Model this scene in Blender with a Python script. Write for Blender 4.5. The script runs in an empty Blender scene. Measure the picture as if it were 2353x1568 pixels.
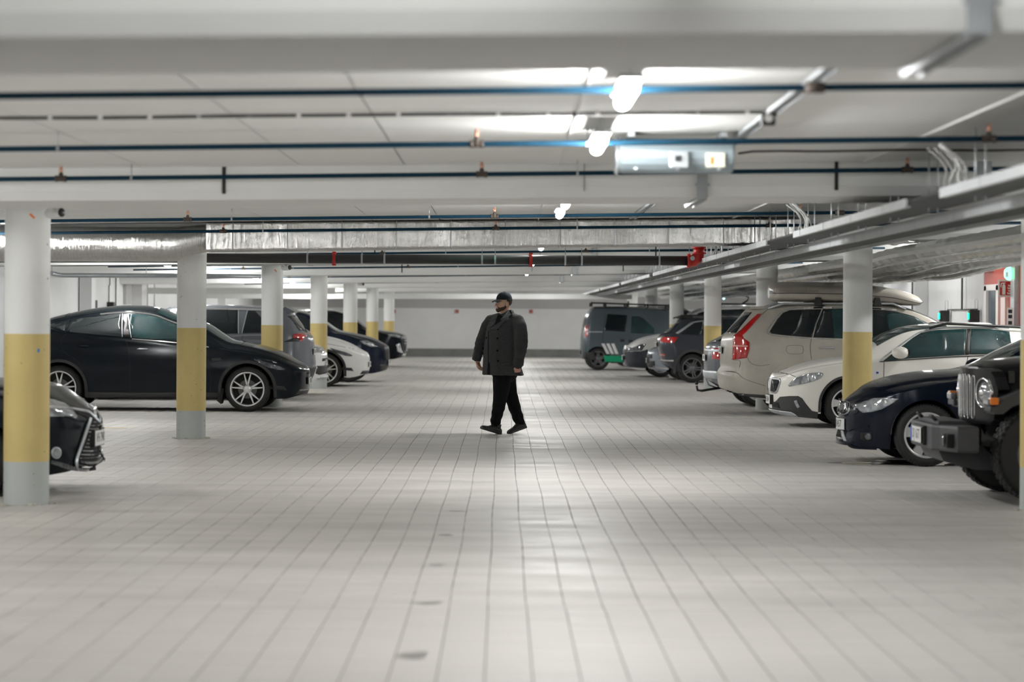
import bpy, bmesh, math, random
from mathutils import Vector, Matrix, noise
import numpy as np
PI = math.pi
random.seed(7)
C = bpy.context.scene.collection
scene = bpy.context.scene

# ---------------------------------------------------------------- camera, world, exposure
FOC = 5556.0                      # 85 mm on a 36 mm sensor, frame 2353 wide
CX, CY, CH = 1155.0, 729.0, 1.5   # where the lane's vanishing point falls; camera height
ROLL = 0.0061
cam_d = bpy.data.cameras.new('camera')
cam = bpy.data.objects.new('camera', cam_d)
C.objects.link(cam)
cam_d.lens = 85.0
cam_d.sensor_width = 36.0
cam_d.shift_x = (1176.5 - CX) / 2353.0
cam_d.shift_y = -(784.0 - CY) / 2353.0
cam_d.clip_start = 0.05
cam_d.clip_end = 300
cam.matrix_world = Matrix.Translation((0, 0, CH)) @ Matrix.Rotation(PI / 2, 4, 'X') @ Matrix.Rotation(ROLL, 4, 'Z')
cam_d.dof.use_dof = True
cam_d.dof.focus_distance = 31.2
cam_d.dof.aperture_fstop = 2.0
scene.camera = cam

world = bpy.data.worlds.new('world')
scene.world = world
world.use_nodes = True
world.node_tree.nodes['Background'].inputs[0].default_value = (0.75, 0.8, 0.9, 1)
world.node_tree.nodes['Background'].inputs[1].default_value = 0.05
scene.view_settings.view_transform = 'Standard'
scene.view_settings.look = 'None'
scene.view_settings.exposure = 0.0
scene.view_settings.gamma = 1.0
scene.view_settings.use_curve_mapping = False
scene.cycles.max_bounces = 8
scene.cycles.diffuse_bounces = 5
scene.cycles.glossy_bounces = 4
scene.cycles.transmission_bounces = 4
scene.cycles.caustics_reflective = False
scene.cycles.caustics_refractive = False
scene.cycles.sample_clamp_indirect = 4.0
scene.cycles.use_denoising = True
scene.cycles.use_adaptive_sampling = True
scene.cycles.adaptive_threshold = 0.06

# ---------------------------------------------------------------- coordinates measured on the photo -> place in the garage
def P(x, y, Y):
    """point seen at photo pixel (x, y) standing at depth Y"""
    xd = x + ROLL * (y - CY)
    yd = y - ROLL * (x - CX)
    return ((xd - CX) * Y / FOC, Y, CH - (yd - CY) * Y / FOC)

# ---------------------------------------------------------------- materials
MATS = {}
def nodes_of(name):
    m = bpy.data.materials.new(name)
    m.use_nodes = True
    nt = m.node_tree
    return m, nt, nt.nodes['Principled BSDF']

def setin(b, key, v):
    if key in b.inputs:
        b.inputs[key].default_value = v

def mat(name, col, rough=0.5, metal=0.0, spec=0.5, coat=0.0, var=0.0, vscale=6.0, bump=0.0, bscale=30.0, emit=None, estr=0.0,
        trans=0.0, stretch=None, rvar=0.0, per_object=0.0, per_island=0.0, flake=0.0):
    if name in MATS:
        return MATS[name]
    m, nt, b = nodes_of(name)
    c4 = (col[0], col[1], col[2], 1)
    setin(b, 'Base Color', c4)
    setin(b, 'Roughness', rough)
    setin(b, 'Metallic', metal)
    setin(b, 'Specular IOR Level', spec)
    setin(b, 'Coat Weight', coat)
    setin(b, 'Coat Roughness', 0.04)
    setin(b, 'Transmission Weight', trans)
    N, L = nt.nodes, nt.links
    if emit:
        setin(b, 'Emission Color', (emit[0], emit[1], emit[2], 1))
        setin(b, 'Emission Strength', estr)
    vec = None
    if var or bump or rvar:
        tc = N.new('ShaderNodeTexCoord')
        mp = N.new('ShaderNodeMapping')
        if stretch:
            mp.inputs['Scale'].default_value = stretch
        L.new(tc.outputs['Object'], mp.inputs['Vector'])
        vec = mp.outputs['Vector']
    col_out = None
    if var:
        n = N.new('ShaderNodeTexNoise')
        n.inputs['Scale'].default_value = vscale
        n.inputs['Detail'].default_value = 6
        n.inputs['Roughness'].default_value = 0.6
        L.new(vec, n.inputs['Vector'])
        r = N.new('ShaderNodeMapRange')
        r.inputs['From Min'].default_value = 0.3
        r.inputs['From Max'].default_value = 0.7
        r.inputs['To Min'].default_value = 1 - var
        r.inputs['To Max'].default_value = 1 + var
        L.new(n.outputs['Fac'], r.inputs['Value'])
        mx = N.new('ShaderNodeVectorMath')
        mx.operation = 'SCALE'
        mx.inputs[0].default_value = col[:3]
        L.new(r.outputs['Result'], mx.inputs['Scale'])
        col_out = mx.outputs['Vector']
    for amount, src in ((per_object, 'o'), (per_island, 'i')):
        if amount:
            if src == 'o':
                oi = N.new('ShaderNodeObjectInfo'); ro = oi.outputs['Random']
            else:
                oi = N.new('ShaderNodeNewGeometry'); ro = oi.outputs['Random Per Island']
            r = N.new('ShaderNodeMapRange')
            r.inputs['To Min'].default_value = 1 - amount
            r.inputs['To Max'].default_value = 1 + amount
            L.new(ro, r.inputs['Value'])
            mx = N.new('ShaderNodeVectorMath'); mx.operation = 'SCALE'
            if col_out:
                L.new(col_out, mx.inputs[0])
            else:
                mx.inputs[0].default_value = col[:3]
            L.new(r.outputs['Result'], mx.inputs['Scale'])
            col_out = mx.outputs['Vector']
    if col_out:
        L.new(col_out, b.inputs['Base Color'])
    if rvar:
        n = N.new('ShaderNodeTexNoise'); n.inputs['Scale'].default_value = vscale * 1.7
        n.inputs['Detail'].default_value = 5
        L.new(vec, n.inputs['Vector'])
        r = N.new('ShaderNodeMapRange')
        r.inputs['From Min'].default_value = 0.3; r.inputs['From Max'].default_value = 0.7
        r.inputs['To Min'].default_value = max(0.02, rough - rvar); r.inputs['To Max'].default_value = rough + rvar
        L.new(n.outputs['Fac'], r.inputs['Value']); L.new(r.outputs['Result'], b.inputs['Roughness'])
    if bump:
        n = N.new('ShaderNodeTexNoise')
        n.inputs['Scale'].default_value = bscale
        n.inputs['Detail'].default_value = 5
        L.new(vec, n.inputs['Vector'])
        bp = N.new('ShaderNodeBump')
        bp.inputs['Strength'].default_value = bump
        bp.inputs['Distance'].default_value = 0.01
        L.new(n.outputs['Fac'], bp.inputs['Height'])
        L.new(bp.outputs['Normal'], b.inputs['Normal'])
    MATS[name] = m
    return m

def foil_mat(name, col, axis, scale=1.0, rough=0.22, dist=0.03, strength=0.55):
    """crinkled aluminium foil: fine creases mostly across the run of the duct"""
    m, nt, b = nodes_of(name)
    N, L = nt.nodes, nt.links
    setin(b, 'Base Color', (*col, 1)); setin(b, 'Metallic', 1.0); setin(b, 'Roughness', rough)
    tc = N.new('ShaderNodeTexCoord'); mp = N.new('ShaderNodeMapping')
    s = [1.2, 1.2, 1.2]; s[axis] = 9.0
    mp.inputs['Scale'].default_value = [v * scale for v in s]
    L.new(tc.outputs['Object'], mp.inputs['Vector'])
    n1 = N.new('ShaderNodeTexNoise'); n1.inputs['Scale'].default_value = 3.0; n1.inputs['Detail'].default_value = 8
    n1.inputs['Roughness'].default_value = 0.65; n1.inputs['Distortion'].default_value = 0.6
    L.new(mp.outputs['Vector'], n1.inputs['Vector'])
    v1 = N.new('ShaderNodeTexVoronoi'); v1.inputs['Scale'].default_value = 9.0
    L.new(tc.outputs['Object'], v1.inputs['Vector'])
    ad = N.new('ShaderNodeMath'); ad.operation = 'MULTIPLY_ADD'; ad.inputs[1].default_value = 0.35
    L.new(v1.outputs['Distance'], ad.inputs[0]); L.new(n1.outputs['Fac'], ad.inputs[2])
    bp = N.new('ShaderNodeBump'); bp.inputs['Strength'].default_value = strength; bp.inputs['Distance'].default_value = dist
    L.new(ad.outputs[0], bp.inputs['Height']); L.new(bp.outputs['Normal'], b.inputs['Normal'])
    return m

# ---------------------------------------------------------------- object helpers
def link(o, parent=None):
    C.objects.link(o)
    if parent:
        o.parent = parent
    return o

def tag(o, label=None, cat=None, group=None, kind=None):
    if label: o['label'] = label
    if cat: o['category'] = cat
    if group: o['group'] = group
    if kind: o['kind'] = kind
    return o

def empty(name, loc=(0, 0, 0), rz=0.0, label=None, cat=None, group=None, kind=None):
    o = bpy.data.objects.new(name, None)
    o.empty_display_size = 0.1
    link(o)
    o.location = loc
    o.rotation_euler = (0, 0, rz)
    return tag(o, label, cat, group, kind)

class MB:
    """collects simple shapes in one mesh"""
    def __init__(s):
        s.v, s.f, s.smooth = [], [], []
    def add(s, vs, fs, smooth=False):
        b = len(s.v)
        s.v += [tuple(v) for v in vs]
        s.f += [tuple(b + i for i in f) for f in fs]
        s.smooth += [smooth] * len(fs)
        return s
    def box(s, c, d, rot=None, slope=0.0):
        hx, hy, hz = d[0] / 2, d[1] / 2, d[2] / 2
        vs = [Vector((x, y, z)) for z in (-hz, hz) for y in (-hy, hy) for x in (-hx, hx)]
        if rot is not None:
            vs = [rot @ v for v in vs]
        vs = [(v.x + c[0], v.y + c[1], v.z + c[2] + slope * (v.x + c[0])) for v in vs]
        return s.add(vs, [(0, 2, 3, 1), (4, 5, 7, 6), (0, 1, 5, 4), (2, 6, 7, 3), (0, 4, 6, 2), (1, 3, 7, 5)])
    def prism(s, poly, y0, y1, axis='y', smooth=False, bevel=0.0):
        """polygon in the two other axes, extruded along axis; poly given as (a, b) pairs"""
        n = len(poly)
        def mk(a, b, t):
            return (a, t, b) if axis == 'y' else ((t, a, b) if axis == 'x' else (a, b, t))
        if bevel > 0:
            cx_ = sum(p[0] for p in poly) / n; cy_ = sum(p[1] for p in poly) / n
            def inset(p):
                dx, dy = cx_ - p[0], cy_ - p[1]; l = math.hypot(dx, dy) or 1
                return (p[0] + dx / l * bevel, p[1] + dy / l * bevel)
            pi_ = [inset(p) for p in poly]
            e = bevel if y1 > y0 else -bevel
            rings = [[mk(*p, y0) for p in pi_], [mk(*p, y0 + e) for p in poly], [mk(*p, y1 - e) for p in poly], [mk(*p, y1) for p in pi_]]
        else:
            rings = [[mk(*p, y0) for p in poly], [mk(*p, y1) for p in poly]]
        vs = [v for r in rings for v in r]
        fs = []
        for k in range(len(rings) - 1):
            for i in range(n):
                j = (i + 1) % n
                fs.append((k * n + i, k * n + j, (k + 1) * n + j, (k + 1) * n + i))
        fs.append(tuple(range(n))[::-1])
        fs.append(tuple((len(rings) - 1) * n + i for i in range(n)))
        return s.add(vs, fs, smooth)
    def tube(s, pts, r, n=10, caps=True, smooth=True):
        pts = [Vector(p) for p in pts]
        rs = r if isinstance(r, (list, tuple)) else [r] * len(pts)
        vs, fs = [], []
        up = None
        for i, p in enumerate(pts):
            a = pts[max(i - 1, 0)]; b = pts[min(i + 1, len(pts) - 1)]
            t = (b - a)
            t = t.normalized() if t.length > 1e-9 else Vector((0, 0, 1))
            if up is None:
                up = Vector((0, 0, 1)) if abs(t.z) < 0.9 else Vector((1, 0, 0))
            u = t.cross(up)
            if u.length < 1e-6:
                u = t.cross(Vector((1, 0, 0)))
            u.normalize(); w = u.cross(t).normalized(); up = w
            for k in range(n):
                an = 2 * PI * k / n
                vs.append(p + (u * math.cos(an) + w * math.sin(an)) * rs[i])
        for i in range(len(pts) - 1):
            for k in range(n):
                k2 = (k + 1) % n
                fs.append((i * n + k, i * n + k2, (i + 1) * n + k2, (i + 1) * n + k))
        s.add(vs, fs, smooth)
        if caps:
            m = len(pts) - 1
            b = len(s.v) - len(vs)
            s.f.append(tuple(b + k for k in range(n))[::-1]); s.smooth.append(False)
            s.f.append(tuple(b + m * n + k for k in range(n))); s.smooth.append(False)
        return s
    def lathe(s, prof, c=(0, 0, 0), axis='z', n=24, smooth=True, sweep=2 * PI, start=0.0):
        """prof: (radius, height) pairs"""
        vs, fs = [], []
        full = abs(sweep - 2 * PI) < 1e-6
        m = n if full else n + 1
        for k in range(m):
            a = start + sweep * k / n
            ca, sa = math.cos(a), math.sin(a)
            for r, h in prof:
                if axis == 'z': v = (c[0] + r * ca, c[1] + r * sa, c[2] + h)
                elif axis == 'y': v = (c[0] + r * ca, c[1] + h, c[2] + r * sa)
                else: v = (c[0] + h, c[1] + r * ca, c[2] + r * sa)
                vs.append(v)
        q = len(prof)
        for k in range(n):
            k2 = (k + 1) % m
            for j in range(q - 1):
                fs.append((k * q + j, k2 * q + j, k2 * q + j + 1, k * q + j + 1))
        return s.add(vs, fs, smooth)
    def cyl(s, c, r, h, axis='z', n=20, smooth=True):
        s.lathe([(0, -h / 2), (r, -h / 2)], c, axis, n, False)
        s.lathe([(r, -h / 2), (r, h / 2)], c, axis, n, smooth)
        s.lathe([(r, h / 2), (0, h / 2)], c, axis, n, False)
        return s
    def ball(s, c, r, n=14, m=8):
        rr = (r, r, r) if not isinstance(r, (list, tuple)) else r
        vs, fs = [], []
        for j in range(m + 1):
            ph = PI * j / m
            for k in range(n):
                a = 2 * PI * k / n
                vs.append((c[0] + rr[0] * math.sin(ph) * math.cos(a), c[1] + rr[1] * math.sin(ph) * math.sin(a), c[2] + rr[2] * math.cos(ph)))
        for j in range(m):
            for k in range(n):
                k2 = (k + 1) % n
                fs.append((j * n + k, (j + 1) * n + k, (j + 1) * n + k2, j * n + k2))
        return s.add(vs, fs, True)
    def grid(s, rows, smooth=True, close=False):
        n = len(rows[0]); vs = [v for r in rows for v in r]; fs = []
        for j in range(len(rows) - 1):
            for k in range(n if close else n - 1):
                k2 = (k + 1) % n
                fs.append((j * n + k, j * n + k2, (j + 1) * n + k2, (j + 1) * n + k))
        return s.add(vs, fs, smooth)
    def build(s, name, m, parent=None, fix=True, xf=None, bevel=0.0):
        me = bpy.data.meshes.new(name)
        vs = s.v if xf is None else [tuple(xf @ Vector(v)) for v in s.v]
        me.from_pydata(vs, [], s.f)
        me.polygons.foreach_set('use_smooth', s.smooth)
        me.validate()
        if fix or bevel:
            bm = bmesh.new(); bm.from_mesh(me)
            bmesh.ops.remove_doubles(bm, verts=bm.verts, dist=1e-5)
            if bevel:
                es = [e for e in bm.edges if len(e.link_faces) == 2 and e.calc_face_angle(0) > 0.6]
                bmesh.ops.bevel(bm, geom=es, offset=bevel, segments=2, affect='EDGES', profile=0.6)
            bmesh.ops.recalc_face_normals(bm, faces=bm.faces)
            bm.to_mesh(me); bm.free()
        if m: me.materials.append(m)
        o = bpy.data.objects.new(name, me)
        link(o, parent)
        return o

def copy_tree(o, parent=None):
    c = o.copy(); C.objects.link(c); c.parent = parent
    for ch in list(o.children):
        copy_tree(ch, c)
    return c

def text_mesh(body, size, name, m, parent, mw, extrude=0.002, align='CENTER', xscale=1.0):
    cu = bpy.data.curves.new(name, 'FONT')
    cu.body = body; cu.size = size; cu.extrude = extrude; cu.align_x = align; cu.align_y = 'CENTER'
    cu.resolution_u = 2
    t = bpy.data.objects.new(name + '_tmp', cu)
    C.objects.link(t)
    dg = bpy.context.evaluated_depsgraph_get(); dg.update()
    me = bpy.data.meshes.new_from_object(t.evaluated_get(dg))
    bpy.data.objects.remove(t)
    me.transform(Matrix.Diagonal((xscale, 1, 1, 1)))
    me.transform(mw)
    me.materials.clear(); me.materials.append(m)
    o = bpy.data.objects.new(name, me)
    return link(o, parent)

def lerp_pts(pts, x):
    if x <= pts[0][0]: return pts[0][1]
    for (a, b), (c, d) in zip(pts, pts[1:]):
        if x <= c:
            return b + (d - b) * (x - a) / (c - a) if c > a else d
    return pts[-1][1]

def smooth_fn(pts):
    """monotone-ish cubic through pts"""
    xs = [p[0] for p in pts]; ys = [p[1] for p in pts]; n = len(xs)
    if n == 1: return lambda x: ys[0]
    d = [(ys[i + 1] - ys[i]) / (xs[i + 1] - xs[i]) for i in range(n - 1)]
    m = [d[0]] + [0.0] * (n - 2) + [d[-1]]
    for i in range(1, n - 1):
        if d[i - 1] * d[i] > 0:
            w1 = 2 * (xs[i + 1] - xs[i]) + (xs[i] - xs[i - 1]); w2 = (xs[i + 1] - xs[i]) + 2 * (xs[i] - xs[i - 1])
            m[i] = (w1 + w2) / (w1 / d[i - 1] + w2 / d[i])
    def f(x):
        if x <= xs[0]: return ys[0]
        if x >= xs[-1]: return ys[-1]
        for i in range(n - 1):
            if x <= xs[i + 1]:
                h = xs[i + 1] - xs[i]; t = (x - xs[i]) / h
                return (ys[i] * (1 + 2 * t) * (1 - t) ** 2 + m[i] * h * t * (1 - t) ** 2 + ys[i + 1] * t * t * (3 - 2 * t) + m[i + 1] * h * t * t * (t - 1))
    return f

def chaikin(poly, n=1, closed=True):
    for _ in range(n):
        out = []
        m = len(poly)
        rng = range(m) if closed else range(m - 1)
        if not closed: out.append(poly[0])
        for i in rng:
            a, b = poly[i], poly[(i + 1) % m]
            out.append(tuple(a[k] * 0.75 + b[k] * 0.25 for k in range(len(a))))
            out.append(tuple(a[k] * 0.25 + b[k] * 0.75 for k in range(len(a))))
        if not closed: out.append(poly[-1])
        poly = out
    return poly
# ================================================================ the garage
M_white = mat('white_concrete_paint', (0.87, 0.88, 0.865), 0.75, var=0.03, vscale=1.2, bump=0.15, bscale=18)
M_ceil = mat('painted_ceiling', (0.87, 0.875, 0.855), 0.85, var=0.04, vscale=0.9, bump=0.2, bscale=12)
M_wall = mat('white_wall_paint', (0.84, 0.845, 0.85), 0.7, var=0.05, vscale=0.7, bump=0.1, bscale=10)
M_wallgrey = mat('grey_wall_paint', (0.52, 0.52, 0.52), 0.8, var=0.05, vscale=0.6)
M_skirt = mat('bare_concrete_skirting', (0.22, 0.22, 0.215), 0.85, var=0.15, vscale=2.0)
M_yellow = mat('yellow_column_paint', (0.64, 0.505, 0.20), 0.5, var=0.05, vscale=3)
M_greybase = mat('pale_grey_column_base', (0.50, 0.535, 0.52), 0.55, var=0.05, vscale=3)
M_joint = mat('dark_joint_sealant', (0.03, 0.03, 0.03), 0.8)
M_jointgrey = mat('grey_slab_joint', (0.30, 0.29, 0.27), 0.9)
M_block = mat('paving_block_concrete', (0.585, 0.562, 0.535), 0.5, var=0.10, vscale=2.2, stretch=(0.45, 2.2, 1), per_object=0.02, bump=0.25, bscale=60, rvar=0.12)
M_blocks = mat('paving_blocks_concrete', (0.585, 0.562, 0.535), 0.5, var=0.14, vscale=1.3, stretch=(0.35, 1.6, 1), per_island=0.02, bump=0.25, bscale=60, rvar=0.14)
M_grout = mat('sand_joint', (0.16, 0.15, 0.14), 0.95)
M_bluepipe = mat('blue_pipe_plastic', (0.004, 0.032, 0.060), 0.6, spec=0.15)
M_fitting = mat('brown_pipe_fitting', (0.06, 0.045, 0.035), 0.5)
M_copper = mat('copper_sprinkler', (0.75, 0.42, 0.30), 0.35, metal=0.6)
M_galv = mat('galvanised_steel', (0.50, 0.53, 0.55), 0.42, metal=0.7, var=0.08, vscale=9)
M_traymetal = mat('tray_rail_steel', (0.50, 0.52, 0.53), 0.55, metal=0.1, var=0.06, vscale=4)
M_trayshaded = mat('tray_floor_shaded_steel', (0.07, 0.075, 0.08), 0.6)  # tray steel darkened: the shade on the underside is put into the colour
M_cable = mat('black_cable_sheath', (0.015, 0.015, 0.015), 0.6)
M_gcable = mat('grey_cable_sheath', (0.45, 0.45, 0.44), 0.6)
M_wcable = mat('white_cable_clip', (0.8, 0.8, 0.78), 0.5)
M_black = mat('black_plastic', (0.012, 0.012, 0.013), 0.45)
M_red = mat('red_enamel', (0.55, 0.02, 0.015), 0.35)
M_redwall = mat('red_wall_paint', (0.52, 0.11, 0.08), 0.6, var=0.06, vscale=2)
M_darkpipe = mat('dark_drain_pipe', (0.035, 0.035, 0.036), 0.45)
M_lampbody = mat('lamp_housing_grey', (0.45, 0.46, 0.46), 0.5)
M_tube = mat('lit_diffuser', (1, 1, 1), 0.5, emit=(1.0, 1.0, 0.985), estr=194.0)
M_fan = mat('fan_steel', (0.30, 0.36, 0.39), 0.42, metal=0.35, var=0.05, vscale=5)
M_foilx = foil_mat('foil_across', (0.68, 0.68, 0.66), 0, scale=1.6, rough=.16, strength=.7)
M_foily = foil_mat('foil_along', (0.80, 0.81, 0.81), 1, scale=4.0, rough=.11, dist=.004, strength=.45)
M_cream = mat('cream_label', (0.75, 0.70, 0.55), 0.5)
M_orange = mat('orange_tape', (0.85, 0.25, 0.06), 0.5)
M_signwhite = mat('sign_white', (0.85, 0.85, 0.82), 0.4)
M_signgreen = mat('exit_sign_lit', (0.1, 0.8, 0.5), 0.4, emit=(0.2, 1.0, 0.7), estr=3.0)
M_greenled = mat('green_led_lit', (0.0, 0.8, 0.4), 0.4, emit=(0.0, 1.0, 0.55), estr=2.5)

X_L, X_R, Y_BACK, Y_FAR = -9.4, 10.0, -6.0, 91.0
def ceil_z(x): return 2.615 + 0.0145 * x
def beam_z(x): return 2.372 + 0.012 * x
def pipe_z(x): return 2.523 + 0.0165 * x

def struct(o):
    o['kind'] = 'structure'
    return o

# floor: sand bed with concrete paving blocks laid on it
fl = MB().box(((X_L + X_R) / 2, (Y_BACK + Y_FAR) / 2, -0.0532), (X_R - X_L + 0.6, Y_FAR - Y_BACK + 0.6, 0.1)).build('floor', M_grout)
struct(fl)
BW, BD = 0.2, 0.2
def block_geo(x, y, w, d, h=0.0, jx=0.0055, jy=0.0):
    x0, x1, y0, y1 = x + jx / 2, x + w - jx / 2, y + jy / 2, y + d - jy / 2
    c = 0.0
    return ([(x0, y0, -0.0035), (x1, y0, -0.0035), (x1, y1, -0.0035), (x0, y1, -0.0035),
             (x0 + c, y0, h), (x1 - c, y0, h), (x1 - c, y1, h), (x0 + c, y1, h)],
            [(4, 5, 6, 7), (0, 1, 5, 4), (1, 2, 6, 5), (2, 3, 7, 6), (3, 0, 4, 7)])
bm_ = MB().add(*block_geo(-BW / 2, -BD / 2, BW, BD))
first_block = None
near_rows = 14
y_first = 9.8
own = set()
for j in range(near_rows):
    for i in range(-11, 12):
        X = 0.034 + i * BW
        Yc = y_first + j * BD + BD / 2
        half_seen = Yc * 1198 / FOC + 0.1
        if X < -half_seen or X > half_seen or len(own) >= 300:
            continue
        own.add((i, j))
        if first_block is None:
            first_block = bm_.build('paving_block', M_block, fl)
            o = first_block
        else:
            o = first_block.copy(); C.objects.link(o); o.parent = fl
        o.location = (X, Yc, random.uniform(-0.0006, 0.0006))
rest = MB()
rb_v, rb_f = [], []
for j in range(-8, 262):
    Yc = y_first + j * BD
    for i in range(-47, 50):
        if (i, j) in own: continue
        X = 0.034 + i * BW - BW / 2
        vs, fs = block_geo(X + random.uniform(-.0012, .0012) + 0.004 * math.sin(Yc * 1.3 + i * .2), Yc, BW, BD, random.uniform(-0.0003, 0.0003))
        b = len(rb_v); rb_v += vs; rb_f += [tuple(b + q for q in f) for f in fs]
me = bpy.data.meshes.new('paving_blocks'); me.from_pydata(rb_v, [], rb_f); me.materials.append(M_blocks)
o = link(bpy.data.objects.new('paving_blocks', me), fl); o['kind'] = 'stuff'

def far_floor_mat():
    m, nt, b = nodes_of('far_paving_concrete')
    N, L = nt.nodes, nt.links
    tc = N.new('ShaderNodeTexCoord'); br = N.new('ShaderNodeTexBrick')
    br.offset = 0.0; br.inputs['Scale'].default_value = 1.0
    br.inputs['Brick Width'].default_value = 0.2; br.inputs['Row Height'].default_value = 0.2
    br.inputs['Mortar Size'].default_value = 0.005; br.inputs['Color1'].default_value = (.57, .55, .525, 1)
    br.inputs['Color2'].default_value = (.555, .535, .51, 1); br.inputs['Mortar'].default_value = (.2, .19, .18, 1)
    L.new(tc.outputs['Object'], br.inputs['Vector'])
    mp = N.new('ShaderNodeMapping'); mp.inputs['Scale'].default_value = (0.3, 1.2, 1)
    L.new(tc.outputs['Object'], mp.inputs['Vector'])
    n = N.new('ShaderNodeTexNoise'); n.inputs['Scale'].default_value = 0.8; n.inputs['Detail'].default_value = 5
    L.new(mp.outputs['Vector'], n.inputs['Vector'])
    r = N.new('ShaderNodeMapRange'); r.inputs['From Min'].default_value = .3; r.inputs['From Max'].default_value = .7
    r.inputs['To Min'].default_value = .82; r.inputs['To Max'].default_value = 1.1
    L.new(n.outputs['Fac'], r.inputs['Value'])
    mx = N.new('ShaderNodeVectorMath'); mx.operation = 'SCALE'
    L.new(br.outputs['Color'], mx.inputs[0]); L.new(r.outputs['Result'], mx.inputs['Scale'])
    L.new(mx.outputs['Vector'], b.inputs['Base Color']); setin(b, 'Roughness', .45)
    return m
Ye = y_first + 262 * BD
ff = MB().box(((X_L + X_R) / 2, (Ye + Y_FAR) / 2, -0.004), (X_R - X_L, Y_FAR - Ye, 0.008)).build('far_paving', far_floor_mat(), fl)
# dried prints and stains on the paving
M_stain = mat('damp_stain', (0.27, 0.255, 0.24), 0.35, var=0.2, vscale=14)
def blob(cx, cy, rx, ry, seed, n=22, z=0.0013):
    rnd = random.Random(seed)
    ph = [rnd.uniform(0, 6.28) for _ in range(4)]
    pts = []
    for k in range(n):
        a = 2 * PI * k / n
        r = 1 + .18 * math.sin(2 * a + ph[0]) + .14 * math.sin(3 * a + ph[1]) + .1 * math.sin(5 * a + ph[2])
        pts.append((cx + rx * r * math.cos(a), cy + ry * r * math.sin(a), z))
    return pts
for q, (px, py, rx, ry) in enumerate([(950, 1508, .075, .10), (985, 1388, .062, .08), (1005, 1300, .05, .07), (1025, 1231, .045, .07), (1048, 1176, .05, .06)]):
    Yq = 1.5 * FOC / (py - CY); Xq = P(px, py, Yq)[0]
    pts = blob(Xq, Yq, rx, ry, q)
    MB().add(pts, [tuple(range(len(pts)))]).build('stain', M_stain, fl, fix=False)
M_wet = mat('wet_patch', (0.06, 0.06, 0.058), 0.12, var=0.2, vscale=5)
for q, (X, Y, rx, ry) in enumerate([(4.1, 25.15, .55, .25), (4.5, 25.5, .5, .3), (3.75, 25.0, .2, .12)]):
    pts = blob(X, Y, rx, ry, 40 + q)
    MB().add(pts, [tuple(range(len(pts)))]).build('puddle', M_wet, fl, fix=False)
# painted bay lines
M_line = mat('white_floor_paint', (0.72, 0.71, 0.67), 0.5, var=0.08, vscale=9)
for X0, X1, Y in [(-8.6, -3.55, 22.4), (-8.6, -3.35, 24.9), (-8.6, -3.4, 27.6), (-8.6, -3.6, 33.2), (4.0, 9.4, 22.0), (4.3, 9.4, 29.5 - 2.5), (-8.8, -3.5, 49.2), (4.3, 9.4, 52.0)]:
    MB().box(((X0 + X1) / 2, Y, 0.0012), (X1 - X0, 0.10, 0.001)).build('bay_line', M_line, fl)
MB().box((-5.3, 32.0, 0.0012), (.7, 0.1, 0.001)).build('bay_line', mat('yellow_floor_paint', (0.62, 0.47, 0.14), 0.6), fl)

# ceiling slab, drawn as panels with recessed joints between them
ceil = MB().box(((X_L + X_R) / 2, (Y_BACK + Y_FAR) / 2, ceil_z(0) + 0.10), (X_R - X_L + .6, Y_FAR - Y_BACK + .6, 0.1), slope=0.0145).build('ceiling', M_jointgrey)
struct(ceil)
edges_x = [X_L - .2, -7.4, -5.0, -2.62, -1.48, -0.72, 2.62, 5.0, 7.4, X_R + .2]
beam_rear = [-1.95 + 10.4 * k for k in range(0, 10)]        # rear faces of the cross beams
beam_rear[1] = 8.6
for k in range(len(beam_rear)):
    y0 = (beam_rear[k] if k else beam_rear[0]) ; y1 = (beam_rear[k + 1] - 1.2) if k + 1 < len(beam_rear) else Y_FAR
    if y1 - y0 < .5: continue
    for a, b in zip(edges_x, edges_x[1:]):
        g = 0.006
        MB().box(((a + b) / 2, (y0 + y1) / 2, ceil_z(0) + 0.03), (b - a - 2 * g, y1 - y0 - .01, 0.06), slope=0.0145).build('ceiling_panel', M_ceil, ceil)

# cross beams
def make_beam(yr, depth=1.2):
    x0, x1 = X_L - .1, X_R + .1
    zt = 2.75
    prof = lambda x: [(yr - depth + .05, beam_z(x)), (yr - .03, beam_z(x)), (yr, beam_z(x) + .03), (yr, zt), (yr - depth, zt), (yr - depth, beam_z(x) + .07)]
    mb = MB(); n = 6
    vs = [(x0, *p) for p in prof(x0)] + [(x1, *p) for p in prof(x1)]
    fs = [(i, (i + 1) % n, n + (i + 1) % n, n + i) for i in range(n)] + [tuple(range(n)), tuple(range(2 * n - 1, n - 1, -1))]
    return mb.add(vs, fs)
for k, yr in enumerate(beam_rear):
    if yr > Y_FAR: break
    b = make_beam(yr).build('beam', M_white)
    tag(b, None, None, None, 'structure')
    if 15 < yr < 60:
        for X in (-2.04, 2.43):
            MB().box((X, yr - 1.2 - .002, (beam_z(X) + ceil_z(X)) / 2 + .02), (.026 if yr < 20 else .02, .012, ceil_z(X) - beam_z(X) - .04)).build('expansion_joint', M_joint, b)
        MB().box((.59, yr - 1.2 - .004, (beam_z(0) + ceil_z(0)) / 2 + .03), (.012, .012, .2)).build('conduit_drop', M_gcable, b)

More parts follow.
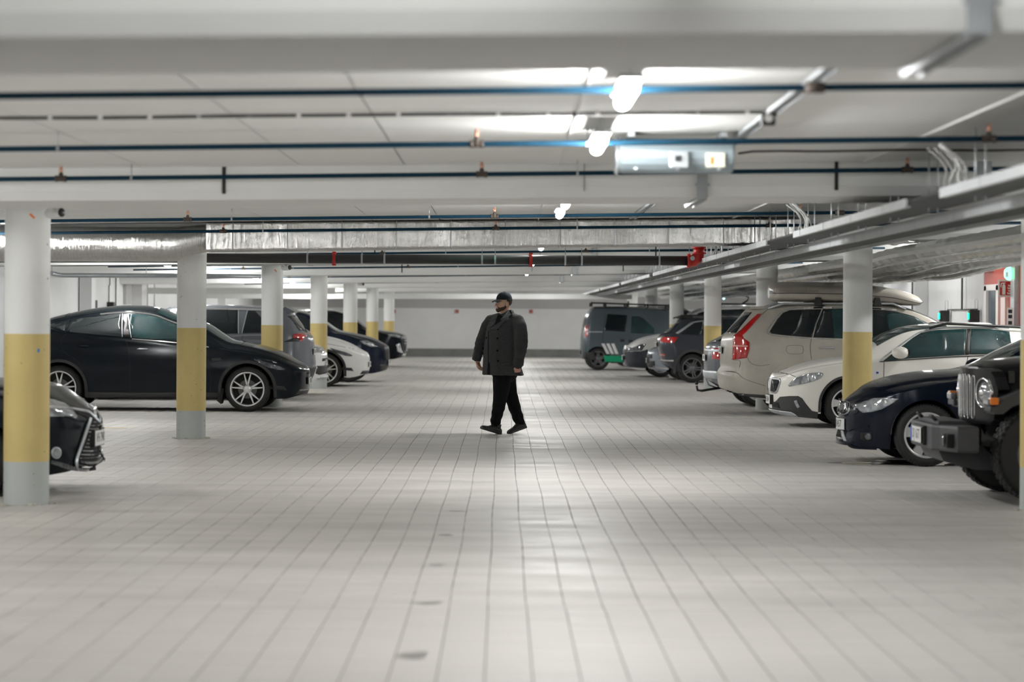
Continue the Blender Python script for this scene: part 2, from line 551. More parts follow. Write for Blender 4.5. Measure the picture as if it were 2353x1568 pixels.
# walls
wall_far = struct(MB().box(((X_L + X_R) / 2, Y_FAR + .1, 1.35), (X_R - X_L + .4, .2, 2.9)).build('wall_far', M_wall))
MB().box(((X_L + X_R) / 2, Y_FAR - .02, .15), (X_R - X_L, .05, .3)).build('baseboard_far', M_skirt, wall_far)
MB().box(((X_L + X_R) / 2, Y_FAR - .012, 2.05), (X_R - X_L, .03, .46)).build('grey_wall_band', M_wallgrey, wall_far)
for px, w in ((905, .13), (1050, .13), (1220, .13)):
    X, _, Z = P(px, 716, Y_FAR)
    MB().box((X, Y_FAR - .05, Z), (w, .06, .13)).build('wall_call_point', mat('faded_red', (.42, .12, .11), .6), wall_far)
wall_left = struct(MB().box((X_L - .1, (Y_BACK + Y_FAR) / 2, 1.35), (.2, Y_FAR - Y_BACK + .4, 2.9)).build('wall_left', M_wall))
wall_right = struct(MB().box((X_R + .1, (Y_BACK + Y_FAR) / 2, 1.4), (.2, Y_FAR - Y_BACK + .4, 3.0)).build('wall_right', M_wall))
wall_back = struct(MB().box(((X_L + X_R) / 2, Y_BACK - .1, 1.35), (X_R - X_L + .4, .2, 2.9)).build('wall_back', M_wall))
for Y in (46, 54, 61.5, 70, 80):
    MB().box((X_L + .13, Y, 1.3), (.26, .5, 2.6)).build('pilaster', M_wall, wall_left)
for Y in (57.4, 64, 72, 82):
    MB().box((X_R - .15, Y, 1.35), (.3, .9, 2.7)).build('pilaster', M_wall, wall_right)
# big exhaust duct across the far end of the left side and beams beyond
for (Y, z, h, X0, X1) in ((63.5, 2.17, .16, -9.3, -4.4), (75.0, 2.14, .16, -9.3, 4.0)):
    MB().box(((X0 + X1) / 2, Y, z), (X1 - X0, .3, h), slope=.004).build('ventilation_duct', M_white)['label'] = 'white boxed ventilation duct under the ceiling, ' + ('over the left bays' if X1 < 0 else 'across the far end')
    o = C.objects[-1]; o['category'] = 'duct'

# left wall fittings: chargers, conduits, meter panel
wl_items = [(206, 703, .16, .26), (247, 704, .14, .2)]
M_ledoff = mat('charger_face', (0.03, 0.05, 0.06), 0.3)
for q, (px, py, w, h) in enumerate(wl_items):
    Y = X_L * FOC / (px - CX); Z = P(px, py, Y)[2]
    r = empty('wall_charger', (X_L, Y, Z), 0, ['small black charging box on the left wall above the black hatchback, nearer one', 'small black charging box on the left wall above the black hatchback, farther one'][q], 'charger', 'charging boxes on the left wall')
    MB().box((.08, 0, 0), (.16, .24, h)).build('housing', M_black, r, bevel=.015)
    MB().box((.165, 0, 0), (.012, .05, h * .6)).build('status_light', M_ledoff, r)
    MB().tube([(.03, 0, h / 2), (.03, 0, .5), (.03, .12, .5), (.03, .12, 2.40 - Z)], .012, 8).build('conduit', M_cable, r)
Y = X_L * FOC / (288 - CX)
MB().box((X_L + .046, Y, P(288, 676, Y)[2]), (.08, .75, .5)).build('meter_panel', M_wallgrey)
tag(C.objects[-1], 'tall grey flat panel on the left wall between the first two columns', 'panel')
for q, px in enumerate((178, 263, 336, 352)):
    Y = X_L * FOC / (px - CX)
    MB().tube([(X_L + .03, Y, 1.5), (X_L + .03, Y, 2.45)], .014, 8).build('conduit', M_cable if q < 2 else M_gcable, wall_left)
# big grey cable trunk along the left wall top, with a bracket
o = MB().tube([P(117, 628, 45), P(140, 633, 46), P(480, 634, 46.2), P(600, 636, 46.4)], .045, 10).build('service_pipe', M_galv)
for X_ in (-8.6, -6.8, -5.2):
    MB().tube([(X_, 46.1, 2.27), (X_, 46.1, 2.5)], .006, 6).build('hanger', M_galv, o)
tag(o, 'thin grey service pipe running high across the left side, behind the first two columns', 'pipe')

# right wall: door in a red reveal, chargers, signs
Yd0, Yd1 = 46.2, 50.0
rw = MB().box((X_R - .02, (Yd0 + Yd1) / 2, 1.38), (.06, Yd1 - Yd0, 2.76)).build('red_wall_panel', M_redwall, wall_right)
door = struct(MB().box((X_R - .045, 48.95, 1.05), (.05, .98, 2.1)).build('door_1', mat('dark_door_glass', (0.05, 0.075, 0.11), 0.15)))
M_frame = mat('pale_door_frame', (0.80, 0.77, 0.74), 0.5)
for Y, w in ((48.35, .22), (49.55, .22)):
    MB().box((X_R - .07, Y, 1.1), (.1, w, 2.2)).build('door_frame', M_frame, door)
MB().box((X_R - .07, 48.95, 2.16), (.1, 1.42, .12)).build('door_frame', M_frame, door)
MB().box((X_R - .09, 48.55, 1.05), (.06, .03, .25)).build('door_handle', M_galv, door)
MB().box((X_R - .08, 46.75, 1.35), (.14, .34, 2.6)).build('grey_post', M_galv, wall_right)
MB().box((X_R - .075, 47.75, 1.0), (.1, .42, 1.9)).build('notice_board', mat('pinkish_board', (0.78, 0.66, 0.62), 0.5), wall_right)
# projecting fire extinguisher sign
Ys = 47.15
sx, _, sz = P(2313, 663, Ys)
r = empty('fire_extinguisher_sign', (sx, Ys, sz), 0, 'red and white fire extinguisher sign projecting from the right wall', 'sign')
S_ = .30
MB().box((0, .012, 0), (S_ + .03, .012, S_ + .03)).build('board', M_signwhite, r)
MB().box((0, .002, 0), (S_ - .03, .012, S_ - .03)).build('red_field', M_red, r)
ext = [(-.085, -.12), (-.025, -.12), (-.025, .045), (-.035, .07), (-.045, .08), (-.045, .095), (-.02, .10), (-.02, .112), (-.09, .112), (-.115, .09), (-.118, .02), (-.105, .02), (-.10, .085), (-.065, .095), (-.065, .08), (-.075, .07), (-.085, .045)]
MB().prism(ext, -.006, -.010).build('extinguisher_symbol', M_signwhite, r)
fl_ = MB()
for k, (dx, dz) in enumerate(((0.015, -.11), (0.03, -.06), (0.02, -.01), (0.03, .04))):
    f = [(dx, dz), (dx + .05, dz - .005), (dx + .085, dz + .03), (dx + .075, dz + .07), (dx + .055, dz + .035), (dx + .03, dz + .02), (dx - .005, dz + .035)]
    fl_.prism(f, -.006, -.010)
fl_.build('flame_symbol', M_signwhite, r)
# lit exit lamp
ex_, _, ez = P(2315, 629, 46.4)
r = empty('exit_lamp', (ex_, 46.4, ez), 0, 'glowing green and white emergency exit lamp above the extinguisher sign', 'lamp')
MB().box((.09, .02, .0), (.10, .12, .24)).build('housing', M_signwhite, r, bevel=.01)
MB().lathe([(0.001, 0), (.08, .0), (.125, .05), (.135, .1)], (-.05, 0, 0), 'x', 24).build('lit_lens', M_signgreen, r)
MB().box((-.04, -.14, -.02), (.05, .005, .10)).build('arrow_mark', M_signwhite, r)
# red alarm bell
bx, _, bz = P(2266, 615, 50.3)
r = empty('alarm_bell', (bx + .1, 50.3, bz), 0, 'round red alarm bell high on the right wall beside the red door surround', 'alarm')
MB().lathe([(0, -.16), (.06, -.16), (.085, -.12), (.09, 0), (.09, .02)], (0, 0, 0), 'x', 20).build('bell', M_red, r)
MB().lathe([(0, .02), (.06, .02), (.06, .12), (0, .12)], (0, 0, 0), 'x', 20).build('base', M_red, r)
# extinguisher on the wall with red/green notices
r = empty('fire_extinguisher', P(2325, 778, 46.5), 0, 'red fire extinguisher hanging on the wall below the projecting sign', 'extinguisher')
MB().lathe([(0, -.16), (.07, -.16), (.075, -.13), (.075, .10), (.05, .15), (.02, .17), (.02, .2), (0, .2)], (0, 0, 0), 'z', 18).build('cylinder', M_red, r)
MB().box((0, -.02, .22), (.10, .03, .03)).build('valve_handle', M_black, r)
MB().tube([(.03, -.03, .19), (.09, -.05, .1), (.085, -.06, -.05)], .012, 8).build('hose', M_black, r)
MB().box((-.01, -.075, -.07), (.07, .01, .1)).build('instruction_label', mat('green_sticker', (0.05, .3, .1), .5), r)
r = empty('instruction_poster', P(2321, 735, 46.5), 0, 'narrow black and white instruction poster above the fire extinguisher', 'poster')
MB().box((0, 0, 0), (.12, .01, .46)).build('sheet', M_signwhite, r)
for k, z in enumerate((.16, .06, -.06, -.14, -.19)):
    MB().box((0, -.008, z), (.075, .006, .07 if k < 3 else .02)).build('printed_block', M_black, r)
# chargers on the right wall
for q, px in enumerate((2170, 2238)):
    Y = (X_R - .15) * FOC / (px - CX); X, _, Z = P(px, 727, Y)
    r = empty('wall_charger', (X_R, Y, Z), 0, ['black charging box with green light on the right wall, farther of the pair', 'black charging box with green light on the right wall, nearer the door'][q], 'charger', 'charging boxes on the right wall')
    MB().box((-.15, 0, 0), (.22, .16, .26)).build('housing', M_black, r, bevel=.02)
    MB().box((-.268, 0, 0), (.02, .10, .13)).build('status_light', M_greenled, r)
    MB().tube([(-.13, 0, .13), (-.13, 0, .34), (-.10, 0, .36), (-.07, 0, .34), (-.07, 0, .13)], .006, 6).build('cable_hook', M_galv, r)
Ya = (X_R - .15) * FOC / (2170 - CX); Yb = (X_R - .15) * FOC / (2238 - CX)
zc = P(2200, 712, 53)[2]
o = MB().tube([(X_R - .08, Ya, zc), (X_R - .08, Yb, zc)], .014, 8)
o.tube([(X_R - .08, (Ya + Yb) / 2, zc), (X_R - .08, (Ya + Yb) / 2, 2.72)], .02, 8)
o.build('conduit', M_cable, wall_right)
MB().tube([(X_R - .33, 57.1, 1.3), (X_R - .33, 57.1, 2.7)], .018, 8).build('conduit', M_cable, wall_right)

# ---------------------------------------------------------------- columns
M_speck = mat('chipped_speck', (0.12, 0.10, 0.08), 0.9)
col_mb = {}
def make_column(X, Y, label, specks=0, seed=1, grp='round columns along both sides of the lane'):
    r = empty('column', (X, Y, 0), 0, label, 'column', grp)
    R_ = .178
    zt = ceil_z(X) + .05
    MB().lathe([(R_, 1.34), (R_, zt)], n=48).build('shaft', M_white, r)
    MB().lathe([(R_ + .001, .34), (R_ + .001, 1.345)], n=48).build('yellow_band', M_yellow, r)
    MB().lathe([(R_, 0), (R_, .345)], n=48).build('base', M_greybase, r)
    rnd = random.Random(seed)
    mbk = MB()
    if specks:
        for _ in range(specks):
            a = rnd.uniform(PI * 1.02, PI * 1.98); z = rnd.choice([rnd.uniform(.1, 1.0), rnd.uniform(.1, 2.2)]); s = rnd.uniform(.0025, .0055)
            mbk.ball((math.cos(a) * R_, math.sin(a) * R_, z), s, 6, 4)
        mbk.build('chip_marks', M_speck, r)['kind'] = 'stuff'
    # crumbs of mortar round the foot
    g = MB()
    for _ in range(70 if Y < 32 else 0):
        a = rnd.uniform(0, 2 * PI); d = R_ + rnd.uniform(0.0, .05); s = rnd.uniform(.006, .017)
        g.ball((math.cos(a) * d, math.sin(a) * d, s * .4), (s, s * .8, s * .6), 6, 4)
    if g.v:
        g.build('mortar_crumbs', mat('mortar_crumb', (0.55, 0.53, 0.46), .9, var=.3, vscale=30), r)['kind'] = 'stuff'
    return r
left_cols = [(62.6, 19.12), (440.4, 29.5), (625.4, 39.83), (732.6, 50.3), (805, 60.7), (855.5, 71.1), (894, 81.6)]
lab_l = ['nearest column on the left, yellow banded, in front of the black hatchback front', 'second column on the left, in front of the black car with silver wheels',
         'third column on the left, in front of the grey SUV rear door', 'fourth column on the left, between the grey SUV tail and the white car',
         'fifth column on the left, above the dark blue bonnet', 'sixth column on the left, rising before the black SUV', 'farthest column on the left, near the back wall']
for q, (px, Y) in enumerate(left_cols):
    X = (px - CX) * Y / FOC
    c = make_column(X, Y, lab_l[q], specks=(14, 46, 10, 0, 0, 0, 0)[q], seed=q + 3)
    if q in (0, 2):   # orange tape marks
        an = -PI / 2 + .38
        mw = Matrix.Translation((math.cos(an) * .181, math.sin(an) * .181, 2.27 if q == 0 else 2.24)) @ Matrix.Rotation(an + PI / 2, 4, 'Z') @ Matrix.Rotation(.75, 4, 'Y')
        MB().box((0, 0, 0), (.05, .004, .017)).build('tape_mark', M_orange, c, xf=mw)
    if q == 0:
        MB().box((.115, -.140, 1.215), (.022, .004, .028)).build('blue_mark', mat('blue_tape', (.03, .2, .5), .5), c)
right_cols = [(4.27, 19.08), (4.345, 29.6), (4.36, 39.9), (4.37, 50.3), (4.37, 60.75), (4.37, 71.1), (4.37, 81.5)]
lab_r = ['nearest column on the right, cut by the picture edge beside the black off-roader', 'second column on the right, yellow banded, in front of the white hatchback',
         'third column on the right, plain part seen above the beige estate roof', 'fourth column on the right, beside the grey crossover',
         'fifth column on the right, between the van and the crossover', 'sixth column on the right, top seen above the dark van', 'farthest column on the right, top seen above the van roof rack']
for q, (X, Y) in enumerate(right_cols):
    make_column(X, Y, lab_r[q], specks=(0, 8, 0, 0, 0, 0, 0)[q], seed=q + 23)

# ---------------------------------------------------------------- lamps
def make_lamp(label):
    r = empty('ceiling_lamp', (0, 0, 0), 0, label, 'lamp')
    Lh = .43
    sec = [(-.022, .006), (-.032, -.008), (-.035, -.025), (-.030, -.045), (-.016, -.056), (0, -.060), (.016, -.056), (.030, -.045), (.035, -.025), (.032, -.008), (.022, .006)]
    rows = []
    for y, k in ((-Lh, .35), (-Lh + .02, .8), (-Lh + .06, 1), (Lh - .06, 1), (Lh - .02, .8), (Lh, .35)):
        rows.append([(a * (0.6 + .4 * k), y, b * k) for a, b in sec])
    MB().grid(rows).build('diffuser', M_tube, r)
    MB().box((0, 0, .016), (.10, .88, .02)).build('housing', M_lampbody, r, bevel=.006)
    for y in (-.34, .34):
        MB().tube([(0, y, .02), (0, y, .10)], .004, 6).build('hanger', M_galv, r)
    return r
lamp_spots = []
for k in range(-1, 8):
    for off in (10.85, 13.95):
        Y = off + 10.4 * k
        if k == 1 and off > 12: Y = 23.3
        if k == -1: Y = 2.4 if off < 12 else 5.7
        if Y < Y_FAR - 2 and Y > -3:
            lamp_spots.append((.55, Y, 'c'))
for j in range(17):
    Y = 1.5 + 5.2 * j
    lamp_spots.append((-6.0, Y, 'l')); lamp_spots.append((7.4, Y, 'r'))
lamp0 = None
cnt = {'c': 0, 'l': 0, 'r': 0}
ordn = ['nearest', 'second nearest', 'third', 'fourth', 'fifth', 'sixth', 'seventh', 'eighth', 'ninth', 'tenth', 'eleventh', 'twelfth', 'thirteenth', 'fourteenth', 'fifteenth', 'sixteenth', 'seventeenth']
for X, Y, s in lamp_spots:
    vis = Y > 9
    where_ = {'c': 'over the lane', 'l': 'over the left bays', 'r': 'over the right bays'}[s]
    lb = '%s lit tube lamp %s, counted from the front' % (ordn[cnt[s]], where_)
    if not vis: lb = 'lit tube lamp behind the viewpoint, %s, %s' % (where_, 'nearer' if Y > 3 else 'farther back'); lb += ' pair' if s == 'c' and 3 < Y < 6 else ''
    if lamp0 is None:
        o = lamp0 = make_lamp(lb)
    else:
        o = copy_tree(lamp0); o['label'] = lb
    if vis: cnt[s] += 1
    o['group'] = {'c': 'tube lamps over the lane', 'l': 'tube lamps over the left bays', 'r': 'tube lamps over the right bays'}[s]
    o.location = (X, Y, ceil_z(X) - .098)

# ---------------------------------------------------------------- blue sprinkler pipes
def sprinkler(parent, X, Y, Z, s=0.68):
    f = MB().cyl((X, Y, Z), .030 * s, .10 * s, 'x', 14)
    f.cyl((X - .045 * s, Y, Z), .034 * s, .02, 'x', 14); f.cyl((X + .045 * s, Y, Z), .034 * s, .02, 'x', 14)
    f.lathe([(.016, 0), (.018, .02), (.013, .03), (.009, .035)], (X, Y, Z + .01), 'z', 12)
    fo = f.build('tee_fitting', M_fitting, parent)
    h = MB().cyl((X, Y, Z + .055), .009, .05, 'z', 8).cyl((X, Y, Z + .085), .014, .005, 'z', 12)
    h.tube([(X - .012, Y, Z + .045), (X - .014, Y, Z + .065), (X, Y, Z + .085)], .003, 6).tube([(X + .012, Y, Z + .045), (X + .014, Y, Z + .065), (X, Y, Z + .085)], .003, 6)
    h.build('sprinkler_head', M_copper, fo)
pipe_rows = []
ptab = {0: (10.9, [], [(1868, 1.0)]), 1: (14.27, [1093, 2270], []), 2: (17.28, [138, 1105, 2083], []),
        3: (24.3, [430, 1135, 1838], [(1928, 1.0)]), 4: (27.3, [512, 1138, 1767], [])}
hang = {0: [], 1: [131, 1348], 2: [300, 1325], 3: [531, 985], 4: [603, 1325]}
dz0 = {0: -.002, 1: 0.0, 2: 0.0, 3: -.008, 4: -.02}
plab = ['nearest blue sprinkler pipe crossing the ceiling', 'second nearest blue sprinkler pipe, crossing under the jet fan', 'third blue sprinkler pipe, close before the second beam', 'blue sprinkler pipe just above the foil duct', 'blue sprinkler pipe running across the middle of the foil duct']
def blue_pipe(Y, xs, hs, label, x0=X_L + .1, x1=8.6, dz=0.0, fits=()):
    r = empty('sprinkler_pipe', (0, Y, pipe_z(0) + dz), 0, label, 'pipe', 'blue sprinkler pipes across the ceiling')
    z = lambda X: .0165 * X
    MB().tube([(x0, 0, z(x0)), (x1, 0, z(x1))], .0165, 12).build('pipe', M_bluepipe, r)
    for px in xs:
        X = (px - CX) * Y / FOC
        sprinkler(r, X, 0, z(X))
    for px, _ in fits:
        X = (px - CX) * Y / FOC
        MB().cyl((X, 0, z(X)), .026, .09, 'x', 12).build('coupling', M_fitting, r)
    for px in hs:
        X = (px - CX) * Y / FOC
        m = MB().tube([(X, 0, z(X) + .015), (X, 0, ceil_z(X) - (pipe_z(0) + dz) + .0)], .004, 6)
        m.lathe([(.019, -.008), (.019, .008)], (X, 0, z(X)), 'x', 12)
        m.build('hanger', M_galv, r)
    return r
for k in range(5):
    Y, xs, fits = ptab[k]
    blue_pipe(Y, xs, hang[k], plab[k], dz=dz0[k], fits=fits)
nfar = 0
farn = ['first', 'second', 'third', 'fourth', 'fifth', 'sixth', 'seventh', 'eighth', 'ninth', 'tenth', 'eleventh', 'twelfth', 'thirteenth', 'fourteenth', 'fifteenth']
for k in range(2, 7):
    for off in (10.9, 14.1, 17.2):
        Y = off + 10.4 * k
        if Y > Y_FAR - 2: continue
        Xs = [-5.2, -1.9, 1.3, 4.4] if off != 14.1 else [-3.6, 0.0, 3.2]
        x0 = {34.9: -7.5, 38.0: -7.5}.get(round(Y, 1), X_L + 2.0)
        blue_pipe(Y, [CX + X * FOC / Y for X in Xs], [CX + (X + 1.0) * FOC / Y for X in Xs], farn[nfar] + ' blue sprinkler pipe counted beyond the foil duct', x0=x0, x1=6.0)
        nfar += 1

# black cable with white clips on the ceiling, ending at a camera box
Yc = 13.1
r = empty('ceiling_cable', (0, Yc, ceil_z(0) - .012), 0, 'black cable clipped along the ceiling between the first two blue pipes', 'cable')
pts = []
xe = (1752 - CX) * Yc / FOC
for k in range(61):
    X = -3.2 + (xe + 3.2) * k / 60
    pts.append((X, .02 * math.sin(X * 2.1) + .012 * math.sin(X * 5.3), .0145 * X - .002))
MB().tube(pts, .009, 8).build('sheath', M_cable, r)
for k in range(17):
    X = -3.0 + k * .27
    if X < xe: MB().box((X, .02 * math.sin(X * 2.1), .0145 * X), (.022, .03, .026)).build('clip', M_wcable, r)
Yc = 16.0
r = empty('ceiling_cable', (0, Yc, ceil_z(0) - .012), 0, 'black cable sagging along the ceiling to the right of the jet fan', 'cable')
pts = [P(1696, 353, Yc), P(1730, 348, Yc)] + [P(1800 + 60 * k, 347 - k * .3 + math.sin(k) * 1.2, Yc) for k in range(11)]
MB().tube([(p[0], 0, p[2] - (ceil_z(0) - .012)) for p in pts], .008, 8).build('sheath', M_cable, r)

# narrow perforated cable ladder running along the ceiling and under the beams at X = 1.45
XT = 1.45
r = empty('cable_ladder', (XT, 0, 0), 0, 'narrow galvanised cable strip running lengthwise along ceiling and beams, right of centre', 'cable tray')
segs = []
for k in range(0, 6):
    yr = beam_rear[k + 1]; yf = yr - 1.2
    zc_, zb_ = ceil_z(XT) - .02, beam_z(XT) - .015
    y_prev = beam_rear[k] + .02
    if k == 2:
        segs.append(((y_prev, zc_), (27.15, zc_))); continue
    segs.append(((y_prev, zc_), (yf - .02, zc_))); segs.append(((yf - .02, zc_), (yf - .02, zb_))); segs.append(((yf - .02, zb_), (yr + .02, zb_))); segs.append(((yr + .02, zb_), (yr + .02, zc_)))
for k, ((ya, za), (yb, zb2)) in enumerate(segs):
    vert = abs(ya - yb) < 1e-3
    mbk = MB()
    if vert:
        mbk.box((0, ya, (za + zb2) / 2), (.075, .02, abs(za - zb2)))
        mbk.box((0, ya - .012, (za + zb2) / 2 - .02), (.105, .012, .02))
        mbk.build('drop_cover', M_galv, r)
    else:
        for dx in (-.03, .03):
            mbk.box((dx, (ya + yb) / 2, za), (.008, yb - ya, .025))
        n = int((yb - ya) / .1)
        for j in range(n):
            mbk.box((0, ya + (j + .5) * (yb - ya) / n, za), (.055, .05, .006))
        mbk.build('perforated_strip', M_galv, r)

def camera_box(loc, label):
    r = empty('sensor_box', loc, 0, label, 'sensor')
    MB().box((0, 0, -.03), (.075, .07, .075)).build('housing', M_black, r, bevel=.008)
    MB().lathe([(.0, -.036), (.012, -.037), (.022, -.036), (.024, -.034)], (0, 0, -.03), 'y', 16).build('lens', M_signwhite, r)
    return r
camera_box((*P(1765, 268, 13.1)[:2], ceil_z(1.4) - .02), 'small black box with round lens on the ceiling at the end of the clipped cable')
camera_box((*P(1512, 470, 20.4)[:2], ceil_z(1.4) - .04), 'small black box on the ceiling behind the second beam')

# longitudinal light conduits on the ceiling (X .40 and the white strip at right)
for X, w, lb in ((.40, .010, 'thin pale conduit running along the ceiling just left of the lamps'), (2.62, .014, 'thin white conduit running along the ceiling at right')):
    o = MB()
    for k in range(0, 5):
        o.box((X, (beam_rear[k] + beam_rear[k + 1] - 1.2) / 2, ceil_z(X) - .008), (w, beam_rear[k + 1] - 1.2 - beam_rear[k], .014))
    tag(o.build('ceiling_conduit', M_wcable), lb, 'conduit')['kind'] = 'thing'

# ---------------------------------------------------------------- jet fan
Yf = 14.75
xl, xr = (1424 - CX) * 14.5 / FOC, (1690 - CX) * 14.5 / FOC
zc_ = 2.49
r = empty('jet_fan', ((xl + xr) / 2, Yf, zc_), 0, 'blue-grey steel jet fan hanging under the ceiling right of the lit lamps', 'fan')
hw = (xr - xl) / 2
oct_ = [(.15 * math.cos(a), .115 * math.sin(a)) for a in [PI / 8 + k * PI / 4 for k in range(8)]]
oct_ = chaikin([(y * 1.25, z) for y, z in oct_], 1)
MB().prism([(y, z) for y, z in oct_], -hw, hw, axis='x', bevel=.012).build('casing', M_fan, r, bevel=.004)
MB().lathe([(.11, 0), (.125, -.012), (.11, -.025), (.09, -.012)], (-hw, 0, 0), 'x', 28).build('nozzle_ring', M_galv, r)
MB().box((hw * .02 + .0, -.185, -.035), (.115, .05, .10)).build('junction_box', M_galv, r, bevel=.008)
MB().box((.0, -.215, -.03), (.035, .012, .035)).build('box_cover', M_black, r)
MB().box((.225, -.187, -.035), (.115, .006, .085)).build('rating_label', M_cream, r)
MB().box((.205, -.192, -.04), (.018, .004, .045)).build('orange_mark', M_orange, r)
for dx in (-.25, .0, .25):
    MB().box((dx, -.15, -.088), (.02, .03, .012)).build('bolt', M_galv, r)
for dx in (-.28, .28):
    MB().box((dx, 0, .12), (.04, .32, .03)).build('bracket', M_galv, r)
    MB().tube([(dx, .12, .1), (dx, .12, .2)], .006, 6).build('bracket', M_galv, r)

# ---------------------------------------------------------------- foil wrapped duct across, before the third beam
r = empty('foil_duct', (0, 27.70, 0), 0, 'large foil-wrapped ventilation duct crossing the ceiling behind the second beam', 'duct')
def rrect(w, h, rad, n=5):
    out = []
    for cx_, cy_, a0 in ((w / 2 - rad, h / 2 - rad, 0), (-w / 2 + rad, h / 2 - rad, PI / 2), (-w / 2 + rad, -h / 2 + rad, PI), (w / 2 - rad, -h / 2 + rad, 1.5 * PI)):
        for k in range(n + 1):
            a = a0 + PI / 2 * k / n
            out.append((cx_ + rad * math.cos(a), cy_ + rad * math.sin(a)))
    return out
def duct_ring(X, yc, zc_, w, h, rad, wob=0.0):
    return [(X, yc + a + wob * random.uniform(-1, 1), zc_ + b + wob * random.uniform(-1, 1)) for a, b in rrect(w, h, rad)]
Xa, Xb = (472 - CX) * 27.5 / FOC, (1835 - CX) * 27.5 / FOC
rows = []
k = 0
X = Xa
while X < Xb + .01:
    zt_, zb_ = 2.606 + .0145 * X, 2.290 + .0185 * X
    dd = random.uniform(-.005, .004)
    rows.append(duct_ring(X, .05, (zt_ + zb_) / 2, .46 + dd, zt_ - zb_ + dd * .5, .03, .0012))
    X += random.choice((.012, .03, .05, .07))
MB().grid(rows, close=True, smooth=False).build('flat_section', M_foilx, r)
rows = []
path = []
for k in range(34):
    t = k / 33
    X = -9.3 + (Xa - .42 + 9.3) * t
    path.append((X, 2.325 + .004 * X, .20))
for k in range(1, 8):
    t = k / 7; sm = t * t * (3 - 2 * t)
    X = Xa - .42 + .46 * t
    path.append((X, (2.325 + .004 * X) * (1 - sm) + (2.437 + .015 * X) * sm, .20 * (1 - sm) + .155 * sm))
for X, z, R_ in path:
    rows.append([(X, .05 + R_ * 1.1 * math.cos(a) + random.uniform(-.003, .003), z + R_ * math.sin(a) + random.uniform(-.003, .003)) for a in [2 * PI * q / 28 for q in range(28)]])
MB().grid(rows, close=True).build('round_section', M_foilx, r)
for X in [Xa + .3 + q * .62 for q in range(10)]:
    if X < Xb:
        zt_, zb_ = 2.606 + .0145 * X, 2.290 + .0185 * X
        MB().grid([duct_ring(X, .05, (zt_ + zb_) / 2, .470, zt_ - zb_ + .004, .03), duct_ring(X + .012, .05, (zt_ + zb_) / 2, .470, zt_ - zb_ + .004, .03)], close=True, smooth=False).build('seam_strap', M_galv, r)

# dark drain pipe with red couplings and hangers
Yp = 31.0
r = empty('drain_pipe', (0, Yp, 0), 0, 'thick dark pipe running across behind the foil duct', 'pipe')
z0 = P(1155, 597, Yp)[2]
xb = (1580 - CX) * Yp / FOC
MB().tube([(X_L, 0, z0 - .03), (-3.8, 0, z0 - .003), (xb, 0, z0)], .062, 18).build('pipe', M_darkpipe, r)
for px in (767, 1219):
    X = (px - CX) * Yp / FOC
    m = MB().lathe([(.068, -.02), (.076, -.018), (.076, .018), (.068, .02)], (X, 0, z0), 'x', 20)
    m.box((X, 0, z0 + .075), (.05, .04, .03)); m.box((X, 0, z0 - .075), (.05, .04, .03))
    m.build('red_coupling', M_red, r)
for px in (706, 831, 883, 1107, 1137, 1298, 1336, 1514):
    X = (px - CX) * Yp / FOC
    m = MB().tube([(X, 0, z0 + .05), (X, 0, ceil_z(X))], .005, 6)
    m.lathe([(.068, -.012), (.068, .012)], (X, 0, z0), 'x', 20)
    m.build('hanger', M_galv, r)
# red grooved elbow at its right end
rv = empty('red_valve', (xb + .03, Yp, z0), 0, 'red grooved pipe elbow at the right end of the dark pipe', 'valve')
MB().tube([(-.03, 0, 0), (.04, 0, .0), (.10, 0, .05), (.115, 0, .12), (.115, 0, .17)], [.078, .078, .074, .07, .07], 16).build('elbow', M_red, rv)
for z in (.10, .17):
    MB().cyl((.115, 0, z), .09, .02, 'z', 18).build('flange', M_red, rv)
MB().lathe([(.078, -.02), (.092, -.02), (.092, .02), (.078, .02)], (-.02, 0, 0), 'x', 20).build('flange', M_red, rv)
MB().cyl((.02, -.09, .03), .03, .05, 'y', 12).build('gauge', M_galv, rv)

# ---------------------------------------------------------------- big cable tray at right
r = empty('cable_tray', (0, 0, 0), 0, 'wide grey steel cable tray running lengthwise below the right beams', 'cable tray')
ZT = 2.238; XA, XB = 2.55, 2.97
def rail(x, y0, y1, dz=0.0, h=.055):
    m = MB().box((x, (y0 + y1) / 2, ZT + dz), (.016, y1 - y0, h)).box((x + .012, (y0 + y1) / 2, ZT + dz - h / 2 + .003), (.034, y1 - y0, .005))
    y = y0 + .9
    while y < y1 - .3:
        m.box((x, y, ZT + dz), (.022, .012, h + .004)); y += 1.5
    return m.build('side_rail', M_traymetal, r)
for a, b in ((9.0, 14.1), (15.3, 21.2), (23.4, 31.0), (32.2, 41.0), (42.0, 52.0), (53.0, 63.0), (64, 78)):
    rail(XA, a, b)
XB = 2.97; XC = 3.55
for a, b in ((9.0, 21.0), (21.0, 33.0), (33, 45), (45, 57), (57, 78)):
    rail(XB, a, b - .02, -.045, .075); rail(XC, a, b - .02, -.02, .04)
for a in np.arange(9.0, 78, 3.0):
    MB().box(((XA + XB) / 2, a + 1.5, ZT + .012), (XB - XA - .03, 2.98, .004)).build('tray_floor', M_trayshaded, r)
    MB().box(((XB + XC) / 2, a + 1.5, ZT - .012), (XC - XB - .03, 2.98, .004)).build('tray_floor', M_trayshaded, r)
for a in np.arange(9.8, 60, 1.6):
    MB().tube([(XB - .06, a, ZT - .02), (XB - .06, a, ceil_z(3))], .006, 6).tube([(XB - .12, a, ZT - .02), (XB - .12, a, ceil_z(3))], .006, 6).build('hanger', M_galv, r)
rnd = random.Random(4)
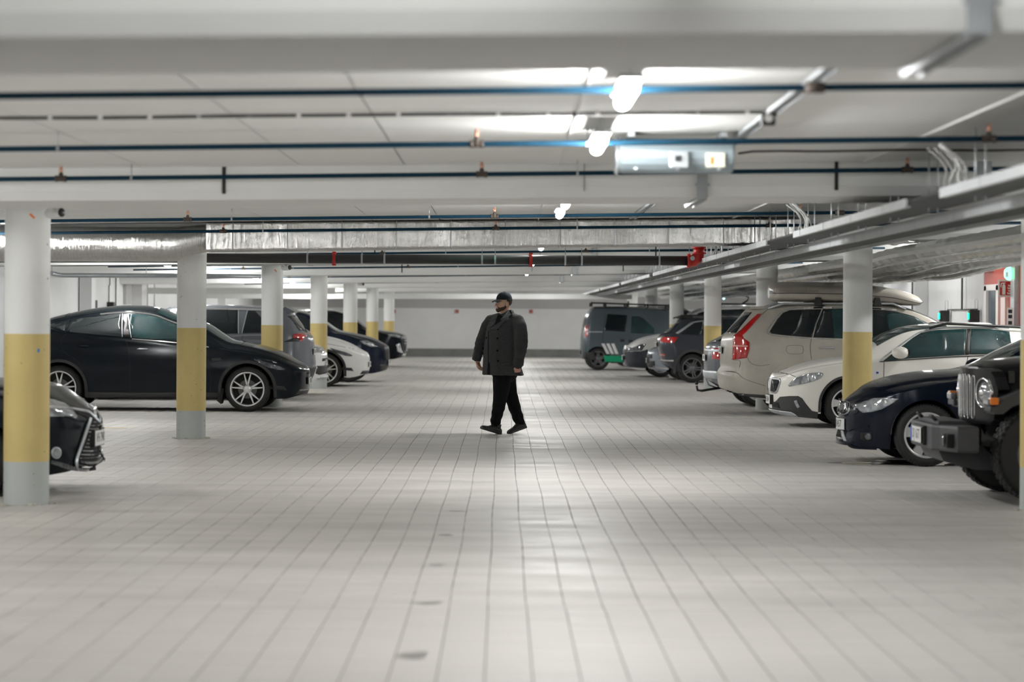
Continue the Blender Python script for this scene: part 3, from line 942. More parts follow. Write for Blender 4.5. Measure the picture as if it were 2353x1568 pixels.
def cable_bundle(yc, n, label, mat_=M_gcable):
    e = empty('cable_bundle', (0, yc, 0), 0, label, 'cable')
    for k in range(n):
        dx = rnd.uniform(-.04, .04); sg = rnd.uniform(.02, .09)
        p0 = Vector((XA + .12 + dx, rnd.uniform(-.3, .3), ZT + .33)); p3 = Vector((XA + .38 + dx * 2, rnd.uniform(-.2, .3), ZT + .04))
        pts = []
        for q in range(13):
            t = q / 12
            p = p0.lerp(p3, t); p.z -= sg * math.sin(PI * t) ; p.x += .05 * math.sin(PI * t * 2)
            pts.append(p)
        MB().tube(pts, .008, 6).build('cable', mat_ if k % 3 else M_wcable, e)
cable_bundle(14.8, 7, 'looped grey cables dropping into the tray right after the second beam')
cable_bundle(22.4, 6, 'grey cables dropping into the tray beside the foil duct')
cable_bundle(31.6, 6, 'white and grey cables looping into the tray beside the red elbow')
for k in range(9):
    X = XA + .08 + k * .05
    pass
e = empty('tray_cables', (0, 0, 0), 0, 'bunch of grey cables lying inside the wide tray', 'cable')
for k in range(8):
    X = XA + .07 + k * .055
    pts = [(X + .012 * math.sin(y * .8 + k), y, ZT + .026 + .003 * math.sin(y * 1.9 + k)) for y in np.arange(9.2, 76, 1.2)]
    MB().tube(pts, .009, 6).build('cable', M_gcable if k % 2 else M_cable, e)
# bracket lamp-like clamp near the top right
o = MB().box((*P(2262, 366, 17.2)[:2], 2.58), (.10, .04, .10)).build('pipe_clamp', M_galv)
tag(o, 'galvanised pipe clamp on the ceiling beside the tray at upper right', 'clamp')

# ---------------------------------------------------------------- foil wrapped pipes at right
fp = ['innermost of the foil-wrapped pipes over the right bays', 'second foil-wrapped pipe over the right bays, from the lane', 'middle foil-wrapped pipe over the right bays', 'fourth foil-wrapped pipe over the right bays, from the lane', 'outermost foil-wrapped pipe over the right bays']
for k in range(5):
    X0 = 4.80 + k * .34
    pts = []
    for y in np.arange(8.0, 78, .16):
        kink = .045 * math.exp(-((y - 31.5 - k * .5) / 1.2) ** 2) * (1 if k % 2 else -.8) + .03 * math.exp(-((y - 43 + k * .4) / 1.0) ** 2)
        drop = .05 * math.tanh((y - 31) / 1.2)
        pts.append((X0 + .05 * math.sin(y * .11 + k) * .3 + kink * .8, y, 2.275 - k * .018 - (.03 if k % 2 else 0) - drop * (.3 + .15 * k) + kink * .6))
    rs = [.092 + .003 * math.sin(i * 1.7 + k) + random.uniform(-.0035, .0035) for i in range(len(pts))]
    o = MB().tube(pts, rs, 14, smooth=False).build('foil_pipe', M_foily)
    tag(o, fp[k], 'pipe', 'foil-wrapped pipes over the right bays')
    o['kind'] = 'thing'
# crumpled foil piece
c0 = P(2048, 552, 27.2)
o = MB().ball(c0, (.26, .22, .05), 36, 18)
def crump(v):
    q = Vector(v) - Vector(c0)
    k = 1 + .22 * noise.noise(q * 9) + .12 * noise.noise(q * 22)
    return tuple(Vector(c0) + Vector((q.x * k, q.y * k, q.z * k + .03 * noise.noise(q * 7 + Vector((4, 2, 1))))))
o.v = [crump(v) for v in o.v]
o = o.build('foil_wrap', M_foily)
MB().tube([(c0[0], c0[1], c0[2]), (c0[0], c0[1], ceil_z(c0[0]))], .006, 6).build('hanger', M_galv, o)
tag(o, 'crumpled foil wrap hanging beside the second right column top', 'foil')

# surveillance cameras by column tops
def bullet_camera(loc, rz, label, s=1.0):
    r = empty('security_camera', loc, rz, label, 'camera')
    MB().tube([(-.16 * s, 0, .045 * s), (-.10 * s, 0, .04 * s), (-.05 * s, 0, 0)], .012 * s, 8).build('arm', M_wcable, r)
    MB().box((-.13 * s, 0, .055 * s), (.14 * s, .07 * s, .02 * s)).build('mount', M_galv, r)
    MB().lathe([(.0, -.03), (.038 * s, -.03), (.042 * s, .0), (.042 * s, .12 * s), (.03 * s, .15 * s), (0, .15 * s)], (0, 0, 0), 'y', 20).build('body', M_wcable, r)
    MB().lathe([(0, -.032), (.034 * s, -.034), (.036 * s, -.028)], (0, 0, 0), 'y', 20).build('lens', M_black, r)
bullet_camera(P(136, 489, 18.9), .85, 'small security camera beside the top of the nearest left column', 1.0)
bullet_camera(P(663, 615, 39.0), .8, 'small security camera beside the top of the third left column', 1.1)
bullet_camera(P(833, 653, 60.0), .8, 'small security camera beside the top of the fifth left column', 1.1)
bullet_camera(P(1535, 640, 59.8), .8, 'small security camera beside the top of the fifth right column', 1.1)
# exit sign hanging behind the foil duct, only its lower edge shows
ex0 = P(1166, 568, 30.3)
r = empty('exit_sign', (ex0[0], 30.3, ex0[2]), 0, 'glowing green exit sign whose lower edge shows just under the foil duct', 'sign')
MB().box((0, 0, .075), (.30, .04, .15)).build('panel', M_signgreen, r)
MB().box((0, 0, .16), (.32, .05, .03)).build('housing', M_signwhite, r)
for dx in (-.12, .12):
    MB().tube([(dx, 0, .17), (dx, 0, ceil_z(0) - ex0[2])], .004, 6).build('hanger', M_galv, r)

c_ = P(1663, 681, 72)
r = empty('exit_lamp', c_, 0, 'small glowing blue-white exit lamp hanging right of the fourth right column', 'lamp')
MB().ball((0, 0, 0), (.045, .07, .10), 14, 10).build('lit_lens', mat('pale_exit_light', (.5, .9, .95), .4, emit=(.5, .95, 1.0), estr=4.0), r)
MB().tube([(0, 0, .09), (0, 0, ceil_z(c_[0]) - c_[2])], .012, 6).build('hanger', M_galv, r)
# ================================================================ cars
def paint(name, col, rough=0.28, metal=0.3, coat=1.0, var=0.0):
    return mat(name, col, min(rough, .5) * .7, metal=metal * .5, coat=0.0, spec=0.22, var=var, vscale=3)
M_glass = mat('dark_car_glass', (0.010, 0.014, 0.016), 0.04, spec=0.45)
M_glassteal = mat('teal_tinted_glass', (0.016, 0.042, 0.044), 0.05, spec=0.5, var=0.5, vscale=2.2)
M_trimblk = mat('black_trim', (0.012, 0.012, 0.013), 0.45)
M_cladding = mat('grey_cladding', (0.03, 0.03, 0.032), 0.6)
M_rubber = mat('tyre_rubber', (0.014, 0.014, 0.014), 0.75, bump=.3, bscale=40)
M_alloy = mat('silver_alloy', (0.72, 0.72, 0.72), 0.3, metal=0.75)
M_alloydark = mat('dark_alloy', (0.16, 0.16, 0.17), 0.35, metal=0.7)
M_disc = mat('brake_disc_steel', (0.10, 0.10, 0.10), 0.5, metal=0.7)
M_chrome = mat('chrome', (0.85, 0.85, 0.86), 0.08, metal=1.0)
M_lens = mat('headlamp_lens', (0.33, 0.35, 0.37), 0.06, metal=0.5, coat=1.0, var=0.45, vscale=18)
M_lensdark = mat('smoked_lamp_lens', (0.06, 0.065, 0.075), 0.06, coat=1.0, metal=.2, var=0.6, vscale=20)
M_redlens = mat('red_lamp_lens', (0.42, 0.008, 0.008), 0.10, coat=1.0, var=0.35, vscale=9)
M_amber = mat('amber_lens', (0.85, 0.22, 0.02), 0.2, coat=1.0)
M_plate = mat('number_plate', (0.72, 0.72, 0.70), 0.4)
M_plateink = mat('plate_ink', (0.02, 0.02, 0.03), 0.5)
M_seam = mat('panel_gap', (0.005, 0.005, 0.005), 0.8)
M_under = mat('black_underbody', (0.008, 0.008, 0.008), 0.9)

class Car:
    def __init__(s, spec):
        s.sp = spec
        s.L, s.W = spec['L'], spec['W'] / 2
        s.top = smooth_fn(spec['top']); s.belt_ = smooth_fn(spec['belt'])
        s.zb_ = smooth_fn(spec['bottom']); s.wr = smooth_fn(spec['wroof'])
        s.cr = smooth_fn(spec.get('crown', [(0, .06), (spec['L'], .06)]))
        s.F = smooth_fn(spec['front']); s.R = smooth_fn(spec['rear'])
        s.low = smooth_fn(spec.get('low', [(.15, .93), (.35, .975), (.62, 1.0), (.8, .99), (1.05, .955)]))
        s.rf, s.rr = spec.get('rf', .75), spec.get('rr', .55)
        s.pf, s.pr = spec.get('pf', 2.3), spec.get('pr', 2.6)
        s.df, s.dr = spec.get('df', .6), spec.get('dr', .9)
        s.wheels = spec['wheels']; s.ra = spec.get('arch', .37); s.rw = spec.get('rw', .33)
    def plan(s, x):
        w = 1.0
        if x < s.rf:
            t = 1 - max(x, 0) / s.rf; w *= max(0.0, 1 - t ** s.pf) ** (1 / s.pf)
        e = s.L - x
        if e < s.rr:
            t = 1 - max(e, 0) / s.rr; w *= max(0.0, 1 - t ** s.pr) ** (1 / s.pr)
        return w
    def belt(s, x):
        return min(s.belt_(x), s.top(x) - .045)
    def zb(s, x, arches=True):
        z = s.zb_(x)
        if arches:
            for xc in s.wheels:
                d = abs(x - xc)
                if d < s.ra:
                    z = max(z, s.rw + math.sqrt(s.ra * s.ra - d * d))
        return z
    def half(s, x, z):
        p = s.plan(x); b = s.belt(x)
        if z <= b: return p * s.W * s.low(z)
        cr = s.crown(x); zr = s.top(x) - cr
        yb = s.W * s.low(b); yr = min(s.wr(x), yb)
        if z <= zr:
            t = (z - b) / max(zr - b, 1e-4)
            return p * (yb + (yr - yb) * t ** 1.35)
        t = min(1.0, (z - zr) / max(cr, 1e-4))
        return p * yr * math.sqrt(max(0.0, 1 - t * t))
    def crown(s, x):
        return max(.01, min(s.cr(x), (s.top(x) - s.belt(x)) * .8))
    def warp(s, x, z):
        t = min(max(x, 0) / s.df, 1); u = min(max(s.L - x, 0) / s.dr, 1)
        return x + s.F(z) * (1 - t) ** 2 - s.R(z) * (1 - u) ** 2
    def unwarp(s, X, z):
        a, b = 0.0, s.L
        for _ in range(26):
            m = (a + b) / 2
            if s.warp(m, z) < X: a = m
            else: b = m
        return (a + b) / 2
    def side_y(s, X, z):
        x = s.unwarp(X, z)
        return s.half(x, z)
    def front_x(s, y, z, rear=False):
        y = abs(y)
        a, b = (0.0, s.L * .5)
        for _ in range(26):
            m = (a + b) / 2
            if s.half(s.L - m if rear else m, z) < y: a = m
            else: b = m
        m = (a + b) / 2
        return s.warp(s.L - m if rear else m, z)
    # ---- body mesh
    def body(s, m, parent, name='body'):
        S = set()
        n = 46
        for i in range(n + 1):
            S.add(round(s.L * i / n, 4))
        for i in range(14):
            S.add(round(s.rf * (1 - math.cos(PI / 2 * i / 14)), 4)); S.add(round(s.L - s.rr * (1 - math.cos(PI / 2 * i / 14)), 4))
        for xc in s.wheels:
            for i in range(25):
                S.add(round(xc + s.ra * math.cos(PI * i / 24), 4))
            S.add(round(xc + s.ra + .001, 4)); S.add(round(xc - s.ra - .001, 4))
        for x, _ in s.sp['top']: S.add(round(x, 4))
        S = [x for x in sorted(S) if 0 <= x <= s.L]
        T = [S[0]]
        for x in S[1:]:
            if x - T[-1] > .004: T.append(x)
            elif any(abs(abs(x - xc) - s.ra) < .0015 for xc in s.wheels): T[-1] = x
        if T[-1] < s.L - 1e-6:
            if s.L - T[-1] < .004: T[-1] = s.L
            else: T.append(s.L)
        S = T
        NL, NU, NC = 13, 7, 9
        mb = MB()
        for sgn in (1, -1):
            rows = []
            for x in S:
                zb, b, tp = s.zb(x), s.belt(x), s.top(x)
                cr = s.crown(x); zr = tp - cr
                zb = min(zb, b - .02)
                row = []
                for k in range(NL + 1):
                    z = zb + (b - zb) * k / NL
                    row.append((s.warp(x, z), sgn * s.half(x, z), z))
                for k in range(1, NU + 1):
                    z = b + (zr - b) * k / NU
                    row.append((s.warp(x, z), sgn * s.half(x, z), z))
                p = s.plan(x); yb = s.W * s.low(b); yr = min(s.wr(x), yb) * p
                for k in range(1, NC + 1):
                    a = PI / 2 * k / NC
                    z = zr + cr * math.sin(a)
                    row.append((s.warp(x, z), sgn * yr * math.cos(a), z))
                rows.append(row)
            mb.grid(rows)
        return mb.build(name, m, parent)
    # ---- patches on the surface
    def _mesh_poly(s, poly, res):
        bm = bmesh.new()
        vs = [bm.verts.new((a, 0, b)) for a, b in poly]
        from mathutils.geometry import tessellate_polygon
        for t in tessellate_polygon([[Vector((a, b, 0)) for a, b in poly]]):
            try:
                bm.faces.new([vs[i] for i in t])
            except Exception:
                pass
        xs = [p[0] for p in poly]; zs = [p[1] for p in poly]
        for lo, hi, ax in ((min(xs), max(xs), 0), (min(zs), max(zs), 2)):
            v = math.ceil(lo / res) * res
            while v < hi:
                co = (v, 0, 0) if ax == 0 else (0, 0, v)
                no = (1, 0, 0) if ax == 0 else (0, 0, 1)
                bmesh.ops.bisect_plane(bm, geom=bm.verts[:] + bm.edges[:] + bm.faces[:], plane_co=co, plane_no=no, dist=1e-5)
                v += res
        return bm
    def patch(s, poly, name, m, parent, off=.004, res=.06, round_=0, where='side', both=True, skirt=.012, only=None):
        """poly in (x, z) for the sides, (y, z) for front or rear"""
        if round_: poly = chaikin(poly, round_)
        bm = s._mesh_poly(poly, res)
        if bm is None: return None
        bnd = [e for e in bm.edges if len(e.link_faces) == 1]
        r = bmesh.ops.extrude_edge_only(bm, edges=bnd)
        skv = {v for v in r['geom'] if isinstance(v, bmesh.types.BMVert)}
        base = [(v.co.x, v.co.z, v in skv) for v in bm.verts]
        bm.verts.index_update()
        faces = [tuple(v.index for v in f.verts) for f in bm.faces]
        bm.free()
        sides = (1, -1) if (both and where == 'side') else ((only or 1),)
        ob = None
        for sg in sides:
            out = []
            for a, z, sk in base:
                o = off - (skirt + off if sk else 0)
                if where == 'side':
                    out.append((a, sg * (s.side_y(a, z) + o), z))
                else:
                    X = s.front_x(a, z, where == 'rear')
                    out.append((X + (-o if where == 'front' else o), a, z))
            ob = MB().add(out, faces, True).build(name, m, parent)
        return ob
    def band(s, path, w, name, m, parent, off=.003, where='side', both=True, closed=False):
        """thin strip following a polyline on the surface"""
        pts = chaikin(path, 2, closed) if len(path) > 2 else list(path)
        dense = []
        mm = len(pts)
        for i in range(mm if closed else mm - 1):
            a, b = pts[i], pts[(i + 1) % mm]
            d = math.hypot(b[0] - a[0], b[1] - a[1]); n = max(1, int(d / .06))
            for k in range(n): dense.append((a[0] + (b[0] - a[0]) * k / n, a[1] + (b[1] - a[1]) * k / n))
        if not closed: dense.append(pts[-1])
        n = len(dense)
        for sg in ((1, -1) if both and where == 'side' else (1,)):
            rows = []
            for i, (a, z) in enumerate(dense):
                p, q = (dense[(i - 1) % n], dense[(i + 1) % n]) if closed else (dense[max(i - 1, 0)], dense[min(i + 1, n - 1)])
                tx, tz = q[0] - p[0], q[1] - p[1]; l = math.hypot(tx, tz) or 1
                nx, nz = -tz / l * w / 2, tx / l * w / 2
                row = []
                for k, o in ((-1, -.006), (-1, off), (1, off), (1, -.006)):
                    A, Z = a + nx * k, z + nz * k
                    if where == 'side': row.append((A, sg * (s.side_y(A, Z) + o), Z))
                    else: row.append((s.front_x(A, Z, where == 'rear') + (-o if where == 'front' else o), A, Z))
                rows.append(row)
            if closed: rows.append(rows[0])
            ob = MB().grid(rows, smooth=False).build(name, m, parent)
        return ob
    def top_patch(s, x0, x1, yfrac, name, m, parent, off=.004, n=14, trim=.0):
        """windscreen / rear window / glass roof: part of the top surface between stations x0..x1"""
        rows = []
        for i in range(n + 1):
            x = x0 + (x1 - x0) * i / n
            b, tp = s.belt(x), s.top(x); cr = s.crown(x); zr = tp - cr
            p = s.plan(x); yr = min(s.wr(x), s.W * s.low(b)) * p
            row = []
            amin = math.acos(min(1, yfrac))
            for k in range(17):
                a = amin + (PI - 2 * amin) * k / 16
                z = zr + cr * math.sin(a)
                row.append((s.warp(x, z) - off * .6, yr * math.cos(a), z + off))
            rows.append(row)
        mb = MB().grid(rows)
        return mb.build(name, m, parent)

def make_wheel(parent, x, y, zr, R, w, rim_r, sgn, style='split5', rim_m=None, n=5, rot=0.3, name='wheel'):
    """tyre with rim, disc; sgn = outward side of y"""
    rim_m = rim_m or M_alloy
    h = w / 2
    tyre = MB().lathe([(rim_r, -h + .01), (rim_r + .03, -h), (R - .05, -h), (R - .018, -h + .02), (R, -h + .05), (R + .001, 0), (R, h - .05), (R - .018, h - .02), (R - .05, h), (rim_r + .03, h), (rim_r, h - .01)], (0, 0, 0), 'y', 48)
    for k in range(60):      # tread blocks on the shoulders
        a = 2 * PI * k / 60
        for yy in (-h + .035, h - .035):
            tyre.box((math.cos(a) * (R - .0145), yy, math.sin(a) * (R - .0145)), (.012, .03, .014), rot=Matrix.Rotation(-a, 3, 'Y'))
    t = tyre.build(name, M_rubber, parent)
    t.location = (x, y, zr)
    f = sgn * 1.0
    o = f * (h - .012)
    rim = MB()
    prof = [(rim_r + .004, o), (rim_r - .012, o + f * .006), (rim_r - .022, o - f * .006), (rim_r - .03, o - f * .035), (rim_r - .035, -o)]
    rim.lathe(prof, (0, 0, 0), 'y', 48)
    ho = o - f * .02
    rr = rim_r - .012
    def spoke(a, w0, w1, r0=.05, r1=None, off0=0.0, off1=0.0, th=.02):
        r1 = r1 or rr
        ca, sa = math.cos(a), math.sin(a)
        vs = []
        for r, ww, of, yy in ((r0, w0, off0, ho), (r1, w1, off1, o - f * .008)):
            for e, d in ((-1, 0), (1, 0), (1, -th * f * 1.6), (-1, -th * f * 1.6)):
                tt = of + e * ww / 2 * (1 if d == 0 else 1.15)
                vs.append((r * ca - tt * sa, yy + d, r * sa + tt * ca))
        rim.add(vs, [(0, 1, 5, 4), (1, 2, 6, 5), (2, 3, 7, 6), (3, 0, 4, 7), (0, 3, 2, 1), (4, 5, 6, 7)])
    for k in range(n):
        a = rot + 2 * PI * k / n
        if style == 'split':        # V-shaped pairs
            spoke(a, .034, .014, .045, rr, .0, .048 * 5 / n * 1.15)
            spoke(a, .034, .014, .045, rr, .0, -.048 * 5 / n * 1.15)
        elif style == 'double':
            spoke(a, .022, .026, .05, rr, .018, .030); spoke(a, .022, .026, .05, rr, -.018, -.030)
        elif style == 'wide':
            spoke(a, .060, .105, .045)
        elif style == 'turbine':
            spoke(a, .05, .12, .045, rr, .0, .05)
        else:
            spoke(a, .04, .03, .045)
    rim.lathe([(.0, ho + f * .006), (.035, ho + f * .006), (.062, ho - f * .004), (.07, ho - f * .03)], (0, 0, 0), 'y', 24)
    for k in range(5):
        a = rot + .3 + 2 * PI * k / 5
        rim.cyl((.045 * math.cos(a), ho + f * .004, .045 * math.sin(a)), .007, .008, 'y', 6, False)
    rim.build('rim', rim_m, t)
    MB().cyl((0, o - f * .06, 0), rim_r * .55, .012, 'y', 32).build('brake_disc', M_disc, t)
    MB().cyl((0, o - f * .10, 0), rim_r - .03, .02, 'y', 24).build('hub_shadow_plate', M_under, t)
    return t

def plate_obj(parent, X, y, z, text, facing=-1, w=.50, h=.11, tilt=0.0, curve=0.0):
    """number plate on the front (facing -1) or rear (+1); facing in local x"""
    m = MB()
    n = 10
    rows = []
    for i in range(n + 1):
        yy = -w / 2 + w * i / n
        dx = -facing * curve * (2 * yy / w) ** 2
        rows.append([(X + facing * .0 + dx, y + yy, z - h / 2), (X + facing * .014 + dx, y + yy, z - h / 2), (X + facing * .014 + dx, y + yy, z + h / 2), (X + dx, y + yy, z + h / 2)])
    m.grid(rows, smooth=False, close=True)
    p = m.build('number_plate', M_plate, parent)
    if text:
        # text reads left to right for a viewer facing the plate
        rot = Matrix.Rotation(PI / 2, 4, 'X')
        yaw = Matrix.Rotation(-PI / 2 if facing < 0 else PI / 2, 4, 'Z')
        mw = Matrix.Translation((X + facing * .0145, y, z)) @ yaw @ rot
        t = text_mesh(text, h * .93, 'plate_lettering', M_plateink, p, mw, .0005, xscale=.86)
        if curve:
            for v in t.data.vertices:
                v.co.x += -facing * curve * (2 * (v.co.y - y) / w) ** 2
    return p

def finish_car(car, root, s):
    """parts that every car has"""
    sp = car.sp
    sides = MB()
    # dark inner body so that the wheel houses are closed
    L = car.L
    x0, x1 = car.wheels[0] - .22, car.wheels[1] + .22
    zt = min(.95, car.belt(L * .5) - .05)
    MB().box(((x0 + x1) / 2, 0, (.21 + .62) / 2), (x1 - x0, car.W * 2 - .62, .41)).build('underbody', M_under, root)
    for xc in car.wheels:
        for sg in (1, -1):
            ml = MB()
            yo = car.W * .965 * sg; yi = (car.W - .34) * sg
            rows = []
            for k in range(19):
                a = PI * k / 18
                r = car.ra + .002
                rows.append([(xc + r * math.cos(a), yo * (1 if abs(math.cos(a)) < .99 else 1), car.rw + r * math.sin(a)), (xc + r * math.cos(a), yi, car.rw + r * math.sin(a))])
            ml.grid(rows)
            rows = [[(xc, yi, car.rw), (xc + (car.ra + .002) * math.cos(PI * k / 18), yi, car.rw + (car.ra + .002) * math.sin(PI * k / 18))] for k in range(19)]
            ml.grid(rows)
            ml.build('wheel_arch_liner', M_under, root)
    # floor pan
    xs = [i * L / 30 for i in range(31)]
    mf = MB()
    rows = []
    for x in xs:
        z = car.zb_(x) + .004
        hw = car.half(x, max(z, .2)) * .97
        near = any(abs(x - xc) < car.ra + .03 for xc in car.wheels)
        hw = min(hw, car.W - .3) if near else hw
        rows.append([(car.warp(x, z), -hw, z), (car.warp(x, z), hw, z)])
    mf.grid(rows)
    mf.build('floor_pan', M_under, root)
    # wheels
    ww = sp.get('tyre_w', .22)
    for xc, ax in zip(car.wheels, ('f', 'r')):
        for sg in (1, -1):
            y = sg * (car.W - ww / 2 - sp.get('inset', .035))
            make_wheel(root, xc, y, car.rw, car.rw, ww, sp['rim_r'], sg, sp.get('style', 'double'), sp.get('rim_m'), sp.get('spokes', 5), sp.get('rim_rot', .3))

def place(root, kind, X0, Ymid, L):
    """kind 'l_front': left row nose to the lane; 'r_front': right row nose to the lane; '.._rear' tail to the lane. X0 = world x of the lane end"""
    if kind == 'r_front': root.location = (X0, Ymid, 0); root.rotation_euler = (0, 0, 0)
    elif kind == 'l_front': root.location = (X0, Ymid, 0); root.rotation_euler = (0, 0, PI)
    elif kind == 'r_rear': root.location = (X0 + L, Ymid, 0); root.rotation_euler = (0, 0, PI)
    elif kind == 'l_rear': root.location = (X0 - L, Ymid, 0); root.rotation_euler = (0, 0, 0)

def tracer(kind, X0, Ynear, L):
    """photo pixel on the near flank -> the car's own (x, z)"""
    def f(*pts):
        out = []
        for px, py in pts:
            X, _, z = P(px, py, Ynear)
            x = {'r_front': X - X0, 'l_front': X0 - X, 'r_rear': (X0 + L) - X, 'l_rear': X - (X0 - L)}[kind]
            out.append((x, z))
        return out
    return f

def mirror_part(root, x, y, z, m, sg, scale=1.0):
    k = scale
    a = MB().ball((x, sg * (y + .11 * k), z), (.115 * k, .12 * k, .08 * k), 16, 12)
    o = a.build('door_mirror', m, root)
    MB().tube([(x - .02, sg * (y - .02), z - .05), (x - .01, sg * (y + .07), z - .03)], .02 * k, 8).build('mirror_arm', M_trimblk, o)
    MB().box((x + .105 * k, sg * (y + .11 * k), z), (.012, .15 * k, .09 * k)).build('mirror_glass', M_glass, o, bevel=.004)
    return o

def handle_part(car, root, x, z, m, w=.19, name='door_handle'):
    for sg in (1, -1):
        mb = MB()
        y = car.side_y(x, z)
        mb.tube([(x - w / 2, sg * (y - .002), z), (x - w / 2 + .02, sg * (y + .022), z + .004), (x + w / 2 - .03, sg * (y + .024), z + .004), (x + w / 2, sg * (y + .0), z)], [.009, .012, .012, .009], 8)
        o = mb.build(name, m, root)
    return o
# ---------------------------------------------------------------- building a car from traced outlines
def Z(x0, y0, k):
    """zoomed-crop coordinates -> photo pixels"""
    return lambda *pts: [(x / k + x0, y / k + y0) for x, y in pts]

class Placed(Car):
    def __init__(s, spec, kind, X0, Ymid, label, cat='car', group=None, name='car'):
        s.kind, s.X0, s.Ym = kind, X0, Ymid
        L = spec['L']
        def tm(pts):
            out = []
            for px, py in pts:
                X, _, z = P(px, py, Ymid); out.append((s.lx(X, L), z))
            return out
        for key in ('top', 'belt'):
            if key + '_px' in spec:
                pts = tm(spec[key + '_px']) if key == 'top' else [(s.lx(P(px, py, Ymid - spec['W'] / 2)[0], L), P(px, py, Ymid - spec['W'] / 2)[2]) for px, py in spec[key + '_px']]
                spec[key] = sorted(spec.get(key, []) + pts)
        super().__init__(spec)
        s.root = empty(name, (0, 0, 0), 0, label, cat, group)
        place(s.root, kind, X0, Ymid, L)
        s.near = -1 if kind in ('r_front', 'l_rear') else 1     # local y sign of the flank towards the camera
    def lx(s, X, L=None):
        L = L or s.L
        return {'r_front': X - s.X0, 'l_front': s.X0 - X, 'r_rear': (s.X0 + L) - X, 'l_rear': X - (s.X0 - L)}[s.kind]
    def inside(s, px, py, Y):
        X, _, z = P(px, py, Y)
        x = s.lx(X)
        if x < -.2 or x > s.L + .2: return -1, x, z
        u = s.unwarp(x, z)
        t = s.top(u)
        if z > t + .02: return -1, x, z
        return s.half(u, min(z, t - .0005)) - (s.Ym - Y), x, z
    def cast(s, px, py, off=.004):
        Y = s.Ym - s.W - .02; best = None; prev = Y
        d, x, z = s.inside(px, py, Y)
        while Y < s.Ym + .1:
            d, x, z = s.inside(px, py, Y)
            if d >= 0:
                a, b = prev, Y
                for _ in range(8):
                    m = (a + b) / 2
                    dm, xm, zm = s.inside(px, py, m)
                    if dm >= 0: b, x, z = m, xm, zm
                    else: a = m
                Y = b
                y = s.Ym - Y
                def hh(X_, z_): 
                    u = s.unwarp(X_, z_)
                    return s.half(u, min(z_, s.top(u) - .0005))
                e = .006
                gx = (hh(x + e, z) - hh(x - e, z)) / (2 * e); gz = (hh(x, z + e) - hh(x, z - e)) / (2 * e)
                gx = max(-12, min(12, gx)); gz = max(-12, min(12, gz))
                l = math.sqrt(1 + gx * gx + gz * gz)
                return x - off * gx / l, s.near * (y + off / l), z - off * gz / l
            if best is None or d > best[0]: best = (d, Y)
            prev = Y; Y += .03
        Y = best[1] if best else s.Ym
        X, _, z = P(px, py, Y)
        x = min(max(s.lx(X), .02), s.L - .02)
        return x, s.near * max(s.side_y(x, z) + off, 0.0), z
    def pp(s, px_poly, name, m, off=.005, res=None, both=True, round_=0, parent=None, skirt=.015):
        """patch traced on the photo, laid on the bodywork; mirrored to the far side"""
        if round_: px_poly = chaikin(px_poly, round_)
        res = res or max(3.0, .05 * FOC / s.Ym)
        bm = s._mesh_poly(px_poly, res)
        if bm is None: return None
        bnd = [e for e in bm.edges if len(e.link_faces) == 1]
        r = bmesh.ops.extrude_edge_only(bm, edges=bnd)
        sk = {v for v in r['geom'] if isinstance(v, bmesh.types.BMVert)}
        bm.verts.index_update()
        pts = []
        for v in bm.verts:
            pts.append(s.cast(v.co.x, v.co.z, off - (skirt if v in sk else 0)))
        faces = [tuple(v.index for v in f.verts) for f in bm.faces]
        bm.free()
        o = MB().add(pts, faces, True).build(name, m, parent or s.root)
        if both: MB().add([(x, -y, z) for x, y, z in pts], faces, True).build(name, m, parent or s.root)
        return o
    def pb(s, px_path, w, name, m, off=.004, both=True, parent=None, closed=False, smooth_=2):
        """strip of width w (metres) along a traced path"""
        pts = chaikin(px_path, smooth_, closed) if len(px_path) > 2 and smooth_ else list(px_path)
        P3 = []
        n = len(pts)
        for i in range(n if closed else n - 1):
            a, b = pts[i], pts[(i + 1) % n]
            k = max(1, int(math.hypot(b[0] - a[0], b[1] - a[1]) / 5))
            for j in range(k): P3.append((a[0] + (b[0] - a[0]) * j / k, a[1] + (b[1] - a[1]) * j / k))
        if not closed: P3.append(pts[-1])
        hw = w / 2 * FOC / s.Ym
        mb = MB(); n = len(P3)
        rows = []
        for i, p in enumerate(P3):
            q0, q1 = (P3[(i - 1) % n], P3[(i + 1) % n]) if closed else (P3[max(i - 1, 0)], P3[min(i + 1, n - 1)])
            tx, ty = q1[0] - q0[0], q1[1] - q0[1]; l = math.hypot(tx, ty) or 1
            nx, ny = -ty / l * hw, tx / l * hw
            a = s.cast(p[0] - nx, p[1] - ny, off); b = s.cast(p[0] + nx, p[1] + ny, off)
            a2 = s.cast(p[0] - nx, p[1] - ny, off - .012); b2 = s.cast(p[0] + nx, p[1] + ny, off - .012)
            rows.append([a2, a, b, b2])
        if closed: rows.append(rows[0])
        o = mb.grid(rows, smooth=False).build(name, m, parent or s.root)
        if both: MB().grid([[(x, -y, z) for x, y, z in r] for r in rows], smooth=False).build(name, m, parent or s.root)
        return o

def arch_trim(c, m, w=.07, off=.012, name='wheel_arch_trim', z0=.22):
    for xc in c.wheels:
        pts = []
        for k in range(25):
            a = PI * k / 24
            pts.append((xc + (c.ra + w / 2) * math.cos(a), c.rw + (c.ra + w / 2) * math.sin(a)))
        pts = [(pts[0][0], z0)] + pts + [(pts[-1][0], z0)]
        pts = [p for p in pts if .05 < p[0] < c.L - .05]
        c.band(pts, w, name, m, c.root, off)

def sill_trim(c, m, z0=.2, z1=.34, name='sill_trim', off=.008):
    a = c.wheels[0] + c.ra + .02; b = c.wheels[1] - c.ra - .02
    c.patch([(a, z0), (b, z0), (b, z1), (a, z1)], name, m, c.root, off)

def glass_belt(c, m, name='side_window', posts=True):
    pass

BODY_TOP = None
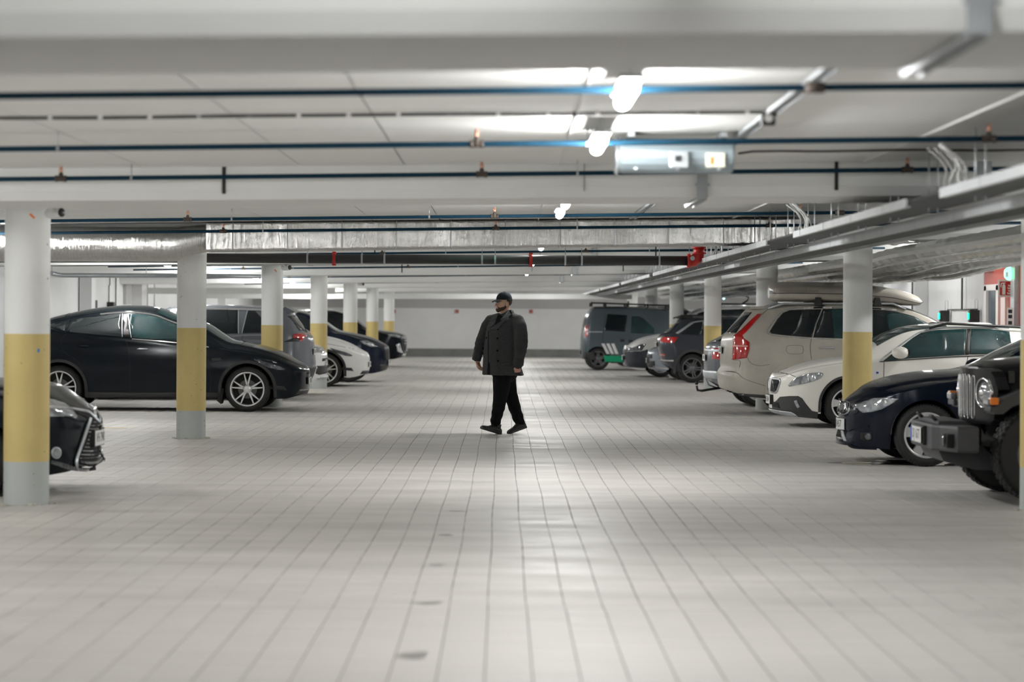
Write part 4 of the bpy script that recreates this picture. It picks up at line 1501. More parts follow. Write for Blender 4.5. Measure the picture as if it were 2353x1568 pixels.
# ================= black hatchback with silver wheels (left)
def crossover(kind, X0, Ym, label, pm, traced, name='car'):
    z1 = Z(100, 680, 5.6); z2 = Z(440, 680, 5.6)
    if traced:
        top_px = z2((1535, 905), (1490, 868), (1330, 790), (1160, 715), (900, 632), (700, 590), (560, 566)) + z2((460, 515), (195, 352)) + z1((1715, 240), (1500, 155), (1300, 128), (1100, 125), (700, 158), (350, 225), (95, 290)) + [(80, 748), (40, 770)]
        # straight list in car coordinates is reused for its white twin
        c0 = Placed.__new__(Placed); c0.kind, c0.X0, c0.Ym = kind, X0, Ym
        top = []
        for px, py in top_px:
            X, _, zz = P(px, py, Ym); top.append((round(X0 - X, 3), round(zz, 3)))
        global BODY_TOP
        top = sorted([t for t in top if t[0] > .03]) 
        BODY_TOP = [(0, .72)] + top + [(4.75, 1.10)]
        # thin out points that run backwards
        o = [BODY_TOP[0]]
        for t in BODY_TOP[1:]:
            if t[0] - o[-1][0] > .05: o.append(t)
        BODY_TOP = o
    spec = dict(L=4.75, W=1.92, top=list(BODY_TOP),
                belt=[(0, .66), (.5, .80), (1.1, .93), (1.6, 1.02), (2.1, 1.08), (2.9, 1.14), (3.6, 1.20), (4.3, 1.30), (4.75, 1.1)],
                bottom=[(0, .27), (.35, .20), (1.4, .20), (3.3, .20), (4.4, .24), (4.75, .35)],
                wroof=[(0, .80), (.8, .80), (1.3, .76), (2.0, .60), (2.6, .58), (3.6, .58), (4.3, .62), (4.75, .66)],
                crown=[(0, .05), (1.1, .07), (1.9, .12), (3.4, .12), (4.4, .10), (4.75, .05)],
                front=[(.15, .10), (.27, .04), (.4, .0), (.6, .0), (.72, .05), (.8, .10)], rear=[(.3, .08), (.5, 0), (.9, .03), (1.12, .0)],
                wheels=[.90, 3.83], arch=.405, rw=.352, rim_r=.268, tyre_w=.24, rf=.95, pf=2.2, rr=.7, style='split', rim_rot=PI / 2 + .0, inset=.03)
    c = Placed(spec, kind, X0, Ym, label, name=name)
    c.body(pm, c.root)
    finish_car(c, c.root, spec)
    # glass
    c.top_patch(1.02, 2.35, .93, 'windscreen', M_glassteal, c.root, n=18)
    c.top_patch(2.40, 3.75, .96, 'glass_roof', M_glass, c.root, n=14)
    c.top_patch(3.82, 4.55, .90, 'rear_window', M_glass, c.root, n=10)
    tb = lambda x: c.belt_(x) + .02
    def tr(x): return c.top(x) - c.crown(x) - .015
    def win(x0, x1, k=9, top_cut=None, lean0=0, lean1=0):
        lo = [(x0 + (x1 - x0) * i / k, tb(x0 + (x1 - x0) * i / k)) for i in range(k + 1)]
        up = [(x0 + lean0 + (x1 + lean1 - x0 - lean0) * i / k, tr(x0 + lean0 + (x1 + lean1 - x0 - lean0) * i / k)) for i in range(k + 1)]
        return lo + up[::-1]
    c.patch(win(1.62, 2.70, lean0=.42, lean1=.10), 'front_window', M_glassteal, c.root, .007)
    c.patch(win(2.86, 3.72, lean0=.05), 'rear_door_window', M_glass, c.root, .007)
    c.patch([(3.76, tb(3.76)), (4.12, 1.33), (4.22, 1.36), (3.95, tr(3.95)), (3.76, tr(3.76))], 'quarter_window', M_glass, c.root, .007)
    c.patch([(2.715, tb(2.7)), (2.845, tb(2.84)), (2.895, tr(2.895)), (2.815, tr(2.8))], 'door_pillar', M_trimblk, c.root)
    # bright trim round the side glass
    up = [(1.55 + (3.9 - 1.55) * i / 26, 0) for i in range(27)]
    c.band([(x, c.belt_(x) + .0) for x in [1.5 + 1.6 * i / 12 for i in range(10)]], .014, 'window_trim', M_chrome, c.root, .008)
    c.band([(x, tr(x) + .022) for x in [1.95 + 1.3 * i / 10 for i in range(11)]], .022, 'window_trim', M_chrome, c.root, .008)
    c.band([(2.71, tb(2.7)), (2.81, tr(2.8))], .007, 'window_trim', M_galv, c.root, .009)
    c.band([(2.85, tb(2.85)), (2.90, tr(2.9))], .007, 'window_trim', M_galv, c.root, .009)
    # seams
    c.band([(2.80, 1.10), (2.74, .95), (2.72, .6), (2.73, .27)], .007, 'door_seam', M_seam, c.root, .0015)
    c.band([(1.55, 1.0), (1.5, .8), (1.46, .5), (1.48, .27)], .007, 'door_seam', M_seam, c.root, .0015)
    c.band([(3.72, 1.2), (3.80, 1.12), (3.80, 1.0), (3.76, .90), (3.55, .80), (3.42, .6), (3.38, .35)], .007, 'door_seam', M_seam, c.root, .0015)
    c.band([(.30, .80), (.8, .905), (1.35, .985)], .007, 'bonnet_seam', M_seam, c.root, .0015)
    handle_part(c, c.root, 2.53, .965, M_galv if traced else M_chrome, .17)
    handle_part(c, c.root, 3.45, 1.0, pm, .17)
    sill_trim(c, M_trimblk, .205, .30)
    arch_trim(c, M_trimblk, .045, .010)
    c.patch([(.30, .655), (.42, .72), (.66, .79), (.80, .83), (.78, .80), (.62, .705), (.42, .645)], 'headlamp', M_lensdark, c.root, .006, res=.04, round_=1)
    c.patch([(.30, .33), (.55, .36), (.62, .42), (.34, .40)], 'bumper_vent', M_trimblk, c.root, .004)
    c.patch([(-.55, .26), (.55, .26), (.5, .34), (-.5, .34)], 'lower_grille', M_trimblk, c.root, .006, where='front')
    plate_obj(c.root, c.front_x(0, .47) - .012, 0, .47, 'EK 47215', -1, curve=.02)
    c.patch([(3.95, .98), (4.45, 1.0), (4.6, .92), (4.2, .9)], 'tail_lamp', M_redlens, c.root, .006)
    for sg in (1, -1):
        mirror_part(c.root, 1.72, .90, 1.08, pm, sg)
    # camera pod on the wing
    for sg in (1, -1):
        mb = MB()
        mb.prism([(1.28, .80), (1.44, .79), (1.46, .83), (1.32, .84)], sg * (c.side_y(1.36, .81) - .003), sg * (c.side_y(1.36, .81) + .012))
        mb.build('side_camera', M_trimblk, c.root)
    # mud flap behind the front wheel
    for sg in (1, -1):
        mf = MB()
        mf.prism([(1.27, .36), (1.31, .36), (1.37, .17), (1.31, .12), (1.29, .2)], sg * .60, sg * .93)
        mf.build('mud_flap', M_under, c.root)
    return c
PM_black = paint('black_paint', (0.006, 0.009, 0.013), .22, .2)
PM_white = paint('white_paint', (0.80, 0.80, 0.79), .25, .0)
PM_navy = paint('dark_navy_paint', (0.005, 0.008, 0.016), .22, .3)
PM_grey = paint('slate_grey_paint', (0.16, 0.17, 0.19), .3, .5)
PM_dgrey = paint('dark_grey_paint', (0.045, 0.05, 0.06), .3, .4)
PM_beige = paint('beige_paint_dusty', (0.47, 0.44, 0.385), .42, .15, coat=.25, var=.10)
PM_cream = paint('cream_white_paint', (0.82, 0.80, 0.74), .25, .0)
PM_blue = paint('dark_blue_paint', (0.008, 0.012, 0.024), .25, .3)
PM_van = paint('van_grey_paint', (0.10, 0.125, 0.14), .32, .4)
PM_silver = paint('silver_blue_paint', (0.30, 0.33, 0.38), .3, .6)

crossover('l_front', -3.07, 38.56, 'black hatchback with bright silver spoked wheels, nose to the lane behind the second left column', PM_black, True)
c5 = crossover('l_front', -2.86, 52.15, 'white car with rounded nose right behind the fourth left column', PM_white, False)

# ================= generic builder for plainer cars
def std_car(kind, X0, Ym, label, pm, spec, name='car', cat='car', glass=M_glass, clad=None, roof_rack=False, group=None):
    c = Placed(spec, kind, X0, Ym, label, cat=cat, name=name, group=group)
    c.body(pm, c.root)
    finish_car(c, c.root, spec)
    a, b = spec['screen']; c.top_patch(a, b, spec.get('screen_w', .93), 'windscreen', M_glassteal, c.root, n=14)
    tb = lambda x: c.belt_(x) + .025
    tr = lambda x: c.top(x) - c.crown(x) - spec.get('win_top', .02)
    for k, (x0, x1, l0, l1) in enumerate(spec['windows']):
        n = 8
        lo = [(x0 + (x1 - x0) * i / n, tb(x0 + (x1 - x0) * i / n)) for i in range(n + 1)]
        up = [(x0 + l0 + (x1 + l1 - x0 - l0) * i / n, max(tb(x0) + .03, tr(x0 + l0 + (x1 + l1 - x0 - l0) * i / n))) for i in range(n + 1)]
        c.patch(lo + up[::-1], ('front_window', 'rear_door_window', 'quarter_window')[min(k, 2)], glass, c.root, .007)
    for x, zt_ in spec.get('seams', []):
        c.band([(x + .03, zt_), (x, .75), (x, .3)], .008, 'door_seam', M_seam, c.root, .0015)
    for x, zz in spec.get('handles', []):
        handle_part(c, c.root, x, zz, pm)
    if clad:
        arch_trim(c, clad, .06, .012); sill_trim(c, clad, .2, .38)
    if 'rear_glass' in spec:
        z0, z1, hw = spec['rear_glass']
        c.patch([(-hw, z0), (hw, z0), (hw * .88, z1), (-hw * .88, z1)], 'rear_window', M_glass, c.root, .006, where='rear', res=.08)
    if 'mirror' in spec:
        for sg in (1, -1): mirror_part(c.root, spec['mirror'][0], spec['mirror'][1], spec['mirror'][2], spec.get('mirror_m', pm), sg)
    if roof_rack:
        for sg in (1, -1):
            mb = MB()
            y = min(c.wr(2.4), .62)
            zt_ = c.top(2.3)
            mb.tube([(spec['screen'][1] + .15, sg * y, c.top(spec['screen'][1] + .15) - .04), (spec['screen'][1] + .3, sg * y, c.top(2.3) + .02), (3.6, sg * y, c.top(3.6) + .02), (3.8, sg * y, c.top(3.8) - .03)], .018, 8)
            mb.build('roof_rail', M_trimblk if roof_rack == 1 else M_galv, c.root)
    return c

# ================= grey SUV, tail to the lane (left)
Ym = 43.6
z2 = Z(440, 680, 5.6)
spec = dict(L=4.6, W=1.855, wheels=[.92, 3.61], arch=.40, rw=.35, rim_r=.235, rf=.7, rr=.5, style='double',
    top=[(0, .90), (.15, 1.0), (.7, 1.08), (1.15, 1.14), (1.7, 1.50), (2.1, 1.66), (2.8, 1.69), (3.6, 1.675), (4.2, 1.64), (4.45, 1.60), (4.6, 1.57)],
    belt=[(0, .8), (1.0, 1.05), (1.6, 1.10), (3.0, 1.15), (3.8, 1.18), (4.2, 1.2), (4.6, 1.2)],
    bottom=[(0, .35), (.4, .22), (4.2, .24), (4.6, .45)],
    wroof=[(0, .8), (1.1, .78), (1.8, .62), (2.4, .60), (3.8, .60), (4.6, .62)], crown=[(0, .05), (1.1, .06), (2.0, .07), (4.4, .07), (4.6, .06)],
    front=[(.3, .05), (.6, 0), (.95, .08)], rear=[(.25, .15), (.45, .04), (.6, .0), (.86, .02), (1.12, .05), (1.22, .17), (1.35, .26), (1.54, .37), (1.62, .36)], dr=1.1,
    screen=(1.2, 2.0), windows=[(1.55, 2.35, .35, .02), (2.47, 3.30, -.02, -.04), (3.38, 3.95, .06, -.38)], seams=[(2.4, 1.1), (1.35, 1.0), (3.35, 1.14)], handles=[(2.25, 1.02), (3.22, 1.05)], rear_glass=(1.24, 1.50, .62), mirror=(1.62, .88, 1.12))
c = std_car('l_rear', (725 - CX) * Ym / FOC, Ym, 'slate grey SUV parked tail out with a red rear lamp, behind the third left column', PM_grey, spec, clad=M_cladding)
c.band([(x, c.top(x) - c.crown(x) + .0) for x in [1.9 + .2 * i for i in range(10)]], .03, 'window_trim', M_chrome, c.root, .01)
for x, d in ((2.36, .05), (2.46, -.03), (3.31, -.03), (3.37, .07)):
    c.band([(x, c.belt_(x) + .02), (x + d, c.top(x) - c.crown(x) - .01)], .016, 'window_trim', M_galv, c.root, .009)
c.pp(z2((1310, 500), (1350, 490), (1475, 488), (1478, 520), (1440, 560), (1415, 588), (1385, 585), (1395, 555), (1300, 540)), 'tail_lamp', M_redlens, .012)
c.pp(z2((1190, 590), (1310, 545), (1395, 558), (1385, 588), (1200, 596)), 'tail_lamp_housing', M_trimblk, .008)
c.pp(z2((1235, 262), (1265, 262), (1480, 470), (1440, 455)), 'pillar_trim', M_cladding, .008)
mb = MB().prism([(4.10, 1.66), (4.60 - .33, 1.575), (4.60 - .42, 1.54), (4.0, 1.60)], -.55, .55)
mb.build('roof_spoiler', PM_grey, c.root)
c.patch([(-.8, .36), (.8, .36), (.85, .58), (-.85, .58)], 'rear_bumper_trim', M_cladding, c.root, .012, where='rear', res=.08)
plate_obj(c.root, c.front_x(0, .85, True), 0, .86, 'DR 60482', 1)

# ================= small white car with nose between the grey SUV and the white car
spec = dict(L=3.95, W=1.70, wheels=[.78, 3.30], arch=.36, rw=.31, rim_r=.2, rf=.6, rr=.5,
    top=[(0, .84), (.12, .93), (.4, .99), (.95, 1.06), (1.5, 1.36), (1.95, 1.47), (3.0, 1.46), (3.6, 1.38), (3.95, 1.3)],
    belt=[(0, .74), (.9, .98), (2.4, 1.02), (3.95, 1.1)], bottom=[(0, .30), (.4, .2), (3.6, .22), (3.95, .4)],
    wroof=[(0, .7), (1, .68), (1.7, .55), (3.95, .56)], crown=[(0, .05), (1, .06), (2, .07), (3.95, .06)],
    front=[(.2, .12), (.35, .0), (.5, .02), (.7, .0), (.9, .06)], rear=[(.3, .08), (.6, 0), (1.0, .05), (1.4, .25)],
    screen=(1.0, 1.85), windows=[(1.35, 2.1, .35, .03), (2.2, 3.1, .02, -.1)], seams=[(2.15, 1.0)], handles=[(2.0, .93)], mirror=(1.4, .8, 1.05))
c = std_car('l_front', (753 - CX) * 46.2 / FOC, 46.2, 'small white car mostly hidden between the grey SUV and the fourth left column', PM_white, spec)
z3 = Z(580, 680, 5.88)
c.pp(z3((830, 695), (940, 690), (965, 720), (972, 780), (900, 770), (830, 765)), 'headlamp', M_lens, .008, both=True)
c.patch([(-.5, .42), (.5, .42), (.62, .56), (-.62, .56)], 'lower_grille', M_trimblk, c.root, .008, where='front')
c.pp(z3((945, 850), (1022, 835), (1020, 868), (940, 885)), 'grille_bar', M_trimblk, .01)
c.pp(z3((870, 980), (930, 960), (1000, 965), (995, 1050), (900, 1070), (850, 1050)), 'fog_lamp_surround', M_trimblk, .008)
c.patch([(-.6, .30), (.6, .30), (.55, .36), (-.55, .36)], 'skid_plate', M_galv, c.root, .015, where='front')
plate_obj(c.root, c.front_x(0, .5) - .012, 0, .62, 'BT 81930', -1, curve=.02)

# ================= dark blue SUV behind the white car
spec = dict(L=4.6, W=1.86, wheels=[.88, 3.65], arch=.39, rw=.345, rim_r=.24, rf=.9, rr=.5,
    top=[(0, .82), (.1, .90), (.45, 1.03), (.8, 1.11), (1.15, 1.18), (1.5, 1.40), (1.95, 1.60), (2.3, 1.655), (3.3, 1.65), (4.1, 1.56), (4.6, 1.45)],
    belt=[(0, .72), (.5, .92), (1.1, 1.10), (2.4, 1.14), (4.6, 1.2)], bottom=[(0, .26), (.4, .2), (4.2, .22), (4.6, .4)],
    wroof=[(0, .75), (1.1, .75), (1.9, .6), (4.6, .62)], crown=[(0, .06), (1.1, .06), (2.0, .07), (4.6, .06)],
    front=[(.2, .12), (.35, .03), (.5, .0), (.8, .02), (.92, .1)], rear=[(.3, .1), (.6, 0), (1.1, .03), (1.5, .35)],
    screen=(1.18, 2.05), windows=[(1.5, 2.4, .38, .03), (2.5, 3.3, .02, -.03), (3.35, 4.0, .0, -.3)], seams=[(2.45, 1.1)], handles=[(2.3, 1.0)], mirror=(1.6, .88, 1.15))
c = std_car('l_front', (895 - CX) * 55.6 / FOC, 55.6, 'dark blue SUV, long bonnet showing between the fourth and fifth left columns', PM_blue, spec)
c.pp(z3((1450, 610), (1550, 612), (1640, 650), (1660, 690), (1600, 690), (1500, 650)), 'headlamp', M_lens, .008)
c.patch([(-.42, .50), (.42, .50), (.46, .82), (-.46, .82)], 'grille', M_trimblk, c.root, .008, where='front')
c.patch([(-.6, .28), (.6, .28), (.6, .40), (-.6, .40)], 'lower_grille', M_trimblk, c.root, .008, where='front')
plate_obj(c.root, c.front_x(0, .45) - .012, 0, .45, 'EV 30917', -1, curve=.02)

# ================= black SUV farthest on the left
spec = dict(L=4.6, W=1.82, wheels=[.9, 3.57], arch=.39, rw=.34, rim_r=.23, rf=.7, rr=.5,
    top=[(0, .90), (.1, .98), (.5, 1.05), (1.1, 1.13), (1.5, 1.40), (1.9, 1.62), (2.3, 1.70), (3.3, 1.70), (4.2, 1.6), (4.6, 1.5)],
    belt=[(0, .8), (.5, .95), (1.1, 1.08), (4.6, 1.2)], bottom=[(0, .30), (.4, .22), (4.2, .22), (4.6, .4)],
    wroof=[(0, .75), (1.1, .75), (1.9, .6), (4.6, .62)], crown=[(0, .05), (2.0, .07), (4.6, .06)],
    front=[(.2, .12), (.4, .02), (.6, .0), (.9, .02), (1.0, .1)], rear=[(.3, .1), (.6, 0), (1.1, .03), (1.5, .35)],
    screen=(1.15, 1.95), windows=[(1.5, 2.4, .38, .03), (2.5, 3.3, .02, -.03)], seams=[(2.45, 1.1)], handles=[(2.3, 1.0)], mirror=(1.6, .88, 1.15))
c = std_car('l_front', (935 - CX) * 73 / FOC, 73.0, 'black SUV with chrome front, farthest car on the left', PM_black, spec)
c.patch([(.12, .86), (.55, .92), (.5, .99), (.2, .95)], 'headlamp', M_lens, c.root, .01, round_=1)
c.patch([(-.45, .62), (.45, .62), (.5, .92), (-.5, .92)], 'grille', M_trimblk, c.root, .008, where='front')
for dz in (.68, .76, .84):
    c.patch([(-.45, dz), (.45, dz), (.45, dz + .02), (-.45, dz + .02)], 'chrome_bar', M_chrome, c.root, .02, where='front')
c.patch([(.08, .40), (.24, .44), (.28, .66), (.18, .70), (.13, .5)], 'chrome_corner', M_chrome, c.root, .012)
c.patch([(-.5, .32), (.5, .32), (.45, .38), (-.45, .38)], 'skid_plate', M_chrome, c.root, .015, where='front')
plate_obj(c.root, c.front_x(0, .5) - .012, 0, .52, 'SV 22764', -1, curve=.02)

# ================= black hatchback front at the left edge
Ym = 20.6
zl = Z(0, 840, 4.9)
X0 = (236 - CX) * Ym / FOC
spec = dict(L=4.35, W=1.765, wheels=[.93, 3.53], arch=.36, rw=.315, rim_r=.22, rf=.72, pf=2.1, rr=.5, style='split',
    top_px=zl((1095, 480), (1060, 465), (980, 405), (860, 325), (760, 270), (660, 225), (560, 195)), 
    top=[(0, .66), (1.0, .965), (1.2, 1.0), (1.7, 1.26), (2.2, 1.43), (2.9, 1.45), (3.7, 1.36), (4.2, 1.15), (4.35, 1.05)],
    belt=[(0, .58), (.3, .74), (.7, .83), (1.2, .93), (2.4, .98), (4.35, 1.0)], bottom=[(0, .24), (.15, .19), (.5, .165), (4, .2), (4.35, .35)],
    wroof=[(0, .66), (1.0, .70), (1.8, .56), (3.4, .56), (4.35, .6)], crown=[(0, .06), (1.1, .07), (2.0, .08), (4.35, .06)],
    front=[(.15, .14), (.2, .10), (.26, .0), (.30, .02), (.42, .04), (.55, .03), (.65, .05), (.78, .12), (.85, .18)], rear=[(.3, .08), (.6, 0), (1.1, .1)],
    screen=(1.15, 2.0), windows=[(1.5, 2.3, .4, .03), (2.4, 3.2, .02, -.1)], seams=[(2.35, .95), (1.35, .9)], handles=[(2.2, .88)], mirror=(1.5, .84, 1.0))
c = std_car('l_front', X0, Ym, 'black hatchback front with dark slatted grille and round fog lamp, at the left edge', PM_black, spec)
# grille opening and its parts
c.pp(zl((820, 495), (1000, 540), (1120, 660), (1140, 700), (1130, 760), (1110, 950), (1085, 1130), (1000, 1135), (870, 1100), (850, 1060), (930, 800), (1000, 600), (830, 520)), 'grille_opening', M_under, .006, both=True, res=5)
for k, (yy, xl, xr) in enumerate(((645, 985, 1085), (680, 975, 1130), (715, 965, 1140), (750, 955, 1140), (795, 985, 1050), (838, 970, 1045), (882, 955, 1045), (925, 935, 1050), (968, 905, 1128), (1010, 890, 1120), (1052, 880, 1110), (1095, 890, 1095))):
    c.pb(zl((xl, yy - 4), ((xl + xr) / 2, yy + 3), (xr, yy - 12)), .010, 'grille_slat', M_lensdark, .016)
c.pb(zl((800, 495), (900, 515), (990, 530), (1030, 565), (1085, 625), (1135, 665)), .016, 'chrome_brow', M_galv, .018)
c.pb(zl((1005, 600), (970, 690), (930, 810), (880, 960), (845, 1060), (845, 1110), (875, 1170)), .020, 'grille_frame', M_galv, .020)
c.pp(zl((540, 385), (620, 395), (720, 430), (800, 490), (868, 585), (740, 572), (640, 575), (540, 580), (470, 570), (440, 480), (460, 400)), 'headlamp', M_lens, .010, res=5)
c.pb(zl((540, 470), (650, 480), (800, 492)), .014, 'lamp_strip', M_chrome, .014)
x_, y_, z_ = c.cast(*zl((630, 985))[0], .006)
for sg in (1, -1):
    pass
cp = [(630 + 54 * math.cos(2 * PI * k / 20), 985 + 68 * math.sin(2 * PI * k / 20)) for k in range(20)]
c.pp(zl(*cp), 'fog_lamp_ring', M_galv, .010, res=5)
c.pp(zl(*[(630 + (a - 630) * .78, 985 + (b - 985) * .78) for a, b in cp]), 'fog_lamp', M_lens, .016, res=5)
c.pb(zl((560, 1085), (700, 1120), (830, 1150), (940, 1165), (1020, 1168), (1075, 1160)), .030, 'front_lip', M_lensdark, .02)
x_, y_, z_ = c.cast(*zl((1085, 515))[0], .0)
em = MB().lathe([(0, -.012), (.055, -.010), (.062, 0)], (c.front_x(0, .70) - .01, 0, .675), 'x', 24)
em.build('round_badge', M_chrome, c.root)
zp = P(228, 1005, Ym)[2]
pl = plate_obj(c.root, c.front_x(0, zp) - .02, 0, zp, 'VH 79402', -1, w=.48, h=.125, curve=.012)
MB().box((c.front_x(0, zp) + .012, 0, zp), (.06, .50, .15)).build('plate_holder', M_trimblk, c.root, bevel=.006)

# ================= navy saloon (right)
Ym = 25.5
zb = Z(1900, 820, 4.126)
spec = dict(L=4.62, W=1.81, wheels=[.80, 3.61], arch=.36, rw=.322, rim_r=.235, rf=.85, pf=2.15, rr=.6, style='wide', rim_rot=PI / 2 + .15, tyre_w=.225, inset=.02,
    top_px=zb((125, 405), (180, 358), (250, 312), (350, 262), (450, 228), (700, 168), (950, 133), (1200, 118)),
    top=[(0, .60), (1.35, 1.0), (1.8, 1.22), (2.25, 1.40), (2.9, 1.43), (3.5, 1.36), (4.0, 1.12), (4.5, 1.06), (4.62, 1.0)],
    belt=[(0, .55), (.25, .67), (.7, .80), (1.3, .90), (2.5, .95), (4.0, 1.0), (4.62, .95)], bottom=[(0, .19), (.25, .175), (.5, .17), (4.2, .2), (4.62, .32)],
    wroof=[(0, .68), (1.2, .74), (2.0, .54), (3.2, .54), (4.0, .66), (4.62, .7)], crown=[(0, .05), (.3, .07), (1.2, .08), (2.2, .08), (4.0, .05), (4.62, .04)],
    front=[(.15, .03), (.2, .0), (.35, .03), (.5, .03), (.6, .05), (.68, .10), (.75, .16)], rear=[(.3, .08), (.6, 0), (1.0, .05)],
    screen=(1.3, 2.15), windows=[(1.75, 2.45, .4, .03), (2.55, 3.3, .02, -.1)], seams=[(2.5, .92), (1.4, .85)], handles=[(2.3, .86)], mirror=(1.65, .86, 1.0))
c = std_car('r_front', 3.53, Ym, 'dark navy saloon with twin oval grille and wet bonnet, beside the black off-roader', PM_navy, spec)
c.pp(zb((262, 458), (350, 428), (440, 398), (560, 388), (678, 402), (640, 432), (590, 462), (520, 500), (430, 524), (345, 532), (310, 510), (296, 490), (272, 486)), 'headlamp', M_lens, .006, res=6)
for (lx_, ly_) in ((470, 455), (560, 430)):
    cpl = [(lx_ + 17 * math.cos(a), ly_ + 19 * math.sin(a)) for a in [2 * PI * k / 14 for k in range(14)]]
    c.pp(zb(*cpl), 'projector', M_chrome, .012, res=5)
kid = zb((112, 470), (120, 432), (155, 420), (213, 430), (226, 452), (212, 530), (170, 552), (132, 544), (118, 510))
c.pp(kid, 'grille_frame', M_chrome, .010, both=True, round_=1, res=5)
kid2 = zb((124, 475), (130, 440), (158, 430), (207, 438), (217, 455), (205, 525), (170, 541), (138, 534), (128, 505))
c.pp(kid2, 'oval_grille', M_under, .016, both=True, round_=1, res=5)
for k in range(8):
    xx = 134 + k * 10.5
    c.pb(zb((xx, 445), (xx - 2, 530 - max(0, k - 4) * 4)), .006, 'grille_slat', M_lensdark, .020)
c.pb(zb((215, 455), (262, 470), (300, 520), (250, 545)), .02, 'front_crease', PM_navy, .006)
c.pp(zb((325, 720), (420, 715), (435, 750), (430, 805), (330, 790), (318, 760)), 'fog_lamp_recess', M_under, .005)
cpl = [(398 + 30 * math.cos(a), 757 + 32 * math.sin(a)) for a in [2 * PI * k / 16 for k in range(16)]]
c.pp(zb(*cpl), 'fog_lamp', M_lensdark, .012, res=5)
c.pb(zb((205, 700), (260, 672), (400, 660)), .022, 'bumper_crease', PM_navy, .014)
c.pb(zb((215, 835), (260, 860), (400, 868), (480, 872)), .02, 'front_lip', PM_navy, .016)
c.pp(zb((138, 700), (160, 705), (190, 800), (165, 798), (145, 760)), 'bumper_fin', M_galv, .008)
c.patch([(-.30, .26), (.30, .26), (.28, .33), (-.28, .33)], 'lower_grille', M_under, c.root, .006, where='front')
zp = P(1927, 973, Ym)[2]
plate_obj(c.root, c.front_x(0, zp) - .018, 0, zp, 'SU 21457', -1, w=.50, h=.115, curve=.045)
MB().box((c.front_x(0, zp) + .025, 0, zp), (.05, .30, .12)).build('plate_holder', M_trimblk, c.root, bevel=.006)
# water drops on the bonnet
rd = random.Random(3); mb = MB()
for _ in range(1500):
    x = rd.uniform(.35, 1.25); f = rd.uniform(-.95, .95)
    b = c.belt(x); cr = c.crown(x); yr = min(c.wr(x), c.W * c.low(b)) * c.plan(x)
    a = math.acos(f); zz = c.top(x) - cr + cr * math.sin(a)
    r = rd.uniform(.0015, .0042)
    X = c.warp(x, zz); y = yr * f
    mb.add([(X - r, y - r, zz), (X + r, y - r, zz), (X + r, y + r, zz), (X - r, y + r, zz), (X, y, zz + r * .9)], [(0, 1, 4), (1, 2, 4), (2, 3, 4), (3, 0, 4)], True)
o = mb.build('water_drops', mat('water_drop', (.5, .55, .6), .05, spec=1.0, coat=1.0, metal=.6), c.root, fix=False); o['kind'] = 'stuff'

# ================= white hatchback (right)
Ym = 34.0
zv = Z(1740, 720, 5.407); zw = Z(1600, 600, 2.6135)
spec = dict(L=4.37, W=1.80, wheels=[1.0, 3.64], arch=.37, rw=.325, rim_r=.225, rf=.80, pf=2.2, rr=.5, style='turbine', tyre_w=.23,
    top_px=zv((215, 745), (300, 712), (450, 660), (700, 592), (900, 556), (1060, 540)) + zw((1060, 470), (1150, 425), (1240, 395), (1330, 383), (1500, 374), (1745, 370)),
    top=[(0, .74), (3.1, 1.44), (3.7, 1.38), (4.2, 1.2), (4.37, 1.05)],
    belt=[(0, .66), (.4, .80), (1.0, .90), (1.6, .98), (2.2, 1.01), (3.0, 1.05), (4.37, 1.05)], bottom=[(0, .25), (.2, .2), (.6, .2), (4, .22), (4.37, .35)],
    wroof=[(0, .68), (1.3, .74), (2.2, .57), (3.4, .56), (4.37, .6)], crown=[(0, .06), (.3, .08), (1.3, .09), (2.2, .09), (4.37, .06)],
    front=[(.15, .12), (.25, .02), (.4, .02), (.6, .02), (.74, .06), (.82, .14)], rear=[(.3, .08), (.6, 0), (1.0, .05)],
    screen=(1.42, 2.42), screen_w=.95, windows=[], seams=[], handles=[], mirror=None)
spec.pop('mirror')
c = std_car('r_front', 3.74, Ym, 'cream white hatchback with dark cladding, behind the second right column', PM_cream, spec)
c.pp(zw((1118, 604), (1200, 540), (1300, 463), (1350, 432), (1450, 415), (1625, 408), (1612, 565), (1290, 585)), 'front_window', M_glassteal, .005, round_=0)
c.pp(zw((1652, 408), (1760, 410), (1880, 425), (1900, 560), (1640, 562)), 'rear_door_window', M_glassteal, .005)
c.pp(zw((1628, 408), (1650, 408), (1638, 563), (1614, 565)), 'door_pillar', M_trimblk, .006)
c.pb(zw((1098, 606), (1130, 575), (1310, 445), (1360, 420), (1450, 403), (1620, 397), (1880, 405)), .016, 'window_trim', M_galv, .008)
c.pb(zw((1098, 606), (1290, 592), (1620, 571), (1880, 567)), .012, 'window_trim', M_trimblk, .006)
c.pb(zw((1128, 606), (1126, 680), (1122, 770)), .008, 'door_seam', M_seam, .002)
c.pb(zw((1633, 570), (1622, 620), (1612, 660), (1600, 760)), .008, 'door_seam', M_seam, .002)
x_, y_, z_ = c.cast(*zw((1225, 565))[0], .0)
for sg in (1, -1): mirror_part(c.root, x_ - .02, .87, P(2077, 811, 33)[2], PM_cream, sg, 1.05)
